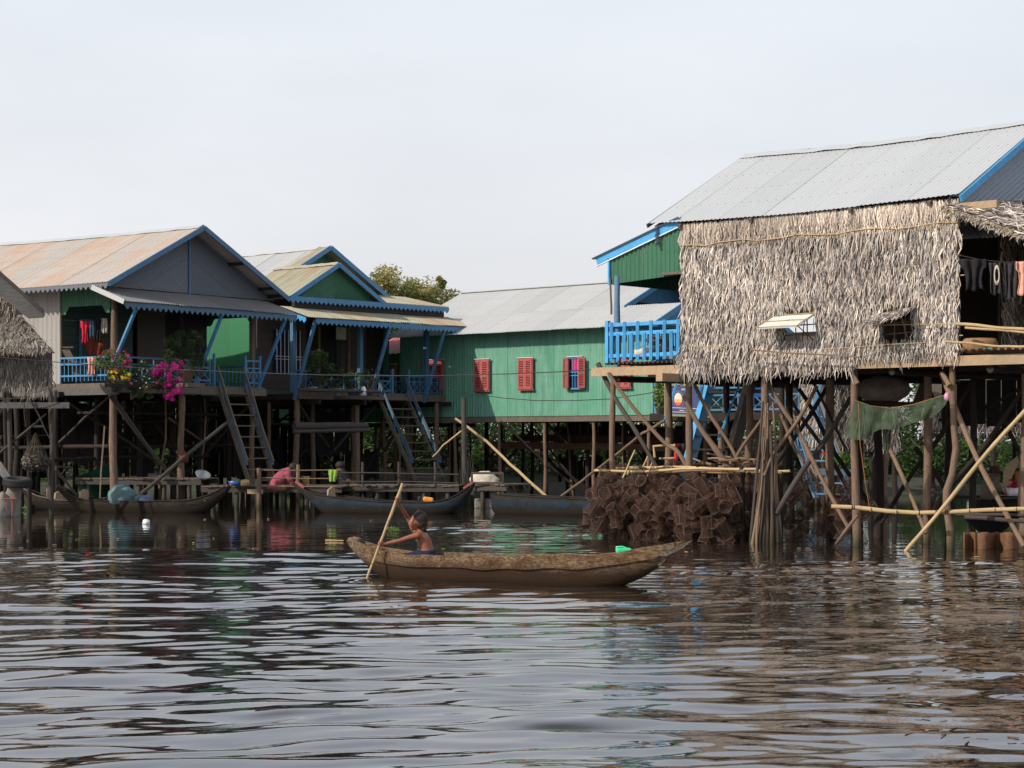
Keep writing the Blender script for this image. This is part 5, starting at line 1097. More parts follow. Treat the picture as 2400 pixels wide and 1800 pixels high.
plant('grassy_plant', 'clump of bright grassy leaves on the grey-blue bench', fill(1950, 1988, 1065, 1100, 16, 37.4, .10, 41, .1), 70, .05, [(.08, .17, .03), (.12, .22, .05)], None, droop=.3)
plant('red_flower_plant', 'tall stalk with a bright red flower beside the grassy clump', fill(1934, 1944, 1072, 1102, 6, 37.3, .05, 42, .05), 30, .04, [(.08, .17, .03)], [(fill(1930, 1940, 1059, 1064, 3, 37.2, .03, 43, .02), 26, .02, [(.75, .03, .02)])])
mb = MB(); mb.lathe(P(1652, 975, 34), [(0, 0), (.1, 0), (.13, .2), (.12, .2), (0, .19)], sides=16, cap=False)
mb = MB(); mb.log(P(1766, 965, 34), P(1755, 1085, 33.8), .014, .012, .01, 6, 6); solo(mb, 'upright_stick', M['bamboo'], 'slim straight stick standing upright behind the near blue stairs', 'stick')
# ------------------------------------------------------------------ canoes
def ip(t, pts):
    xs = [p[0] for p in pts]; ys = [p[1] for p in pts]; y = np.interp(t, xs, ys); e = .035
    return float((np.interp(t-e, xs, ys)+2*y+np.interp(t+e, xs, ys))/4) if .02 < t < .98 else float(y)
def hullmat(name, c1, c2, c3, band=None, wet=((.09, .85), (.20, 0)), wc=(.022, .017, .012)):
    t = NT(name); v = t.coords('Object', (1.2, 5, 5)); n = t.noise(v, 2.2, 7, .7, .5); n2 = t.noise(t.coords('Object', (1.6, 26, 26)), 2.4, 6, .75); n3 = t.noise(t.coords(), 60, 3, .7); n4 = t.noise(t.coords('Object', (1, 1.5, 1.5)), 3, 4, .6)
    col = t.mix(t.ramp(n, [(.36, 0), (.62, 1)]), c1, c2); col = t.mix(t.ramp(n4, [(.5, 0), (.62, .8)]), col, c3)
    col = t.mix(t.ramp(n2, [(.42, .8), (.60, 0)]), col, mul(c1, .35)); col = t.mix(t.ramp(n3, [(.6, 0), (.72, .7)]), col, mul(c1, .3))
    g = t.node('ShaderNodeNewGeometry'); sx = t.node('ShaderNodeSeparateXYZ'); t.link(g.outputs['Position'], sx.inputs[0]); z = t.math('ADD', sx.outputs[2], t.math('MULTIPLY', n, .10))
    if band: col = t.mix(t.math('MULTIPLY', t.ramp(t.math('ABSOLUTE', t.math('SUBTRACT', z, band[0])), [(.03, 1), (.07, 0)]), t.ramp(n4, [(.4, .9), (.6, .2)])), col, band[1])
    col = t.mix(t.ramp(z, list(wet)), col, wc); t.bump(t.math('ADD', n2, t.math('MULTIPLY', n3, .3)), .4, .012); return t.base(col, .8, spec=.12)
def canoe(pL, pR, gz, kz, bw, hull, inner, label, loc=None, N=44, th=.022, strake=0, group=None, rim=None, seats=(), ribs=0, cat='canoe'):
    """gz,kz,bw: (t,value) tables of gunwale height, keel height, half width from the L tip to the R tip"""
    pL, pR = Vector((*pL, 0)), Vector((*pR, 0)); ax = (pR-pL); Lt = ax.length; ax.normalize(); sd = Vector((-ax.y, ax.x, 0))  # sd away from the viewer
    t_ = thing('canoe', (pL+pR)/2, label, cat, group); rings = []
    prof = [(1.0, 1.0), (.985, .72), (.93, .45), (.78, .2), (.52, .05), (.22, .0)]
    ts = [i/N for i in range(N+1)]
    def sect(t, grow=0, part=None):
        g, k, b = ip(t, gz), ip(t, kz), ip(t, bw)+grow; k = min(k, g-.03); c = pL+ax*(Lt*t); wob = .006*math.sin(t*23)+.004*math.sin(t*51)
        out = [c+sd*(-b*x)+Z*(k+(g-k)*y+wob*y) for x, y in prof]+[c+sd*(b*x)+Z*(k+(g-k)*y+wob*y) for x, y in prof[::-1]]
        bi = max(.004, b-th); ki = k+th*1.4
        inn = [c+sd*(bi*x)+Z*(ki+(g-ki)*y+wob*y) for x, y in prof]+[c+sd*(-bi*x)+Z*(ki+(g-ki)*y+wob*y) for x, y in prof[::-1]]
        return out, inn
    o_, i_ = [], []
    for t in ts: a, b = sect(t); o_.append(a); i_.append(b)
    mb = MB(); mb.rings([a+b for a, b in zip(o_, i_)], cap=True); h = mb.build('hull', hull, t_)
    if strake:
        for s_ in (0, 1):
            mb = MB(); rg = []
            for t in ts[1:-1]:
                g, k, b = ip(t, gz), ip(t, kz), ip(t, bw); hs = min(strake, (g-k)*.6); c = pL+ax*(Lt*t); q = -1 if s_ == 0 else 1; w = .006*math.sin(t*23)+.004*math.sin(t*51); nz = .006*math.sin(t*40+s_)
                rg.append([c+sd*q*(b+.012)+Z*(g+.012+w), c+sd*q*(b+.016)+Z*(g-hs+nz+w), c+sd*q*(b-.004)+Z*(g-hs+nz+w), c+sd*q*(b-.02)+Z*(g+.012+w)])
            mb.rings(rg, smooth=False); mb.build('side_plank', hull if s_ == 0 else (inner or hull), t_)
    if rim:
        for q in (-1, 1):
            mb = MB(); mb.path([pL+ax*(Lt*t)+sd*q*ip(t, bw)+Z*(ip(t, gz)+.012) for t in ts[1:-1]], .016, 6); mb.build('rub_rail', rim, t_)
    for k_, (t, kind) in enumerate(seats):
        g, k, b = ip(t, gz), ip(t, kz), ip(t, bw); c = pL+ax*(Lt*t); mb = MB()
        if kind == 'seat': mb.box(c+Z*(g-.06), ax*.16, sd*(2*b-.03), Z*.022)
        elif kind == 'rise': mb.poly([c-sd*b*.9+Z*(g-.05), c+sd*b*.9+Z*(g-.05), c+sd*b*.7+Z*(g+.15), c+sd*b*.2+Z*(g+.19), c-sd*b*.7+Z*(g+.14)], -ax, .03)
        mb.build('thwart', M['plank'] if kind == 'seat' else M['beam'], t_)
    for k_ in range(ribs):
        t = .28+.5*k_/max(1, ribs-1); g, k, b = ip(t, gz), ip(t, kz), ip(t, bw)-th; c = pL+ax*(Lt*t); kk = k+th*1.5
        mb = MB(); mb.path([c+sd*(-b*x)*.97+Z*(kk+(g-kk)*y*.9) for x, y in prof]+[c+sd*(b*x)*.97+Z*(kk+(g-kk)*y*.9) for x, y in prof[::-1]], .014, 5); mb.build('rib', M['plank'], t_)
    return t_
hm = hullmat('weathered_hull', (.09, .046, .021), (.27, .185, .11), (.16, .125, .09), wet=((.17, .94), (.29, 0)), wc=(.030, .017, .010)); hin = hullmat('hull_inside', (.20, .13, .08), (.30, .22, .15), (.16, .13, .10))
LP, RP = (-380/4500*21.15, 21.15), (405/4500*19.4, 19.4)
cn1 = canoe(LP, RP, [(0, .40), (.04, .36), (.09, .30), (.16, .265), (.3, .255), (.5, .262), (.7, .285), (.82, .33), (.9, .385), (.96, .44), (1, .485)],
 [(0, .33), (.035, .2), (.085, .03), (.13, -.05), (.3, -.09), (.7, -.09), (.8, -.045), (.86, .05), (.92, .16), (.955, .30), (1, .47)],
 [(0, .045), (.04, .07), (.09, .13), (.2, .225), (.35, .27), (.55, .275), (.7, .25), (.82, .19), (.9, .13), (.96, .065), (1, .012)], hm, hin,
 'old weathered dugout canoe paddled by the child in the foreground', strake=.115, seats=((.31, 'seat'), (.62, 'seat')), ribs=5)
mb = MB(); c = Vector((*LP, 0)); axv = (Vector((*RP, 0))-c).normalized()
mb.blob(c+axv*.06+Z*.385, (.085, .05, .045), .15, 10, 2.4, 3); mb.build('bow_block', hm, cn1)
mb = MB(); t = Vector((*LP, 0)).lerp(Vector((*RP, 0)), .905)+Z*.23; sdv = Vector((-axv.y, axv.x, 0)); mb.poly([t-sdv*.10+Z*.10, t-sdv*.10+axv*.20+Z*.17, t-sdv*.07+axv*.235+Z*.10, t-sdv*.05+axv*.12-Z*.02], -sdv, .05); mb.build('stern_block', hm, cn1)
mb = MB(); mb.poly([P(1540, 1302, 19.40), P(1562, 1290, 19.40), P(1590, 1278, 19.38), P(1622, 1267, 19.36), P(1602, 1283, 19.38), P(1582, 1294, 19.40), P(1560, 1304, 19.40)], (0, -1, 0), .035); mb.build('prow_blade', M['plank'], cn1)
# green jerrycan
D = 19.75; jc = thing('jerrycan', P(1458, 1305, D), 'small bright green plastic jerrycan lying in the foreground canoe', 'jerrycan')
mb = MB(); mb.box(P(1462, 1298, D), Vector((.16, 0, 0)), Vector((0, .11, 0)), Z*.12); mb.build('body', M['jerry'], jc, bevel=.02)
mb = MB(); mb.path([P(1445, 1292, D), P(1445, 1282.5, D), P(1458, 1281.5, D), P(1474, 1287, D), P(1476, 1292, D)], .011, 8); mb.build('handle', M['jerry'], jc)

# other boats
hb = hullmat('grey_hull', (.019, .015, .012), (.040, .032, .026), (.028, .023, .019)); hbl = hullmat('blue_grey_hull', (.022, .021, .021), (.040, .039, .037), (.024, .027, .029), (.26, (.012, .034, .060)))
def px2(u, D): return ((u-CX)/FOC*D, D)
bA = canoe(px2(133, 40.2), px2(541, 39.0), [(0, .57), (.05, .44), (.12, .30), (.2, .24), (.5, .22), (.8, .25), (.9, .36), (.96, .50), (1, .60)], [(0, .50), (.06, .25), (.14, .02), (.25, -.12), (.75, -.12), (.86, .0), (.93, .22), (1, .52)],
 [(0, .05), (.1, .16), (.25, .30), (.5, .34), (.75, .30), (.9, .16), (1, .04)], hb, hb, 'long low dark canoe loaded with round sacks in front of the grey-gabled house', rim=M['dark'], seats=((.155, 'rise'), (.86, 'seat')), group='canoes moored along the jetty')
mb = MB(); ce = Vector((*px2(541, 39.0), .56)); mb.box(ce+Vector((-.07, 0, -.02)), Vector((.16, 0, .10)), Vector((0, .07, 0)), Z*.05); mb.build('prow_tip', M['redlt'], bA)
bB = canoe(px2(47, 41.2), px2(250, 40.9), [(0, .52), (.1, .40), (.25, .28), (.5, .20), (.8, .18), (1, .25)], [(0, .46), (.1, .2), (.25, -.02), (.5, -.1), (.85, -.1), (1, .18)], [(0, .05), (.2, .2), (.5, .3), (.8, .25), (1, .05)], hb, hb,
 'dark canoe mostly hidden behind the sack-laden one beside the old tyre', rim=M['plank'], seats=((.44, 'rise'),), group='canoes moored along the jetty')
mb = MB(); mb.lathe(Vector((*px2(112, 41), .15)), [(.035, 0), (.038, .3), (.0, .31)], sides=10); mb.build('thole_post', M['plank'], bB)
bC = canoe(px2(687, 39.6), px2(1112, 38.6), [(0, .62), (.05, .48), (.13, .38), (.2, .34), (.5, .23), (.78, .22), (.88, .29), (.95, .46), (1, .64)], [(0, .56), (.07, .34), (.14, .08), (.2, -.1), (.78, -.12), (.88, -.02), (.94, .2), (1, .56)],
 [(0, .05), (.1, .15), (.25, .30), (.5, .36), (.78, .30), (.92, .14), (1, .05)], hbl, hb, 'long grey canoe with faded blue band and upturned red prow tips', rim=M['dark'], seats=((.21, 'rise'), (.7, 'seat')), group='canoes moored along the jetty')
for u, D, sg_ in ((691, 39.55, 1), (1108, 38.65, -1)):
    mb = MB(); q = Vector((*px2(u, D), .585)); mb.poly([q+Vector((0, -.05, .04)), q+Vector((sg_*.17, -.05, -.11)), q+Vector((sg_*.20, -.05, -.05)), q+Vector((sg_*.03, -.05, .07))], (0, -1, 0), .1); mb.build('prow_tip', M['redlt'], bC)
bD = canoe(px2(1166, 38.9), px2(1470, 37.6), [(0, .40), (.1, .38), (.4, .34), (1, .30)], [(0, .0), (.03, -.1), (.5, -.14), (1, -.1)], [(0, .30), (.2, .36), (.6, .38), (1, .3)], hbl, hb, 'square-ended blue-grey boat moored beside the fish trap heap', rim=M['dark'], group='canoes moored along the jetty')
bE = canoe(px2(2285, 30.2), px2(2420, 29.4), [(0, .62), (.2, .56), (1, .6)], [(0, .5), (.2, .3), (.6, .22), (1, .3)], [(0, .1), (.3, .3), (1, .35)], hb, hb, 'dark boat raised under the side porch with a seated figure in it', rim=M['greyboard'])
for (u, v, D, r, mt, lab) in ((285, 1168, 39.6, (.27, .22, .27), 'teal', 'largest teal cloth sack heaped in the sack-laden canoe'), (322, 1168, 39.7, (.12, .15, .13), 'teal', 'small greenish sack squeezed between two bigger sacks'), (343, 1172, 39.5, (.15, .15, .13), 'sackb', 'round blue sack lying last in the canoe')):
    p = P(u, v, D); mb = MB(); mb.blob((p.x, p.y, .16+r[2]*.6), r, .10, 16, 1.8, int(u)); 
    if u == 285:
        c2 = P(290, 1143, D); mb.blob(c2, (.10, .09, .06), .25, 8, 3, 2)
    solo(mb, 'sack', M[mt], lab, 'sack', 'sacks in the moored canoe')
mb = MB(); mb.path([P(234, 1168, 39.9), P(237, 1100, 40), P(242, 1040, 40.1), P(245, 998, 40.1)], .016, 7); solo(mb, 'punt_pole', M['bamboo'], 'thin pale punting pole standing in the sack-laden canoe against the porch post', 'pole')
# orange engine cover and can
og = thing('outboard_engine', P(1003, 1180, 38.9), 'small orange-topped outboard engine in the grey canoe', 'engine')
mb = MB(); mb.box(P(1004, 1171, 38.9), Vector((.21, 0, -.03)), Vector((0, .16, 0)), Z*.10); mb.build('cover', M['orange'], og, bevel=.03)
mb = MB(); mb.box(P(987, 1184, 38.9), Vector((.17, 0, 0)), Vector((0, .12, 0)), Z*.06); mb.build('fuel_can', M['orange'], og, bevel=.02)
mb = MB(); mb.box(P(992, 1180, 39.0), Vector((.10, 0, 0)), Vector((0, .10, 0)), Z*.20); mb.lathe(P(983, 1170, 39.0), [(.03, -.05), (.04, .05), (0, .06)], sides=10); mb.build('motor_block', M['cable'], og, bevel=.01)

# ------------------------------------------------------------------ jetty
JZ = .47
def jetty(name, u0, u1, D0, D1, dep, label, npost, z=JZ):
    a = W(u0, D0, 0); b = W(u1, D1, 0); d = (b-a); L = d.length; d /= L; n = Vector((-d.y, d.x, 0)); r = thing(name, (a+b)/2+n*dep/2, label, 'jetty'); rj = random.Random(int(u0))
    mb = MB(); k = int(L/.13)
    for i in range(k): mb.box(a+d*(L*(i+.5)/k)+n*dep/2+Z*(z+rj.uniform(-.006, .006)), d*.118, n*(dep+rj.uniform(-.05, .06)), Z*.03)
    mb.build('deck', M['plank'], r)
    for o in (.05, dep-.05): mb = MB(); mb.box((a+b)/2+n*o+Z*(z-.075), d*L, n*.06, Z*.11); mb.build('bearer', M['postg'], r)
    for i in range(npost):
        for o in (.1, dep-.1): mb = MB(); q = a+d*(L*(i+.5)/npost)+n*o; mb.log((q.x, q.y, -.5), (q.x, q.y, z-.02), .055, .05, .01, 5, 8, rj); mb.build('pile', M['postg' if o < .2 else 'dark'], r)
    return r, a, b, d, n
J1, a, b, d, n = jetty('jetty', 470, 800, 42.2, 41.9, 1.3, 'low plank jetty with three-bar rail below the staircases', 6)
mb = MB(); q = P(598, 1152, 41.9); mb.box(q, Vector((.34, 0, 0)), Vector((0, .06, 0)), Z*.10); mb.build('end_board', M['beam'], J1)
mb = MB(); mb.log(W(607, 41.7, -.5), W(607, 41.7, .88), .055, .05, .004, 7, 9); mb.build('rail_post', M['post'], J1)
for v0, v1 in ((1102, 1102), (1120, 1122), (1140, 1141)): mb = MB(); mb.log(P(612, v0, 41.75), P(800, v1, 41.6), .016, .014, .004, 8, 6); mb.build('rail', M['stick'], J1)
mb = MB(); mb.log(W(697, 42.0, JZ), W(699, 42, .95), .045, .04, .01); mb.build('rail_post', M['stick'], J1)
J2, a, b, d, n = jetty('jetty', 800, 1075, 42.9, 42.5, 1.2, 'dark plank walkway under the mint roofed house behind the grey canoe', 5)
for v in (1108, 1128): mb = MB(); mb.log(P(800, v, 42.7), P(1075, v+4, 42.5), .018, .016, .006, 8, 6); mb.build('rail', M['postg'], J2)
for u in (850, 935, 1020): mb = MB(); mb.log(W(u, 42.7, JZ), W(u, 42.7, 1.0), .035, .03, .01); mb.build('rail_post', M['postg'], J2)
J3, a, b, d, n = jetty('jetty', 1105, 1185, 41.9, 41.4, 1.0, 'short raised landing with a railing beside the free-standing pile', 2, .52)
mb = MB(); 
for (p, q) in ((P(1106, 1109, 41.8), P(1180, 1109, 41.5)), (P(1106, 1132, 41.8), P(1180, 1132, 41.5)), (P(1106, 1160, 41.8), P(1106, 1109, 41.8)), (P(1178, 1160, 41.5), P(1178, 1109, 41.5))): mb.beam(p, q, .04, .05)
mb.build('railing', M['postg'], J3)
mb = MB(); mb.blob(P(1135, 1128, 42.6), (.32, .12, .22), .12, 12, 2, 4); solo(mb, 'cream_tarpaulin', M['cream'], 'cream tarpaulin bundle behind the landing railing', 'tarpaulin')
mb = MB(); mb.box(P(1140, 1180, 42.0), Vector((.52, 0, 0)), Vector((0, .2, 0)), Z*.22); solo(mb, 'foam_box', M['concrete'], 'pale grey box wedged under the landing at the waterline', 'box', bevel=.03)
garment(770, 790, 1101, 1128, 41.5, 'lime', 'lime green cloth draped over the jetty rail', 'towel', seed=31, group=None, name='cloth')
bk = thing('bucket', P(715, 1148, 42.2), 'yellowed plastic bucket standing on the jetty', 'bucket')
mb = MB(); mb.lathe(W(715, 42.2, JZ+.02), [(0, 0), (.08, 0), (.105, .19), (.11, .20), (.098, .20), (.0, .03)], sides=18, cap=False); mb.build('body', M['yellow'], bk)
mb = MB(); mb.path([P(705, 1132, 42.1), P(714, 1142, 42.05), P(725, 1133, 42.1)], .005, 5); mb.build('handle', M['plastw'], bk)
mb = MB(); mb.lathe(P(474, 1118, 42.3), [(0, 0), (.12, .02), (.17, .08), (.175, .08), (.12, .0), (0, -.02)], ax=Vector((.3, -.45, .85)), sides=24, cap=False); solo(mb, 'cooking_pan', M['metalpan'], 'shiny aluminium pan tilted on the platform under the porch', 'pan')
mb = MB(); mb.lathe(W(552, 42.0, JZ+.02), [(0, 0), (.12, 0), (.17, .10), (.16, .10), (0, .02)], sides=20, cap=False); solo(mb, 'dark_basin', M['chair'], 'dark blue basin near the foot of the porch stairs', 'basin')
mb = MB(); mb.lathe(W(574, 41.9, JZ+.02), [(0, 0), (.09, .0), (.11, .09), (.08, .13), (0, .14)], sides=18, cap=False); solo(mb, 'clay_jar', M['yellow'], 'squat ochre jar beside the dark blue basin', 'jar')
mb = MB(); mb.blob(P(430, 1072, 42.6), (.11, .1, .12), .3, 10, 3, 6); solo(mb, 'red_net_bundle', M['rustc'], 'tangled dark red netting lashed where two braces cross', 'net')
mb = MB(); rings = []
for j in range(9):
    t = j/8; rings.append([P(180+95*f, 1135-45*f+30*math.sin(math.pi*f)*(.4+t)+(t-.5)*50*(1-.5*abs(f-.5)), 43.6)+Vector((0, .5*(t-.5), 0)) for f in [i/16 for i in range(17)]])
mb.rings(rings, cap=False, close=False); hmk = solo(mb, 'hammock', m_cloth('dark_green_hammock', (.015, .06, .045)), 'dark green hammock slung under the grey-gabled house', 'hammock')
PLT, a, b, d, n = jetty('platform', 175, 470, 43.2, 42.6, 1.2, 'dim raised platform under the grey-gabled house', 5, .62)

# ------------------------------------------------------------------ hut, tyre and net bag at the far left
FL = Frame(-8.95, 38.2, (-1, .0)); FL.s = Vector((-1, 0, 0)); FL.n = Vector((-.5, .866, 0)); fl_ = FL.pt
hx = W(122, 38.2, 0).x; FL.o = Vector((hx, 38.2, 0))
HL = thing('thatched_hut', fl_(1.2, 1.5, 0), 'grey thatched hut corner with a drooping leaf awning and broad grey gable board', 'hut')
GP = [(.20, .175, .15), (.15, .13, .115), (.27, .24, .21), (.10, .09, .08), (.32, .28, .24)]
pz = lambda v, D=38.2: HC+(HV-v)/FOC*D
thwall(HL, FL, 0, 3.4, 0, 0, pz(818), pz(905), Vector((0, -1, 0)), step=.012, rowgap=.07, pal=GP, ln=(.14, .28), ragged=.2, jit=.12, out=.02)
thwall(HL, FL, .70, 3.4, .10, .10, pz(690), pz(760), Vector((0, -1, 0)), step=.014, rowgap=.08, pal=GP)
pa = P(52, 742, 38.25); pb = P(-240, 742, 38.25); dd = (-FL.n*.55-Z*.62).normalized()
dq = P(128, 826, 37.75)-pa
for k in range(4):
    t0 = k/4; o_ = pa.lerp(pa+dq, t0+.02); wd_ = (o_-P(-240, 742, 38.2)).x
    V, C = thatch_strips(o_+Z*.03, (-1, 0, 0), (-.0, -.42, -.9), Vector((0, -.9, .42)), 3.2, .12, rng, .045, .010, (.16, .27), (.012, .024), .5, .03, pal=GP+[(.38, .33, .28), (.30, .26, .22)]); quadmesh('awning_thatch', V, C, M['thatch'], HL)
mb = MB(); mb.poly([pa, P(-240, 742, 38.25), P(-240, 826, 37.7), pa+dq], (0, -.8, .5), .03); mb.build('awning_backing', M['thback'], HL)
# roof: grey slope edge board coming down to the right
e0 = P(-60, 600, 37.6); e1 = P(96, 738, 37.6)
mb = MB(); mb.poly([P(-110, 540, 37.6), P(-110, 606, 37.6), P(66, 746, 37.6), P(101, 744, 37.6), P(103, 735, 37.6)], (0, -1, 0), .06); mb.build('gable_board', M['greyboard'], HL)
mb = MB(); mb.log(e0+Vector((0, -.02, .12)), e1+Vector((.05, -.02, .06)), .04, .035, .003, 7, 8); mb.build('rafter', M['postg'], HL)
w_ = (e1-e0); mb = MB(); c = e0+w_*.5+FL.n*1.6+Z*.10; mb.box(c, w_*1.0, FL.n*3.2, w_.cross(FL.n).normalized()*.05); mb.build('roof', M['greyboard'], HL)
rl = random.Random(9)
for (u, D) in ((118, 38.3), (20, 38.3), (-80, 38.3), (64, 39.8), (118, 41), (10, 41)):
    mb = MB(); mb.log(W(u+6, D, -.5), W(u, D, pz(900)), .052, .045, .012, 8, 9, rl); mb.build('stilt', M['postg' if D < 39 else 'dark'], HL)
mb = MB(); mb.box(P(65, 950, 38.1), Vector((1.65, 0, 0)), Vector((0, .07, 0)), Z*.12); mb.build('beam', M['greyboard'], HL)
for (p, q, r_) in ((P(-5, 1065, 38.4), P(108, 970, 38.2), .028), (P(70, 935, 38), P(118, 1030, 38.1), .016), (P(-5, 945, 37.9), P(130, 905, 37.9), .010), (P(0, 936, 37.9), P(118, 930, 37.9), .012), (P(130, 1100, 38.6), P(180, 1160, 38.9), .03), (P(55, 930, 37.95), P(60, 1000, 38), .01), (P(130, 1095, 40), P(165, 1095, 41), .03)):
    mb = MB(); mb.log(p, q, r_, r_*.8, .02, 7, 6, rl); mb.build('brace', M['postg'], HL)
V, C = thatch_strips(P(40, 925, 37.85), Vector((1, 0, .1)).normalized(), (0, 0, -1), (0, -1, 0), .65, .04, rng, .05, .02, (.10, .2), (.008, .02), .3, .03, pal=GP); quadmesh('thatch_scrap', V, C, M['thatch'], HL)
# net bag of shells
nb = thing('net_bag', P(83, 1105, 38.0), 'hanging net bag bulging with shells and driftwood chips under the thatched hut', 'net bag')
mb = MB(); mb.rings([[P(83+rw*math.cos(a)*1.0, v, 38.0+.26*math.sin(a)*rw/32) for a in [2*math.pi*i/16 for i in range(16)]] for (v, rw) in ((1015, 2), (1040, 13), (1060, 26), (1078, 31), (1092, 30), (1102, 22), (1106, 5))]); mb.build('netting', M['netp'], nb)
V = []; C = []; r2 = np.random.default_rng(2); n_ = 520; a = r2.uniform(0, 6.28, n_); h = r2.random(n_); rad = np.interp(h, [0, .2, .6, 1], [.14, .25, .25, .10]); x = P(83, 1100, 38)
pc = np.stack([x.x+rad*np.cos(a), x.y+rad*np.sin(a), pz(1103, 38)+h*.38+0*a], 1); Vq, Cq = leafcloud(r2, [(Vector(p_), .01) for p_ in pc], 1, .05, [(.12, .10, .08), (.07, .055, .045), (.19, .165, .14), (.10, .11, .125)]); quadmesh('shells', Vq, Cq, M['thatch'], nb)
mb = MB(); mb.blob(P(83, 1082, 38), (.22, .22, .18), .1, 10); mb.build('filling', M['dirt'], nb)
# cement pillar with a tyre, leaning board
cp = thing('cement_pillar', W(22, 37.6, 0), 'flared pale cement pillar standing in the water at the edge of view', 'pillar')
mb = MB(); mb.rings([[W(u+r_*FOC/37.6*0+0, 37.6, z)+Vector((r_*math.cos(a), r_*.7*math.sin(a), 0)) for a in [2*math.pi*i/16 for i in range(16)]] for (u, z, r_) in ((16, -.3, .24), (16, .05, .27), (24, .3, .20), (34, .5, .15), (40, .62, .17), (42, .70, .18))]); mb.build('shaft', M['concrete'], cp)
mb = MB(); mb.blob(P(6, 1190, 37.35), (.17, .16, .27), .12, 12, 1.7, 5); mb.build('footing', M['concrete'], cp)
ty = thing('tyre', P(41, 1128, 37.5), 'worn black tyre lying tilted on top of the cement pillar', 'tyre'); mb = MB(); ax_ = Vector((.06, -.12, 1)).normalized(); cT = P(41, 1130, 37.5)
pr = [(.17, -.07), (.24, -.085), (.275, -.065), (.285, 0), (.275, .065), (.24, .085), (.17, .07), (.16, .0), (.17, -.07)]
mb.lathe(cT, pr, ax_, 32, cap=False); mb.build('carcass', M['tyre'], ty); mb = MB()
for i in range(40):
    an = 2*math.pi*i/40; ra_ = (ax_.cross(Vector((0, 1, 0)))).normalized(); rb_ = ax_.cross(ra_); dv = ra_*math.cos(an)+rb_*math.sin(an); mb.box(cT+dv*.284, dv*.008, ax_*.11, dv.cross(ax_)*.026)
mb.build('tread', M['tyre'], ty)
mb = MB(); mb.poly([P(-12, 1080, 37.9), P(2, 1082, 37.9), P(26, 1118, 37.7), P(8, 1122, 37.7), P(-12, 1100, 37.9)], (0, -1, 0), .05); solo(mb, 'board', M['greyboard'], 'pale grey board leaning against the tyre', 'board')
mb = MB(); mb.path([P(4, 1169, 37.0), P(39, 1168, 37.0)], .012, 6); mb.path([P(29, 1169, 37), P(28, 1210, 37)], .012, 6); mb.path([P(10, 1169, 37), P(18, 1200, 37)], .008, 6); mb.path([P(24, 1170, 37), P(30, 1182, 37), P(29, 1200, 37)], .012, 6)
solo(mb, 'iron_bracket', m_paint('red_oxide_iron', (.22, .06, .04)), 'reddish iron bracket sticking out of the water by the pillar', 'bracket')
# ------------------------------------------------------------------ people: one continuous surface each
def skin(name, c):
    t = NT(name); n = t.noise(t.coords(), 12, 4, .6); n2 = t.noise(t.coords(), 160, 2, .5); col = t.mix(t.ramp(n, [(.3, 0), (.7, 1)]), mul(c, .82), mul(c, 1.15)); t.bump(n2, .12, .004)
    t.b.inputs['Subsurface Weight'].default_value = .12; t.b.inputs['Subsurface Radius'].default_value = (.02, .008, .004); t.b.inputs['Subsurface Scale'].default_value = .5; return t.base(col, .5, 0, .35)
SK = skin('child_skin', (.235, .092, .05)); SK2 = skin('adult_skin', (.20, .10, .065))
HAIR = NT('dark_hair'); _n = HAIR.noise(HAIR.coords('Object', (60, 60, 8)), 3, 4, .7); HAIR.bump(_n, .6, .01); HAIR = HAIR.base(HAIR.mix(_n, (.010, .008, .007), (.035, .021, .014)), .6, 0, .25)
def cap(mb, p, q, r0, r1, n=8, sides=14):
    """closed tapered capsule"""
    p, q = Vector(p), Vector(q); d = (q-p); L = d.length or 1e-4; d /= L; pts = []; rs = []
    for i in range(4): a = math.pi/2*(1-i/4); pts.append(p-d*r0*math.sin(a)); rs.append(max(r0*math.cos(a), r0*.05))
    for i in range(n+1): t = i/n; pts.append(p+d*L*t); rs.append(r0+(r1-r0)*t)
    for i in range(1, 5): a = math.pi/2*(i/4); pts.append(q+d*r1*math.sin(a)); rs.append(max(r1*math.cos(a), r1*.05))
    mb.path(pts, rs, sides)
def chain(mb, pts):
    for (p, r0), (q, r1) in zip(pts[:-1], pts[1:]): cap(mb, p, q, r0, r1, 5)
def finish(mb, name, mat, parent, vox=.004, sm=3):
    o = mb.build(name, mat, parent); m = o.modifiers.new('r', 'REMESH'); m.mode = 'VOXEL'; m.voxel_size = vox; m.use_smooth_shade = True
    s = o.modifiers.new('s', 'SMOOTH'); s.factor = .5; s.iterations = sm; return o
DC = 20.86
def c_(u, v, dy=0.0): p = P(u, v, DC); return Vector((p.x, DC+dy, p.z))
child = thing('person', c_(1003, 1312), 'bare-chested small child with topknot kneeling and pushing a pole in the foreground canoe', 'person')
mb = MB()
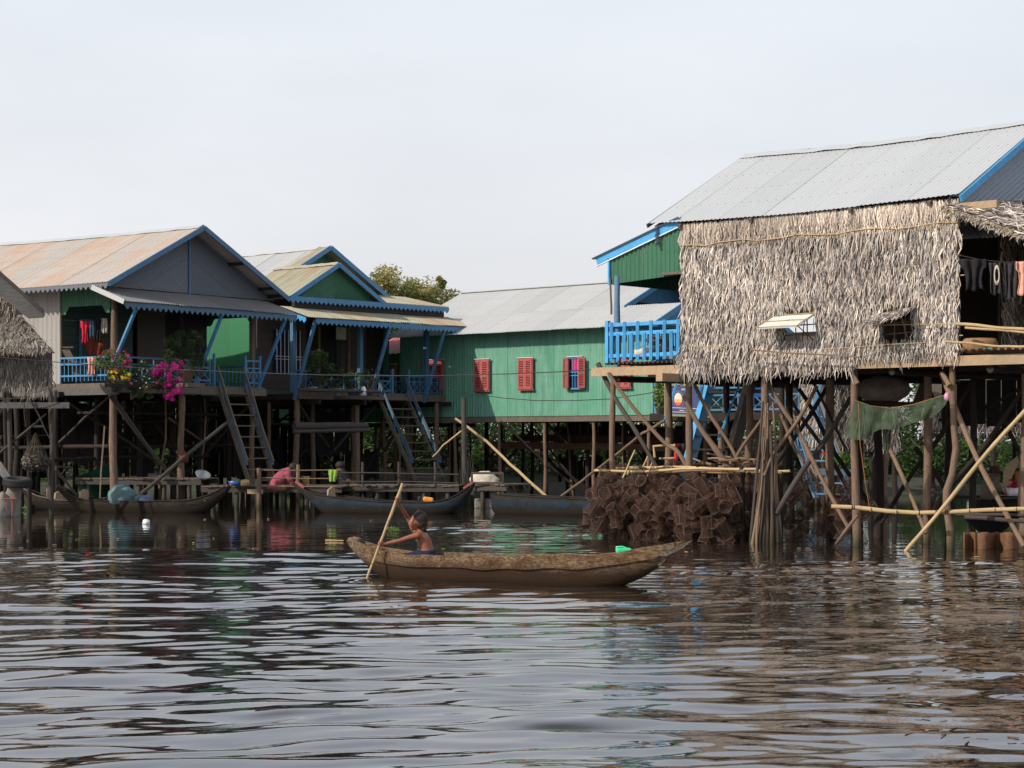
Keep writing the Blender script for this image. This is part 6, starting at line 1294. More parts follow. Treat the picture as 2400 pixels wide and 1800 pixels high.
# trunk: pelvis to neck, back gently rounded
def ell(mb, c, r, rot=0, n=12):
    c = Vector(c); rings = []; cr, sr = math.cos(rot), math.sin(rot)
    for i in range(n+1):
        th = math.pi*(.02+.96*i/n); ring = []
        for k in range(n*2):
            ph = math.pi*k/n; x, y, z = math.sin(th)*math.cos(ph)*r[0], math.sin(th)*math.sin(ph)*r[1], math.cos(th)*r[2]
            ring.append(c+Vector((x*cr+z*sr, y, -x*sr+z*cr)))
        rings.append(ring)
    mb.rings(rings[::-1])
mb.rings([[c_(u, v)+Vector((a*math.cos(t)*(1 if math.cos(t) > 0 else .94), b*math.sin(t), .10*a*math.cos(t))) for t in [2*math.pi*k/24 for k in range(24)]] for (u, v, a, b) in ((1001, 1316, .055, .08), (1001, 1310, .082, .108), (1001, 1302, .086, .108), (1000, 1293, .080, .094), (998.5, 1284, .077, .088), (996, 1275, .078, .091), (993, 1266, .080, .098), (989.5, 1258, .077, .105), (986, 1251, .062, .104), (983.5, 1246, .044, .080), (982, 1242, .034, .045), (981, 1238, .026, .03))])
cap(mb, c_(984, 1250), c_(979, 1238), .036, .030)
# head: skull, face, jaw, nose, lips, brow, ear
ell(mb, c_(982, 1219), (.088, .075, .088), .1); ell(mb, c_(971, 1226), (.060, .060, .070), .05); ell(mb, c_(969, 1237), (.036, .040, .030), -.3); cap(mb, c_(961.5, 1225), c_(958.6, 1228.5), .008, .010); ell(mb, c_(963.5, 1219, 0), (.016, .045, .012)); ell(mb, c_(961, 1234), (.012, .020, .006)); ell(mb, c_(962, 1236.6), (.012, .017, .006)); ell(mb, c_(964.5, 1241), (.014, .018, .012))
for s in (-1, 1): ell(mb, c_(973.5, 1225, s*.066), (.012, .010, .019), -.2); ell(mb, c_(968, 1230, s*.035), (.026, .024, .026))
# near arm reaching low across, far arm raised
def pole_at(v): t = (v-1133)/(1350-1133); p = P(944+(862-944)*t, v, 20.68); return p
ptop, pbot = pole_at(1133), pole_at(1375); pd = (pbot-ptop).normalized()
h1 = pole_at(1274); h2 = pole_at(1171)
sh1 = c_(979, 1254, -.105); el1 = c_(938, 1266, -.135); wr1 = c_(905, 1273, -.165)
chain(mb, [(c_(984, 1252, -.07), .042), (sh1, .036), (c_(962, 1258, -.12), .029), (el1, .024), (c_(925, 1268.5, -.145), .0245), (wr1, .0155)])
sh2 = c_(972, 1245, .095); el2 = c_(954, 1214, .09); wr2 = c_(937, 1182, -.09)
chain(mb, [(c_(982, 1250, .07), .040), (sh2, .036), (c_(964, 1230, .10), .028), (el2, .024), (c_(947, 1200, .02), .023), (wr2, .0155)])
def hand(mb, wrist, grip, pd, side, palm_from):
    """palm beside the pole, four unequal fingers and a thumb closing round it"""
    wrist, grip = Vector(wrist), Vector(grip); ap = (wrist-grip); ap = (ap-pd*ap.dot(pd)).normalized(); rt_ = pd.cross(ap).normalized()*side
    pr_ = .0135; pc = grip+ap*(pr_+.015)
    chain(mb, [(wrist, .015), (pc+(wrist-pc)*.35, .017)])
    for k in range(4):
        base = pc+pd*((k-1.5)*.0135)+rt_*.004; chain(mb, [(pc+(wrist-pc)*.3+pd*((k-1.5)*.007), .010), (base, .0085)])
        ln = (.9, 1.0, .96, .8)[k]; r = .0063 if k < 3 else .0056; pts = [(base, .0078)]
        for j, an in enumerate((35, 95, 150, 205)):
            an2 = math.radians(an*ln); q = grip+(ap*math.cos(an2)+rt_*math.sin(an2))*(pr_+.0075)+pd*((k-1.5)*.0132); pts.append((q, r*(1-.08*j)))
        chain(mb, pts)
    tb = pc-pd*.020+(wrist-pc)*.3; pts = [(tb, .0095)]
    for an in (20, -45, -110): an2 = math.radians(an); pts.append((grip+(ap*math.cos(an2)+rt_*math.sin(an2))*(pr_+.009)-pd*(.024-.004*(an < 0)), .0074))
    chain(mb, pts)
hand(mb, wr1, h1, pd, 1, None); hand(mb, wr2, h2, pd, 1, None)
# thighs forward, shins folded under
for s in (-1, 1):
    chain(mb, [(c_(1000, 1304, s*.055), .062), (c_(966, 1309, s*.07), .052), (c_(940, 1312, s*.075), .038), (c_(958, 1322, s*.08), .036), (c_(992, 1326, s*.07), .024), (c_(1003, 1325, s*.07), .018)])
    chain(mb, [(c_(1003, 1325, s*.07), .018), (c_(1012, 1328, s*.075), .014)])
body = finish(mb, 'body', SK, child, .0038, 2)
mb = MB(); ell(mb, c_(1001, 1300), (.099, .123, .060)); ell(mb, c_(1002, 1295), (.092, .116, .045))
for s in (-1, 1): chain(mb, [(c_(1000, 1303, s*.055), .072), (c_(966, 1307, s*.07), .062), (c_(944, 1310, s*.075), .052)])
finish(mb, 'shorts', M['navy'], child, .005, 3)
mb = MB(); ell(mb, c_(984, 1216.5), (.089, .079, .088), .1, 16); ell(mb, c_(988, 1226), (.068, .073, .080), .1, 16); ell(mb, c_(992, 1237), (.040, .058, .05), .2)
rh = random.Random(6)
for i in range(40):
    a = rh.uniform(-1.3, 1.3); s0 = c_(993+rh.uniform(-3, 3), 1232, .055*math.sin(a)); cap(mb, s0, s0+Vector((rh.uniform(.0, .03), rh.uniform(-.01, .01), -rh.uniform(.03, .075))), .008, .003, 3, 6)
for i in range(11):
    s0 = c_(984+rh.uniform(-2, 2), 1199, rh.uniform(-.01, .01)); cap(mb, s0, s0+Vector((rh.uniform(-.045, .04), rh.uniform(-.02, .02), rh.uniform(.02, .06))), .009, .004, 3, 6)
ell(mb, c_(983, 1199), (.030, .026, .022), .3); finish(mb, 'hair', HAIR, child, .0042, 1)
for s in (-1, 1):
    mb = MB(); ell(mb, c_(961.8, 1222.4, s*.026), (.006, .013, .006)); mb.build('eye', HAIR, child); mb = MB(); ell(mb, c_(961, 1217.8, s*.026), (.006, .017, .0035), 0, 6); mb.build('eyebrow', HAIR, child)
po = thing('punting_pole', pole_at(1375), 'pale bamboo pole gripped by the child and dipped into the water', 'pole')
mb = MB(); mb.path([ptop.lerp(pbot, i/14)+Vector((.002*math.sin(i*2), 0, 0)) for i in range(15)], [.0165-.0045*i/14+(.0012 if i % 4 == 0 else 0) for i in range(15)], 12); mb.build('shaft', M['bamboo'], po)
mb = MB()
for k in (.16, .36, .57, .78): mb.lathe(ptop.lerp(pbot, k), [(.014, -.004), (.0172, 0), (.014, .004)], pd, 12)
mb.build('node', M['stick'], po)

# woman in pink bending over on the jetty
w = thing('person', W(668, 42.0, JZ+.02), 'person in a pink shirt bending over washing on the jetty', 'person'); DW = 42.1
def w_(u, v, dy=0): p = P(u, v, DW); return Vector((p.x, DW+dy, p.z))
mb = MB(); chain(mb, [(w_(648, 1138), .14), (w_(655, 1125), .145), (w_(668, 1112), .13), (w_(676, 1105), .10)]); chain(mb, [(w_(680, 1104), .05), (w_(684, 1098), .045)]); ell(mb, w_(688, 1098), (.085, .075, .10), .5); ell(mb, w_(694, 1103), (.05, .05, .06))
for s in (-1, 1):
    chain(mb, [(w_(677, 1110, s*.14), .055), (w_(682, 1126, s*.16), .042), (w_(690, 1140, s*.12), .035), (w_(697, 1147, s*.08), .022)])
    for k in range(5): chain(mb, [(w_(697, 1147, s*.08+.012*(k-2)), .010), (w_(701-(k == 0)*3, 1151, s*.08+.015*(k-2)), .008)])
    chain(mb, [(w_(646, 1142, s*.10), .09), (w_(668, 1143, s*.14), .07), (w_(660, 1147, s*.12), .05)])
finish(mb, 'body', SK2, w, .008, 2)
mb = MB(); chain(mb, [(w_(647, 1139), .155), (w_(654, 1126), .16), (w_(667, 1113), .148), (w_(675, 1107), .115)]); ell(mb, w_(645, 1143), (.19, .2, .07))
for s in (-1, 1): chain(mb, [(w_(677, 1110, s*.14), .07), (w_(682, 1126, s*.16), .055), (w_(688, 1137, s*.13), .045)])
finish(mb, 'shirt', M['pinks'], w, .012, 3)
mb = MB(); ell(mb, w_(687, 1095), (.10, .09, .105), .4, 14); chain(mb, [(w_(692, 1100, -.05), .045), (w_(693, 1116, -.06), .03), (w_(690, 1130, -.06), .012)]); finish(mb, 'hair', HAIR, w, .01, 2)
# figure in dark clothes, seated beyond the lime cloth
w2 = thing('person', W(805, 43.2, JZ+.02), 'dim figure with black hair sitting beyond the lime green cloth', 'person'); DW = 43.3
mb = MB(); chain(mb, [(w_(812, 1140), .15), (w_(808, 1122), .13), (w_(802, 1108), .10)]); chain(mb, [(w_(800, 1106), .05), (w_(798, 1099), .045)]); ell(mb, w_(797, 1095), (.085, .08, .105))
for s in (-1, 1): chain(mb, [(w_(806, 1110, s*.13), .05), (w_(816, 1124, s*.16), .04), (w_(828, 1134, s*.10), .03), (w_(834, 1136, s*.08), .022)]); chain(mb, [(w_(812, 1142, s*.09), .08), (w_(840, 1142, s*.12), .06), (w_(838, 1152, s*.12), .045)])
finish(mb, 'body', SK2, w2, .009, 2)
mb = MB(); chain(mb, [(w_(812, 1141), .165), (w_(808, 1122), .145), (w_(802, 1109), .115)]); 
for s in (-1, 1): chain(mb, [(w_(806, 1110, s*.13), .065), (w_(814, 1121, s*.15), .055)])
finish(mb, 'shirt', M['black'], w2, .012, 3)
mb = MB(); ell(mb, w_(797, 1091), (.11, .10, .10), 0, 14); ell(mb, w_(799, 1099, .03), (.09, .07, .09)); finish(mb, 'hair', HAIR, w2, .01, 2)
# hatted figure under the side porch
w3 = thing('person', W(2325, 30.0, .3), 'shaded figure in a red-brown hat and grey shirt seated in the raised dark boat', 'person'); DW = 30.0
mb = MB(); chain(mb, [(w_(2322, 1165), .13), (w_(2322, 1145), .12), (w_(2325, 1128), .10)]); chain(mb, [(w_(2328, 1124), .05), (w_(2330, 1118), .045)]); ell(mb, w_(2331, 1110), (.08, .075, .10))
for s in (-1, 1): chain(mb, [(w_(2324, 1130, s*.14), .05), (w_(2338, 1148, s*.16), .04), (w_(2352, 1156, s*.08), .03), (w_(2358, 1157, s*.06), .02)])
finish(mb, 'body', SK2, w3, .008, 2)
mb = MB(); chain(mb, [(w_(2320, 1168), .16), (w_(2321, 1146), .15), (w_(2324, 1130), .125)])
for s in (-1, 1): chain(mb, [(w_(2324, 1130, s*.14), .065), (w_(2336, 1146, s*.16), .055)])
finish(mb, 'shirt', M['sack'], w3, .012, 3)
mb = MB(); mb.lathe(w_(2331, 1108), [(.16, 0), (.16, .012), (.085, .03), (.08, .09), (.05, .11), (0, .112)], sides=20); mb.build('hat', m_cloth('red_brown_hat', (.10, .045, .035)), w3)
mb = MB(); mb.poly([P(2352, 1105, 29.5), P(2360, 1088, 29.5), P(2384, 1070, 29.5), P(2389, 1082, 29.5), P(2372, 1118, 29.5), P(2372, 1140, 29.5), P(2358, 1155, 29.5), P(2352, 1140, 29.5)][::-1], (0, -1, 0), .03); solo(mb, 'paddle_board', M['beam'], 'tan wooden paddle blade propped beside the hatted figure', 'paddle')
mb = MB(); mb.lathe(P(2376, 1162, 29.4), [(0, 0), (.09, 0), (.12, .12), (.11, .12), (0, .1)], sides=16, cap=False); mb.v = mb.v; solo(mb, 'flower_tub', M['plastw'], 'white tub with red blossoms beside the paddle', 'tub')
V, Cc_ = leafcloud(rng, [(P(2375, 1138, 29.4), .10)], 60, .03, [(.6, .02, .06), (.5, .02, .1), (.05, .1, .03)]); 
o = quadmesh('potted_flowers', V, Cc_, M['petal'], None, base=tuple(P(2375, 1142, 29.4))); tag(o, 'small red blossoms rising from the white tub', 'flowers')
mb = MB(); mb.box(P(2392, 1118, 29.8), Vector((.16, 0, 0)), Vector((0, .1, 0)), Z*.16); solo(mb, 'orange_cloth', m_cloth('orange_cloth', (.45, .16, .07)), 'faded orange cloth hanging behind the white tub', 'cloth')
mb = MB(); r3 = []
for j in range(6): r3.append([P(2258+i*9, 1248+j*9+2*math.sin(i*2+j), 26.4+.25*math.sin(i*.9)) for i in range(15)])
mb.rings(r3, cap=False, close=False); o = solo(mb, 'reed_mat', m_wood('reed_mat', (.20, .10, .05), useuv=False), 'ragged brown reed mat dipping in the water behind the nearest stilts', 'mat'); s = o.modifiers.new('t', 'SOLIDIFY'); s.thickness = .02
mb = MB(); r3 = []
for j in range(8): t = j/7; r3.append([P(2262+120*f, 1212+(38*math.sin(math.pi*f))*(t)+6*t, 26.8+.3*t) for f in [i/16 for i in range(17)]])
mb.rings(r3, cap=False, close=False); o = solo(mb, 'fishing_net', m_cloth('black_net', (.015, .016, .02)), 'sagging black net slung low over the brown reed mat', 'net')
mb = MB(); mb.log(P(2262, 1212, 26.7), P(2410, 1222, 26.2), .035, .03, .01); mb.log(P(2240, 1205, 27), P(2400, 1208, 26.6), .025, .025, .01); solo(mb, 'low_poles', M['postg'], 'pair of low grey poles carrying the black net', 'poles')
# ------------------------------------------------------------------ wires
def wire(pts, label, r=.006):
    out = []; ps = [P(*p) for p in pts]
    for i in range(len(ps)-1):
        for k in range(8): out.append(ps[i].lerp(ps[i+1], k/8))
    out.append(ps[-1]); mb = MB(); mb.path(out, r, 5); return solo(mb, 'cable', M['cable'], label, 'cable')
wire([(-60, 832, 35.5), (0, 838, 35.5), (150, 850, 35.4), (300, 861, 35.2), (450, 868, 35), (600, 874, 34.6), (760, 879, 34), (900, 880.5, 33.5), (1050, 880, 33), (1200, 876, 32.2), (1320, 871, 31.4), (1405, 865, 30.6)], 'long black cable strung level across the whole row of houses', .008)
wire([(1042, 909, 48), (1100, 922, 47), (1180, 933, 45.5), (1260, 939, 44), (1340, 939, 42), (1430, 935, 40), (1520, 922, 37), (1600, 901, 34)], 'thin slack wire drooping across the long green wall below its shutters', .009)
# ------------------------------------------------------------------ trees and bank growth
def tree(name, label, clumps, per, size, pal, trunk, group, droop=0):
    b = Vector(trunk); t = thing(name, b, label, 'tree', group); V, C = leafcloud(rng, clumps, per, size, pal, droop=droop); quadmesh('crown', V, C, M['leaf'], t)
    mb = MB(); c = sum((Vector(q) for q, r in clumps), Vector())/len(clumps); top = Vector((c.x, c.y, c.z+.2)); mb.log(b-Z*.3, b.lerp(top, .5), .13, .09, .03, 6, 8)
    m_ = b.lerp(top, .5); rq = random.Random(int(b.x*10))
    for q, r in rq.sample(clumps, min(12, len(clumps))): mb.log(m_, q, .05, .012, .06, 6, 6, rq)
    mb.build('trunk', M['bark'], t); return t
YG = [(.16, .22, .05), (.32, .30, .10), (.16, .19, .05), (.28, .25, .10), (.36, .31, .13)]; gt = 'trees beyond the stilt houses'
tree('tree', 'olive tree crown rising between the mint roof and the long grey roof', fill(838, 950, 645, 770, 60, 63, .38, 50, 1.2), 220, .075, YG, W(890, 63, .6), gt)
tree('tree', 'paler tree crown with airy sprigs just above the long roof end', fill(920, 1020, 665, 780, 50, 64, .36, 51, 1.2), 200, .075, YG, W(965, 64, .6), gt)
tree('tree', 'slender tree whose thin top sprig pokes highest beside the pale crown', fill(985, 1068, 676, 770, 40, 65, .34, 52, 1.0)+cl([(1030, 655, .12), (1033, 668, .16), (1040, 662, .1), (1026, 675, .2)], 65, 3), 120, .07, YG, W(1030, 65, .6), gt)
BG = [(.035, .08, .015), (.065, .14, .025), (.12, .22, .04), (.025, .05, .012)]
k = 0
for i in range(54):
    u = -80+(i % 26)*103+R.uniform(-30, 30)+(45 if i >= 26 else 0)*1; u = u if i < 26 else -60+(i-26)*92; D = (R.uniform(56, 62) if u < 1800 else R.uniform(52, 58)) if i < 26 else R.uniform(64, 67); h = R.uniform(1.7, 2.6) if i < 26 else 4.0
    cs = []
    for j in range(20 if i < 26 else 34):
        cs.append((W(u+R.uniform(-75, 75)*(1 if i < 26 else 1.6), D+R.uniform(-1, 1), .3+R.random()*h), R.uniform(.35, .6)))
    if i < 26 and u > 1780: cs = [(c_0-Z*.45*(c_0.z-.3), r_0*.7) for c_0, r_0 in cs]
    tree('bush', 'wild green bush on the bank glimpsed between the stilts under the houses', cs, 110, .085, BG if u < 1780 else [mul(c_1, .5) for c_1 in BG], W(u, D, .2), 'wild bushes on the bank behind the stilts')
for i in range(7):
    u = 150+i*170; D = 68; cs = fill(u-90, u+90, 790, 960, 22, D, .6, 100+i, 1.5); tree('tree', 'background tree on the bank mostly hidden by roofs', cs, 110, .10, BG, W(u, D, .5), 'hidden bank trees')
gg = np.random.default_rng(5)
# floating plants and scraps
def pad(u, v, label, pal, n=14, r=.10, size=.03):
    D = HC*FOC/(v-HV); c = W(u, D, .025); V, C = leafcloud(gg, [(c+Vector((R.uniform(-r, r), R.uniform(-r, r)*1.5, R.uniform(0, .03))), .05) for _ in range(n)], 9, size, pal); V[:, :, 2] = np.maximum(V[:, :, 2], -.01); o = quadmesh('water_plant', V, C, M['leaf'], None, base=tuple(c)); tag(o, label, 'plant'); return o
pad(922, 1247, 'small clump of floating green water plants between the pole and the moored canoe', LG); pad(1745, 1484, 'tiny sprig of floating leaves in the open water at lower right', DG, 4, .03, .014)
pad(50, 1196, 'floating greenery beside the cement pillar', LG+DG, 16, .16, .03)
mb = MB(); mb.blob(W(343, 34.0, .03), (.065, .05, .055), .28, 12, 3, 4); solo(mb, 'foam_lump', M['plastw'], 'white lump of plastic foam floating in the dark water', 'foam')
r5 = random.Random(12)
for i in range(46):
    u = r5.uniform(0, 1250) if i < 30 else r5.uniform(1250, 2400); v = r5.uniform(1215, 1330); D = HC*FOC/(v-HV); p = W(u, D, .012); a = r5.uniform(0, 3); L = r5.uniform(.02, .06)
    mb = MB(); mb.box(p, Vector((math.cos(a), math.sin(a), 0))*L, Vector((-math.sin(a), math.cos(a), 0))*L*.5, Z*.008); solo(mb, 'floating_leaf', M['beam' if i % 3 else 'basket'], 'tiny dry leaf floating on the water', 'leaf', 'dry leaves floating on the water')
mb = MB(); mb.log(W(763, 28.3, .015), W(805, 28.2, .015), .012, .01, .01, 4, 6); solo(mb, 'floating_stick', M['bamboo'], 'short pale stick floating in the dark water before the jetty', 'stick')
mb = MB()
for i in range(120):
    u = 1950+450*r5.random()**.6; v = 1400+340*r5.random(); D = HC*FOC/(v-HV); p = W(u, D, .012); a = r5.uniform(-.9, .9); L = r5.uniform(.03, .10); mb.beam(p, p+Vector((math.cos(a), math.sin(a), 0))*L, .006, .004)
o = solo(mb, 'straw_litter', m_wood('wet_straw', (.20, .10, .05)), 'scattered reddish straw floating on the water at the lower right', 'straw'); o['kind'] = 'stuff'

# ------------------------------------------------------------------ water surface
def water_height(x, y):
    rg = np.random.default_rng(31); h = np.zeros_like(x)
    def vn(px, py, seed, sc):
        r = np.random.default_rng(seed); o = np.zeros_like(px)
        for _ in range(7):
            a = r.uniform(0, 6.283); f = sc*r.uniform(.6, 1.5); o += np.sin((px*np.cos(a)+py*np.sin(a))*f+r.uniform(0, 6.28))
        return o/3.0
    wx = x+.18*vn(x, y, 1, 1.6)+.05*vn(x, y, 2, 5); wy = y+.16*vn(x, y, 3, 1.3)+.05*vn(x, y, 4, 4.5)
    for i in range(46):
        lam = np.exp(rg.uniform(np.log(.22), np.log(1.0))); k = 2*np.pi/lam; th = rg.normal(0, .27)+np.pi/2+.12; s = .0135*lam**.15; a = s/k
        ph = (wx*np.cos(th)+wy*np.sin(th))*k+rg.uniform(0, 6.283)
        q = np.sin(ph); h += a*(q+.22*np.cos(2*ph))
    A = 1/(1+np.exp(-(24.2-y-.25*vn(x, y, 7, .5)-.10*x)/.35)); A = .11+.89*A   # calmer water in the lee of the houses
    patch = 1/(1+np.exp(-((y-24)/.6)))*(1/(1+np.exp(-((x+2.5)/.4))))*(1/(1+np.exp((x-2.4)/.6)))*(1/(1+np.exp((y-36.5)/.8))); A = A+.75*patch
    h = h*A*np.clip(1+.5*vn(x, y, 8, .45), .4, 1.45)
    for i in range(16):
        lam = rg.uniform(.09, .24); k = 2*np.pi/lam; th = rg.normal(0, .5)+np.pi/2+.1; h += .0115/k*np.sin((wx*np.cos(th)+wy*np.sin(th))*k+rg.uniform(0, 6.283))*np.clip(A*vn(x, y, 12, .9), 0, 1.5)
    # boat wash: two long low ridges crossing the frame
    h += .10*np.exp(-((y-24.4-.08*x)/1.35)**2)/(1+np.exp((x+1.0)/.5))
    for (y0, sl, cur, amp, w) in ((17.9, .05, .006, .026, .36), (20.9, .05, .02, .006, .18)):
        c = y0+sl*x-cur*x*x; h += amp*np.exp(-((y-c)/w)**2)*(.55+.45*np.clip(vn(x, y, 9, .4)+.4, 0, 1.3)) - amp*.5*np.exp(-((y-c+w*2)/(w*1.2))**2)
    # ring of disturbed water where the pole dips in
    for (cx_, cy_, am) in ((-1.5, 20.4, .006), (-.9, 19.9, .004), (1.9, 18.6, .004)):
        r = np.sqrt((x-cx_)**2+((y-cy_))**2); h += am*np.sin(r*34)*np.exp(-(r/.5)**2)
    return h
ys = [2.5]
while ys[-1] < 80:
    y = ys[-1]; ys.append(y+(.05 if y < 7 else .022 if y < 13 else .032 if y < 20 else .045 if y < 27 else .08 if y < 38 else .25 if y < 55 else 1.5))
ys = np.array(ys); core = np.linspace(-.30, .30, 680); side = np.linspace(0, 1, 40)[1:]; tx = np.concatenate([(-.30-side**1.7*1.6)[::-1], core, .30+side**1.7*1.6])
X = ys[:, None]*tx[None, :]; Y = np.repeat(ys[:, None], len(tx), 1); Hh = water_height(X, Y)*np.clip((60-Y)/20, 0, 1)*np.clip((.9-np.abs(tx))/.4, .0, 1)[None, :]
ny, nx = X.shape; me = bpy.data.meshes.new('water'); co = np.stack([X, Y, Hh], 2).reshape(-1, 3).astype(np.float32)
me.vertices.add(len(co)); me.vertices.foreach_set('co', co.ravel()); ii = (np.arange(ny-1)[:, None]*nx+np.arange(nx-1)[None, :]).ravel(); q = np.stack([ii, ii+1, ii+nx+1, ii+nx], 1).astype(np.int32)
me.loops.add(q.size); me.loops.foreach_set('vertex_index', q.ravel()); me.polygons.add(len(q)); me.polygons.foreach_set('loop_start', np.arange(0, q.size, 4, dtype=np.int32)); me.polygons.foreach_set('loop_total', np.full(len(q), 4, dtype=np.int32)); me.polygons.foreach_set('use_smooth', np.ones(len(q), dtype=bool)); me.update(calc_edges=True)
wo = bpy.data.objects.new('water', me); COL.objects.link(wo); wo['kind'] = 'structure'; wo['label'] = 'brown rippled river water reflecting the pale sky'
t = NT('river_water'); pos = t.node('ShaderNodeNewGeometry'); mp = t.node('ShaderNodeMapping'); t.link(pos.outputs['Position'], mp.inputs[0])
b1 = t.noise(mp.outputs[0], 9, 3, .5, .3); mp2 = t.node('ShaderNodeMapping'); mp2.inputs['Scale'].default_value = (1, 1.8, 1); t.link(pos.outputs['Position'], mp2.inputs[0]); b2 = t.noise(mp2.outputs[0], 26, 2, .5)
t.bump(t.math('ADD', b1, t.math('MULTIPLY', b2, .2)), .035, .02)
# drifting scum: matt brown film with its own outline, gathered toward the right bank
sp = t.node('ShaderNodeSeparateXYZ'); t.link(pos.outputs['Position'], sp.inputs[0]); mp3 = t.node('ShaderNodeMapping'); mp3.inputs['Scale'].default_value = (.55, .8, 1); t.link(pos.outputs['Position'], mp3.inputs[0])
s1 = t.noise(mp3.outputs[0], 1.1, 5, .62, .6); s2 = t.noise(pos.outputs['Position'], 4.5, 5, .7, .8)
def sstep(x, a, b):
    m = t.node('ShaderNodeMapRange', interpolation_type='SMOOTHSTEP'); t.link(x, m.inputs[0]); m.inputs[1].default_value = a; m.inputs[2].default_value = b; return m.outputs[0]
ratio = t.math('DIVIDE', sp.outputs[0], sp.outputs[1])
zone = t.math('MULTIPLY', sstep(sp.outputs[0], .6, 2.2), t.math('SUBTRACT', 1.0, sstep(sp.outputs[1], 22.0, 25.0)))
f = t.math('ADD', t.math('MULTIPLY', s1, .5), t.math('ADD', t.math('MULTIPLY', s2, .5), t.math('MULTIPLY', zone, .13)))
film = t.math('MULTIPLY', sstep(f, .635, .70), sstep(zone, .02, .5)); film = t.math('MULTIPLY', film, .80)
sc = t.noise(pos.outputs['Position'], 70, 3, .8)
t.b.inputs['IOR'].default_value = 2.0; t.base((.020, .015, .011), .02, 0, .5)
fb_ = t.node('ShaderNodeBsdfDiffuse'); t.link(t.ramp(sc, [(.35, (.08, .06, .045)), (.55, (.19, .15, .12)), (.75, (.32, .27, .22))]), fb_.inputs[0])
mx = t.node('ShaderNodeMixShader'); t.link(film, mx.inputs[0]); t.link(t.b.outputs[0], mx.inputs[1]); t.link(fb_.outputs[0], mx.inputs[2]); t.link(mx.outputs[0], t.out.inputs[0]); me.materials.append(t.m)

# ------------------------------------------------------------------ river bed and bank
gx = np.concatenate([[-900, -200], np.linspace(-40, 40, 81), [200, 900]]); gy = np.concatenate([[-60, 0, 30], np.linspace(46, 76, 61), [120, 300, 1200]]); GX, GY = np.meshgrid(gx, gy); r6 = np.random.default_rng(3)
edge = 55-.05*GX+1.2*np.sin(GX*.5); GZ = np.clip((GY-edge)*.12, -1.2, .55)+.06*np.sin(GX*2.1)*np.cos(GY*1.7)*((GY > 50) & (GY < 80)); GZ = np.where(GY < 46, -1.2, GZ)
ny, nx = GX.shape; vs = np.stack([GX, GY, GZ], 2).reshape(-1, 3); fs = [(j*nx+i, j*nx+i+1, (j+1)*nx+i+1, (j+1)*nx+i) for j in range(ny-1) for i in range(nx-1)]
me = bpy.data.meshes.new('ground'); me.from_pydata(vs.tolist(), [], fs); go = bpy.data.objects.new('ground', me); COL.objects.link(go); go['kind'] = 'structure'; go['label'] = 'muddy river bank and bed'
t = NT('bank_mud'); n = t.noise(t.coords(), 1.3, 6, .7); me.materials.append(t.base(t.mix(t.ramp(n, [(.4, 0), (.6, 1)]), (.03, .022, .015), (.03, .045, .015)), .9))

# ------------------------------------------------------------------ light, sky, camera
EL = math.radians(35); S = Vector((-.86, -.51)).normalized(); sund = Vector((S.x*math.cos(EL), S.y*math.cos(EL), math.sin(EL)))
L = bpy.data.lights.new('sun', 'SUN'); L.energy = 4.6; L.angle = math.radians(.6); L.color = (1, .90, .77); lo = bpy.data.objects.new('sun', L); COL.objects.link(lo); lo.rotation_euler = sund.to_track_quat('Z', 'Y').to_euler(); lo.location = sund*60
wd = bpy.data.worlds.new('World'); SC.world = wd; wd.use_nodes = True; nt_ = wd.node_tree; bg = nt_.nodes['Background']
sk = nt_.nodes.new('ShaderNodeTexSky'); sk.sky_type = 'NISHITA'; sk.sun_disc = False; sk.sun_elevation = EL; sk.sun_rotation = math.atan2(sund.x, sund.y); sk.dust_density = 4.0; sk.air_density = 1.0; sk.ozone_density = 1.5
tc = nt_.nodes.new('ShaderNodeTexCoord'); mp = nt_.nodes.new('ShaderNodeMapping'); mp.inputs['Scale'].default_value = (1.2, 1.2, 3.6); nt_.links.new(tc.outputs['Generated'], mp.inputs[0])
cn = nt_.nodes.new('ShaderNodeTexNoise'); cn.inputs['Scale'].default_value = 2.2; cn.inputs['Detail'].default_value = 5; cn.inputs['Roughness'].default_value = .5; nt_.links.new(mp.outputs[0], cn.inputs['Vector'])
rp = nt_.nodes.new('ShaderNodeValToRGB'); rp.color_ramp.elements[0].position = .3; rp.color_ramp.elements[0].color = (.72, .72, .72, 1); rp.color_ramp.elements[1].position = .7; rp.color_ramp.elements[1].color = (.90, .90, .90, 1); nt_.links.new(cn.outputs['Fac'], rp.inputs[0])
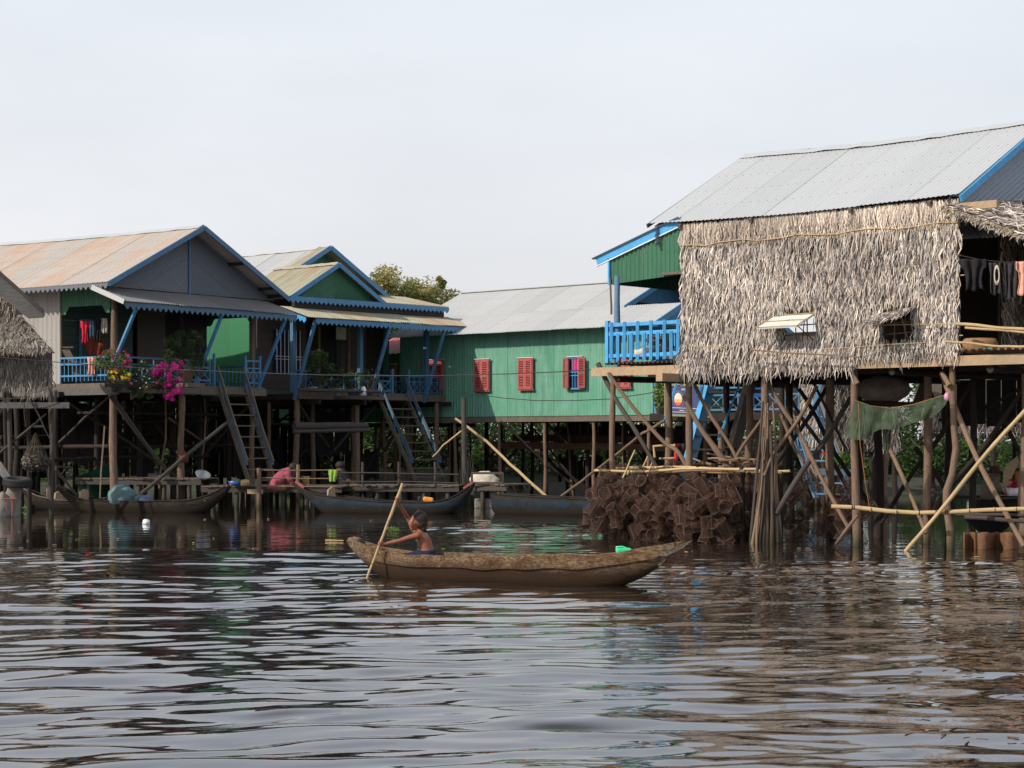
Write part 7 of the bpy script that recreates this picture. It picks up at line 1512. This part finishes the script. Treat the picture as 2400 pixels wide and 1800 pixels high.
mxw = nt_.nodes.new('ShaderNodeMix'); mxw.data_type = 'RGBA'; sz_ = nt_.nodes.new('ShaderNodeSeparateXYZ'); nt_.links.new(tc.outputs['Generated'], sz_.inputs[0]); el_ = nt_.nodes.new('ShaderNodeMapRange'); el_.interpolation_type = 'SMOOTHSTEP'; nt_.links.new(sz_.outputs[2], el_.inputs[0])
for i_, v_ in ((1, .5), (2, .95), (3, 1.0), (4, .05)): el_.inputs[i_].default_value = v_
ml_ = nt_.nodes.new('ShaderNodeMath'); ml_.operation = 'MULTIPLY'; nt_.links.new(rp.outputs[0], ml_.inputs[0]); nt_.links.new(el_.outputs[0], ml_.inputs[1]); nt_.links.new(ml_.outputs[0], mxw.inputs[0]); nt_.links.new(sk.outputs[0], mxw.inputs[6]); cr_ = nt_.nodes.new('ShaderNodeValToRGB'); cr_.color_ramp.elements[0].position = .03; cr_.color_ramp.elements[0].color = (.965, .955, .975, 1); cr_.color_ramp.elements[1].position = .22; cr_.color_ramp.elements[1].color = (.90, .94, 1.0, 1); e_ = cr_.color_ramp.elements.new(.40); e_.color = (1.08, 1.16, 1.32, 1); nt_.links.new(sz_.outputs[2], cr_.inputs[0]); vm_ = nt_.nodes.new('ShaderNodeVectorMath'); vm_.operation = 'SCALE'; vm_.inputs[3].default_value = 10.3; nt_.links.new(cr_.outputs[0], vm_.inputs[0]); nt_.links.new(vm_.outputs[0], mxw.inputs[7])   # thin high cloud over the blue, brightened above the frame to lighten the water
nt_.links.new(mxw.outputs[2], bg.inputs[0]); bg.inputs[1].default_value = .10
SC.view_settings.view_transform = 'Standard'; SC.view_settings.look = 'None'; SC.view_settings.gamma = 1; SC.view_settings.exposure = 0.0; SC.view_settings.use_curve_mapping = False
cam = bpy.data.cameras.new('camera'); cam.sensor_width = 36; cam.lens = FOC/2400*36; cam.shift_y = (HV-900)/2400; cam.clip_end = 5000; cam.clip_start = .1
co_ = bpy.data.objects.new('camera', cam); COL.objects.link(co_); co_.location = (0, 0, HC); co_.rotation_euler = (math.radians(90), 0, 0); SC.camera = co_
SC.cycles.transparent_max_bounces = 24; SC.cycles.max_bounces = 8; SC.cycles.use_denoising = True
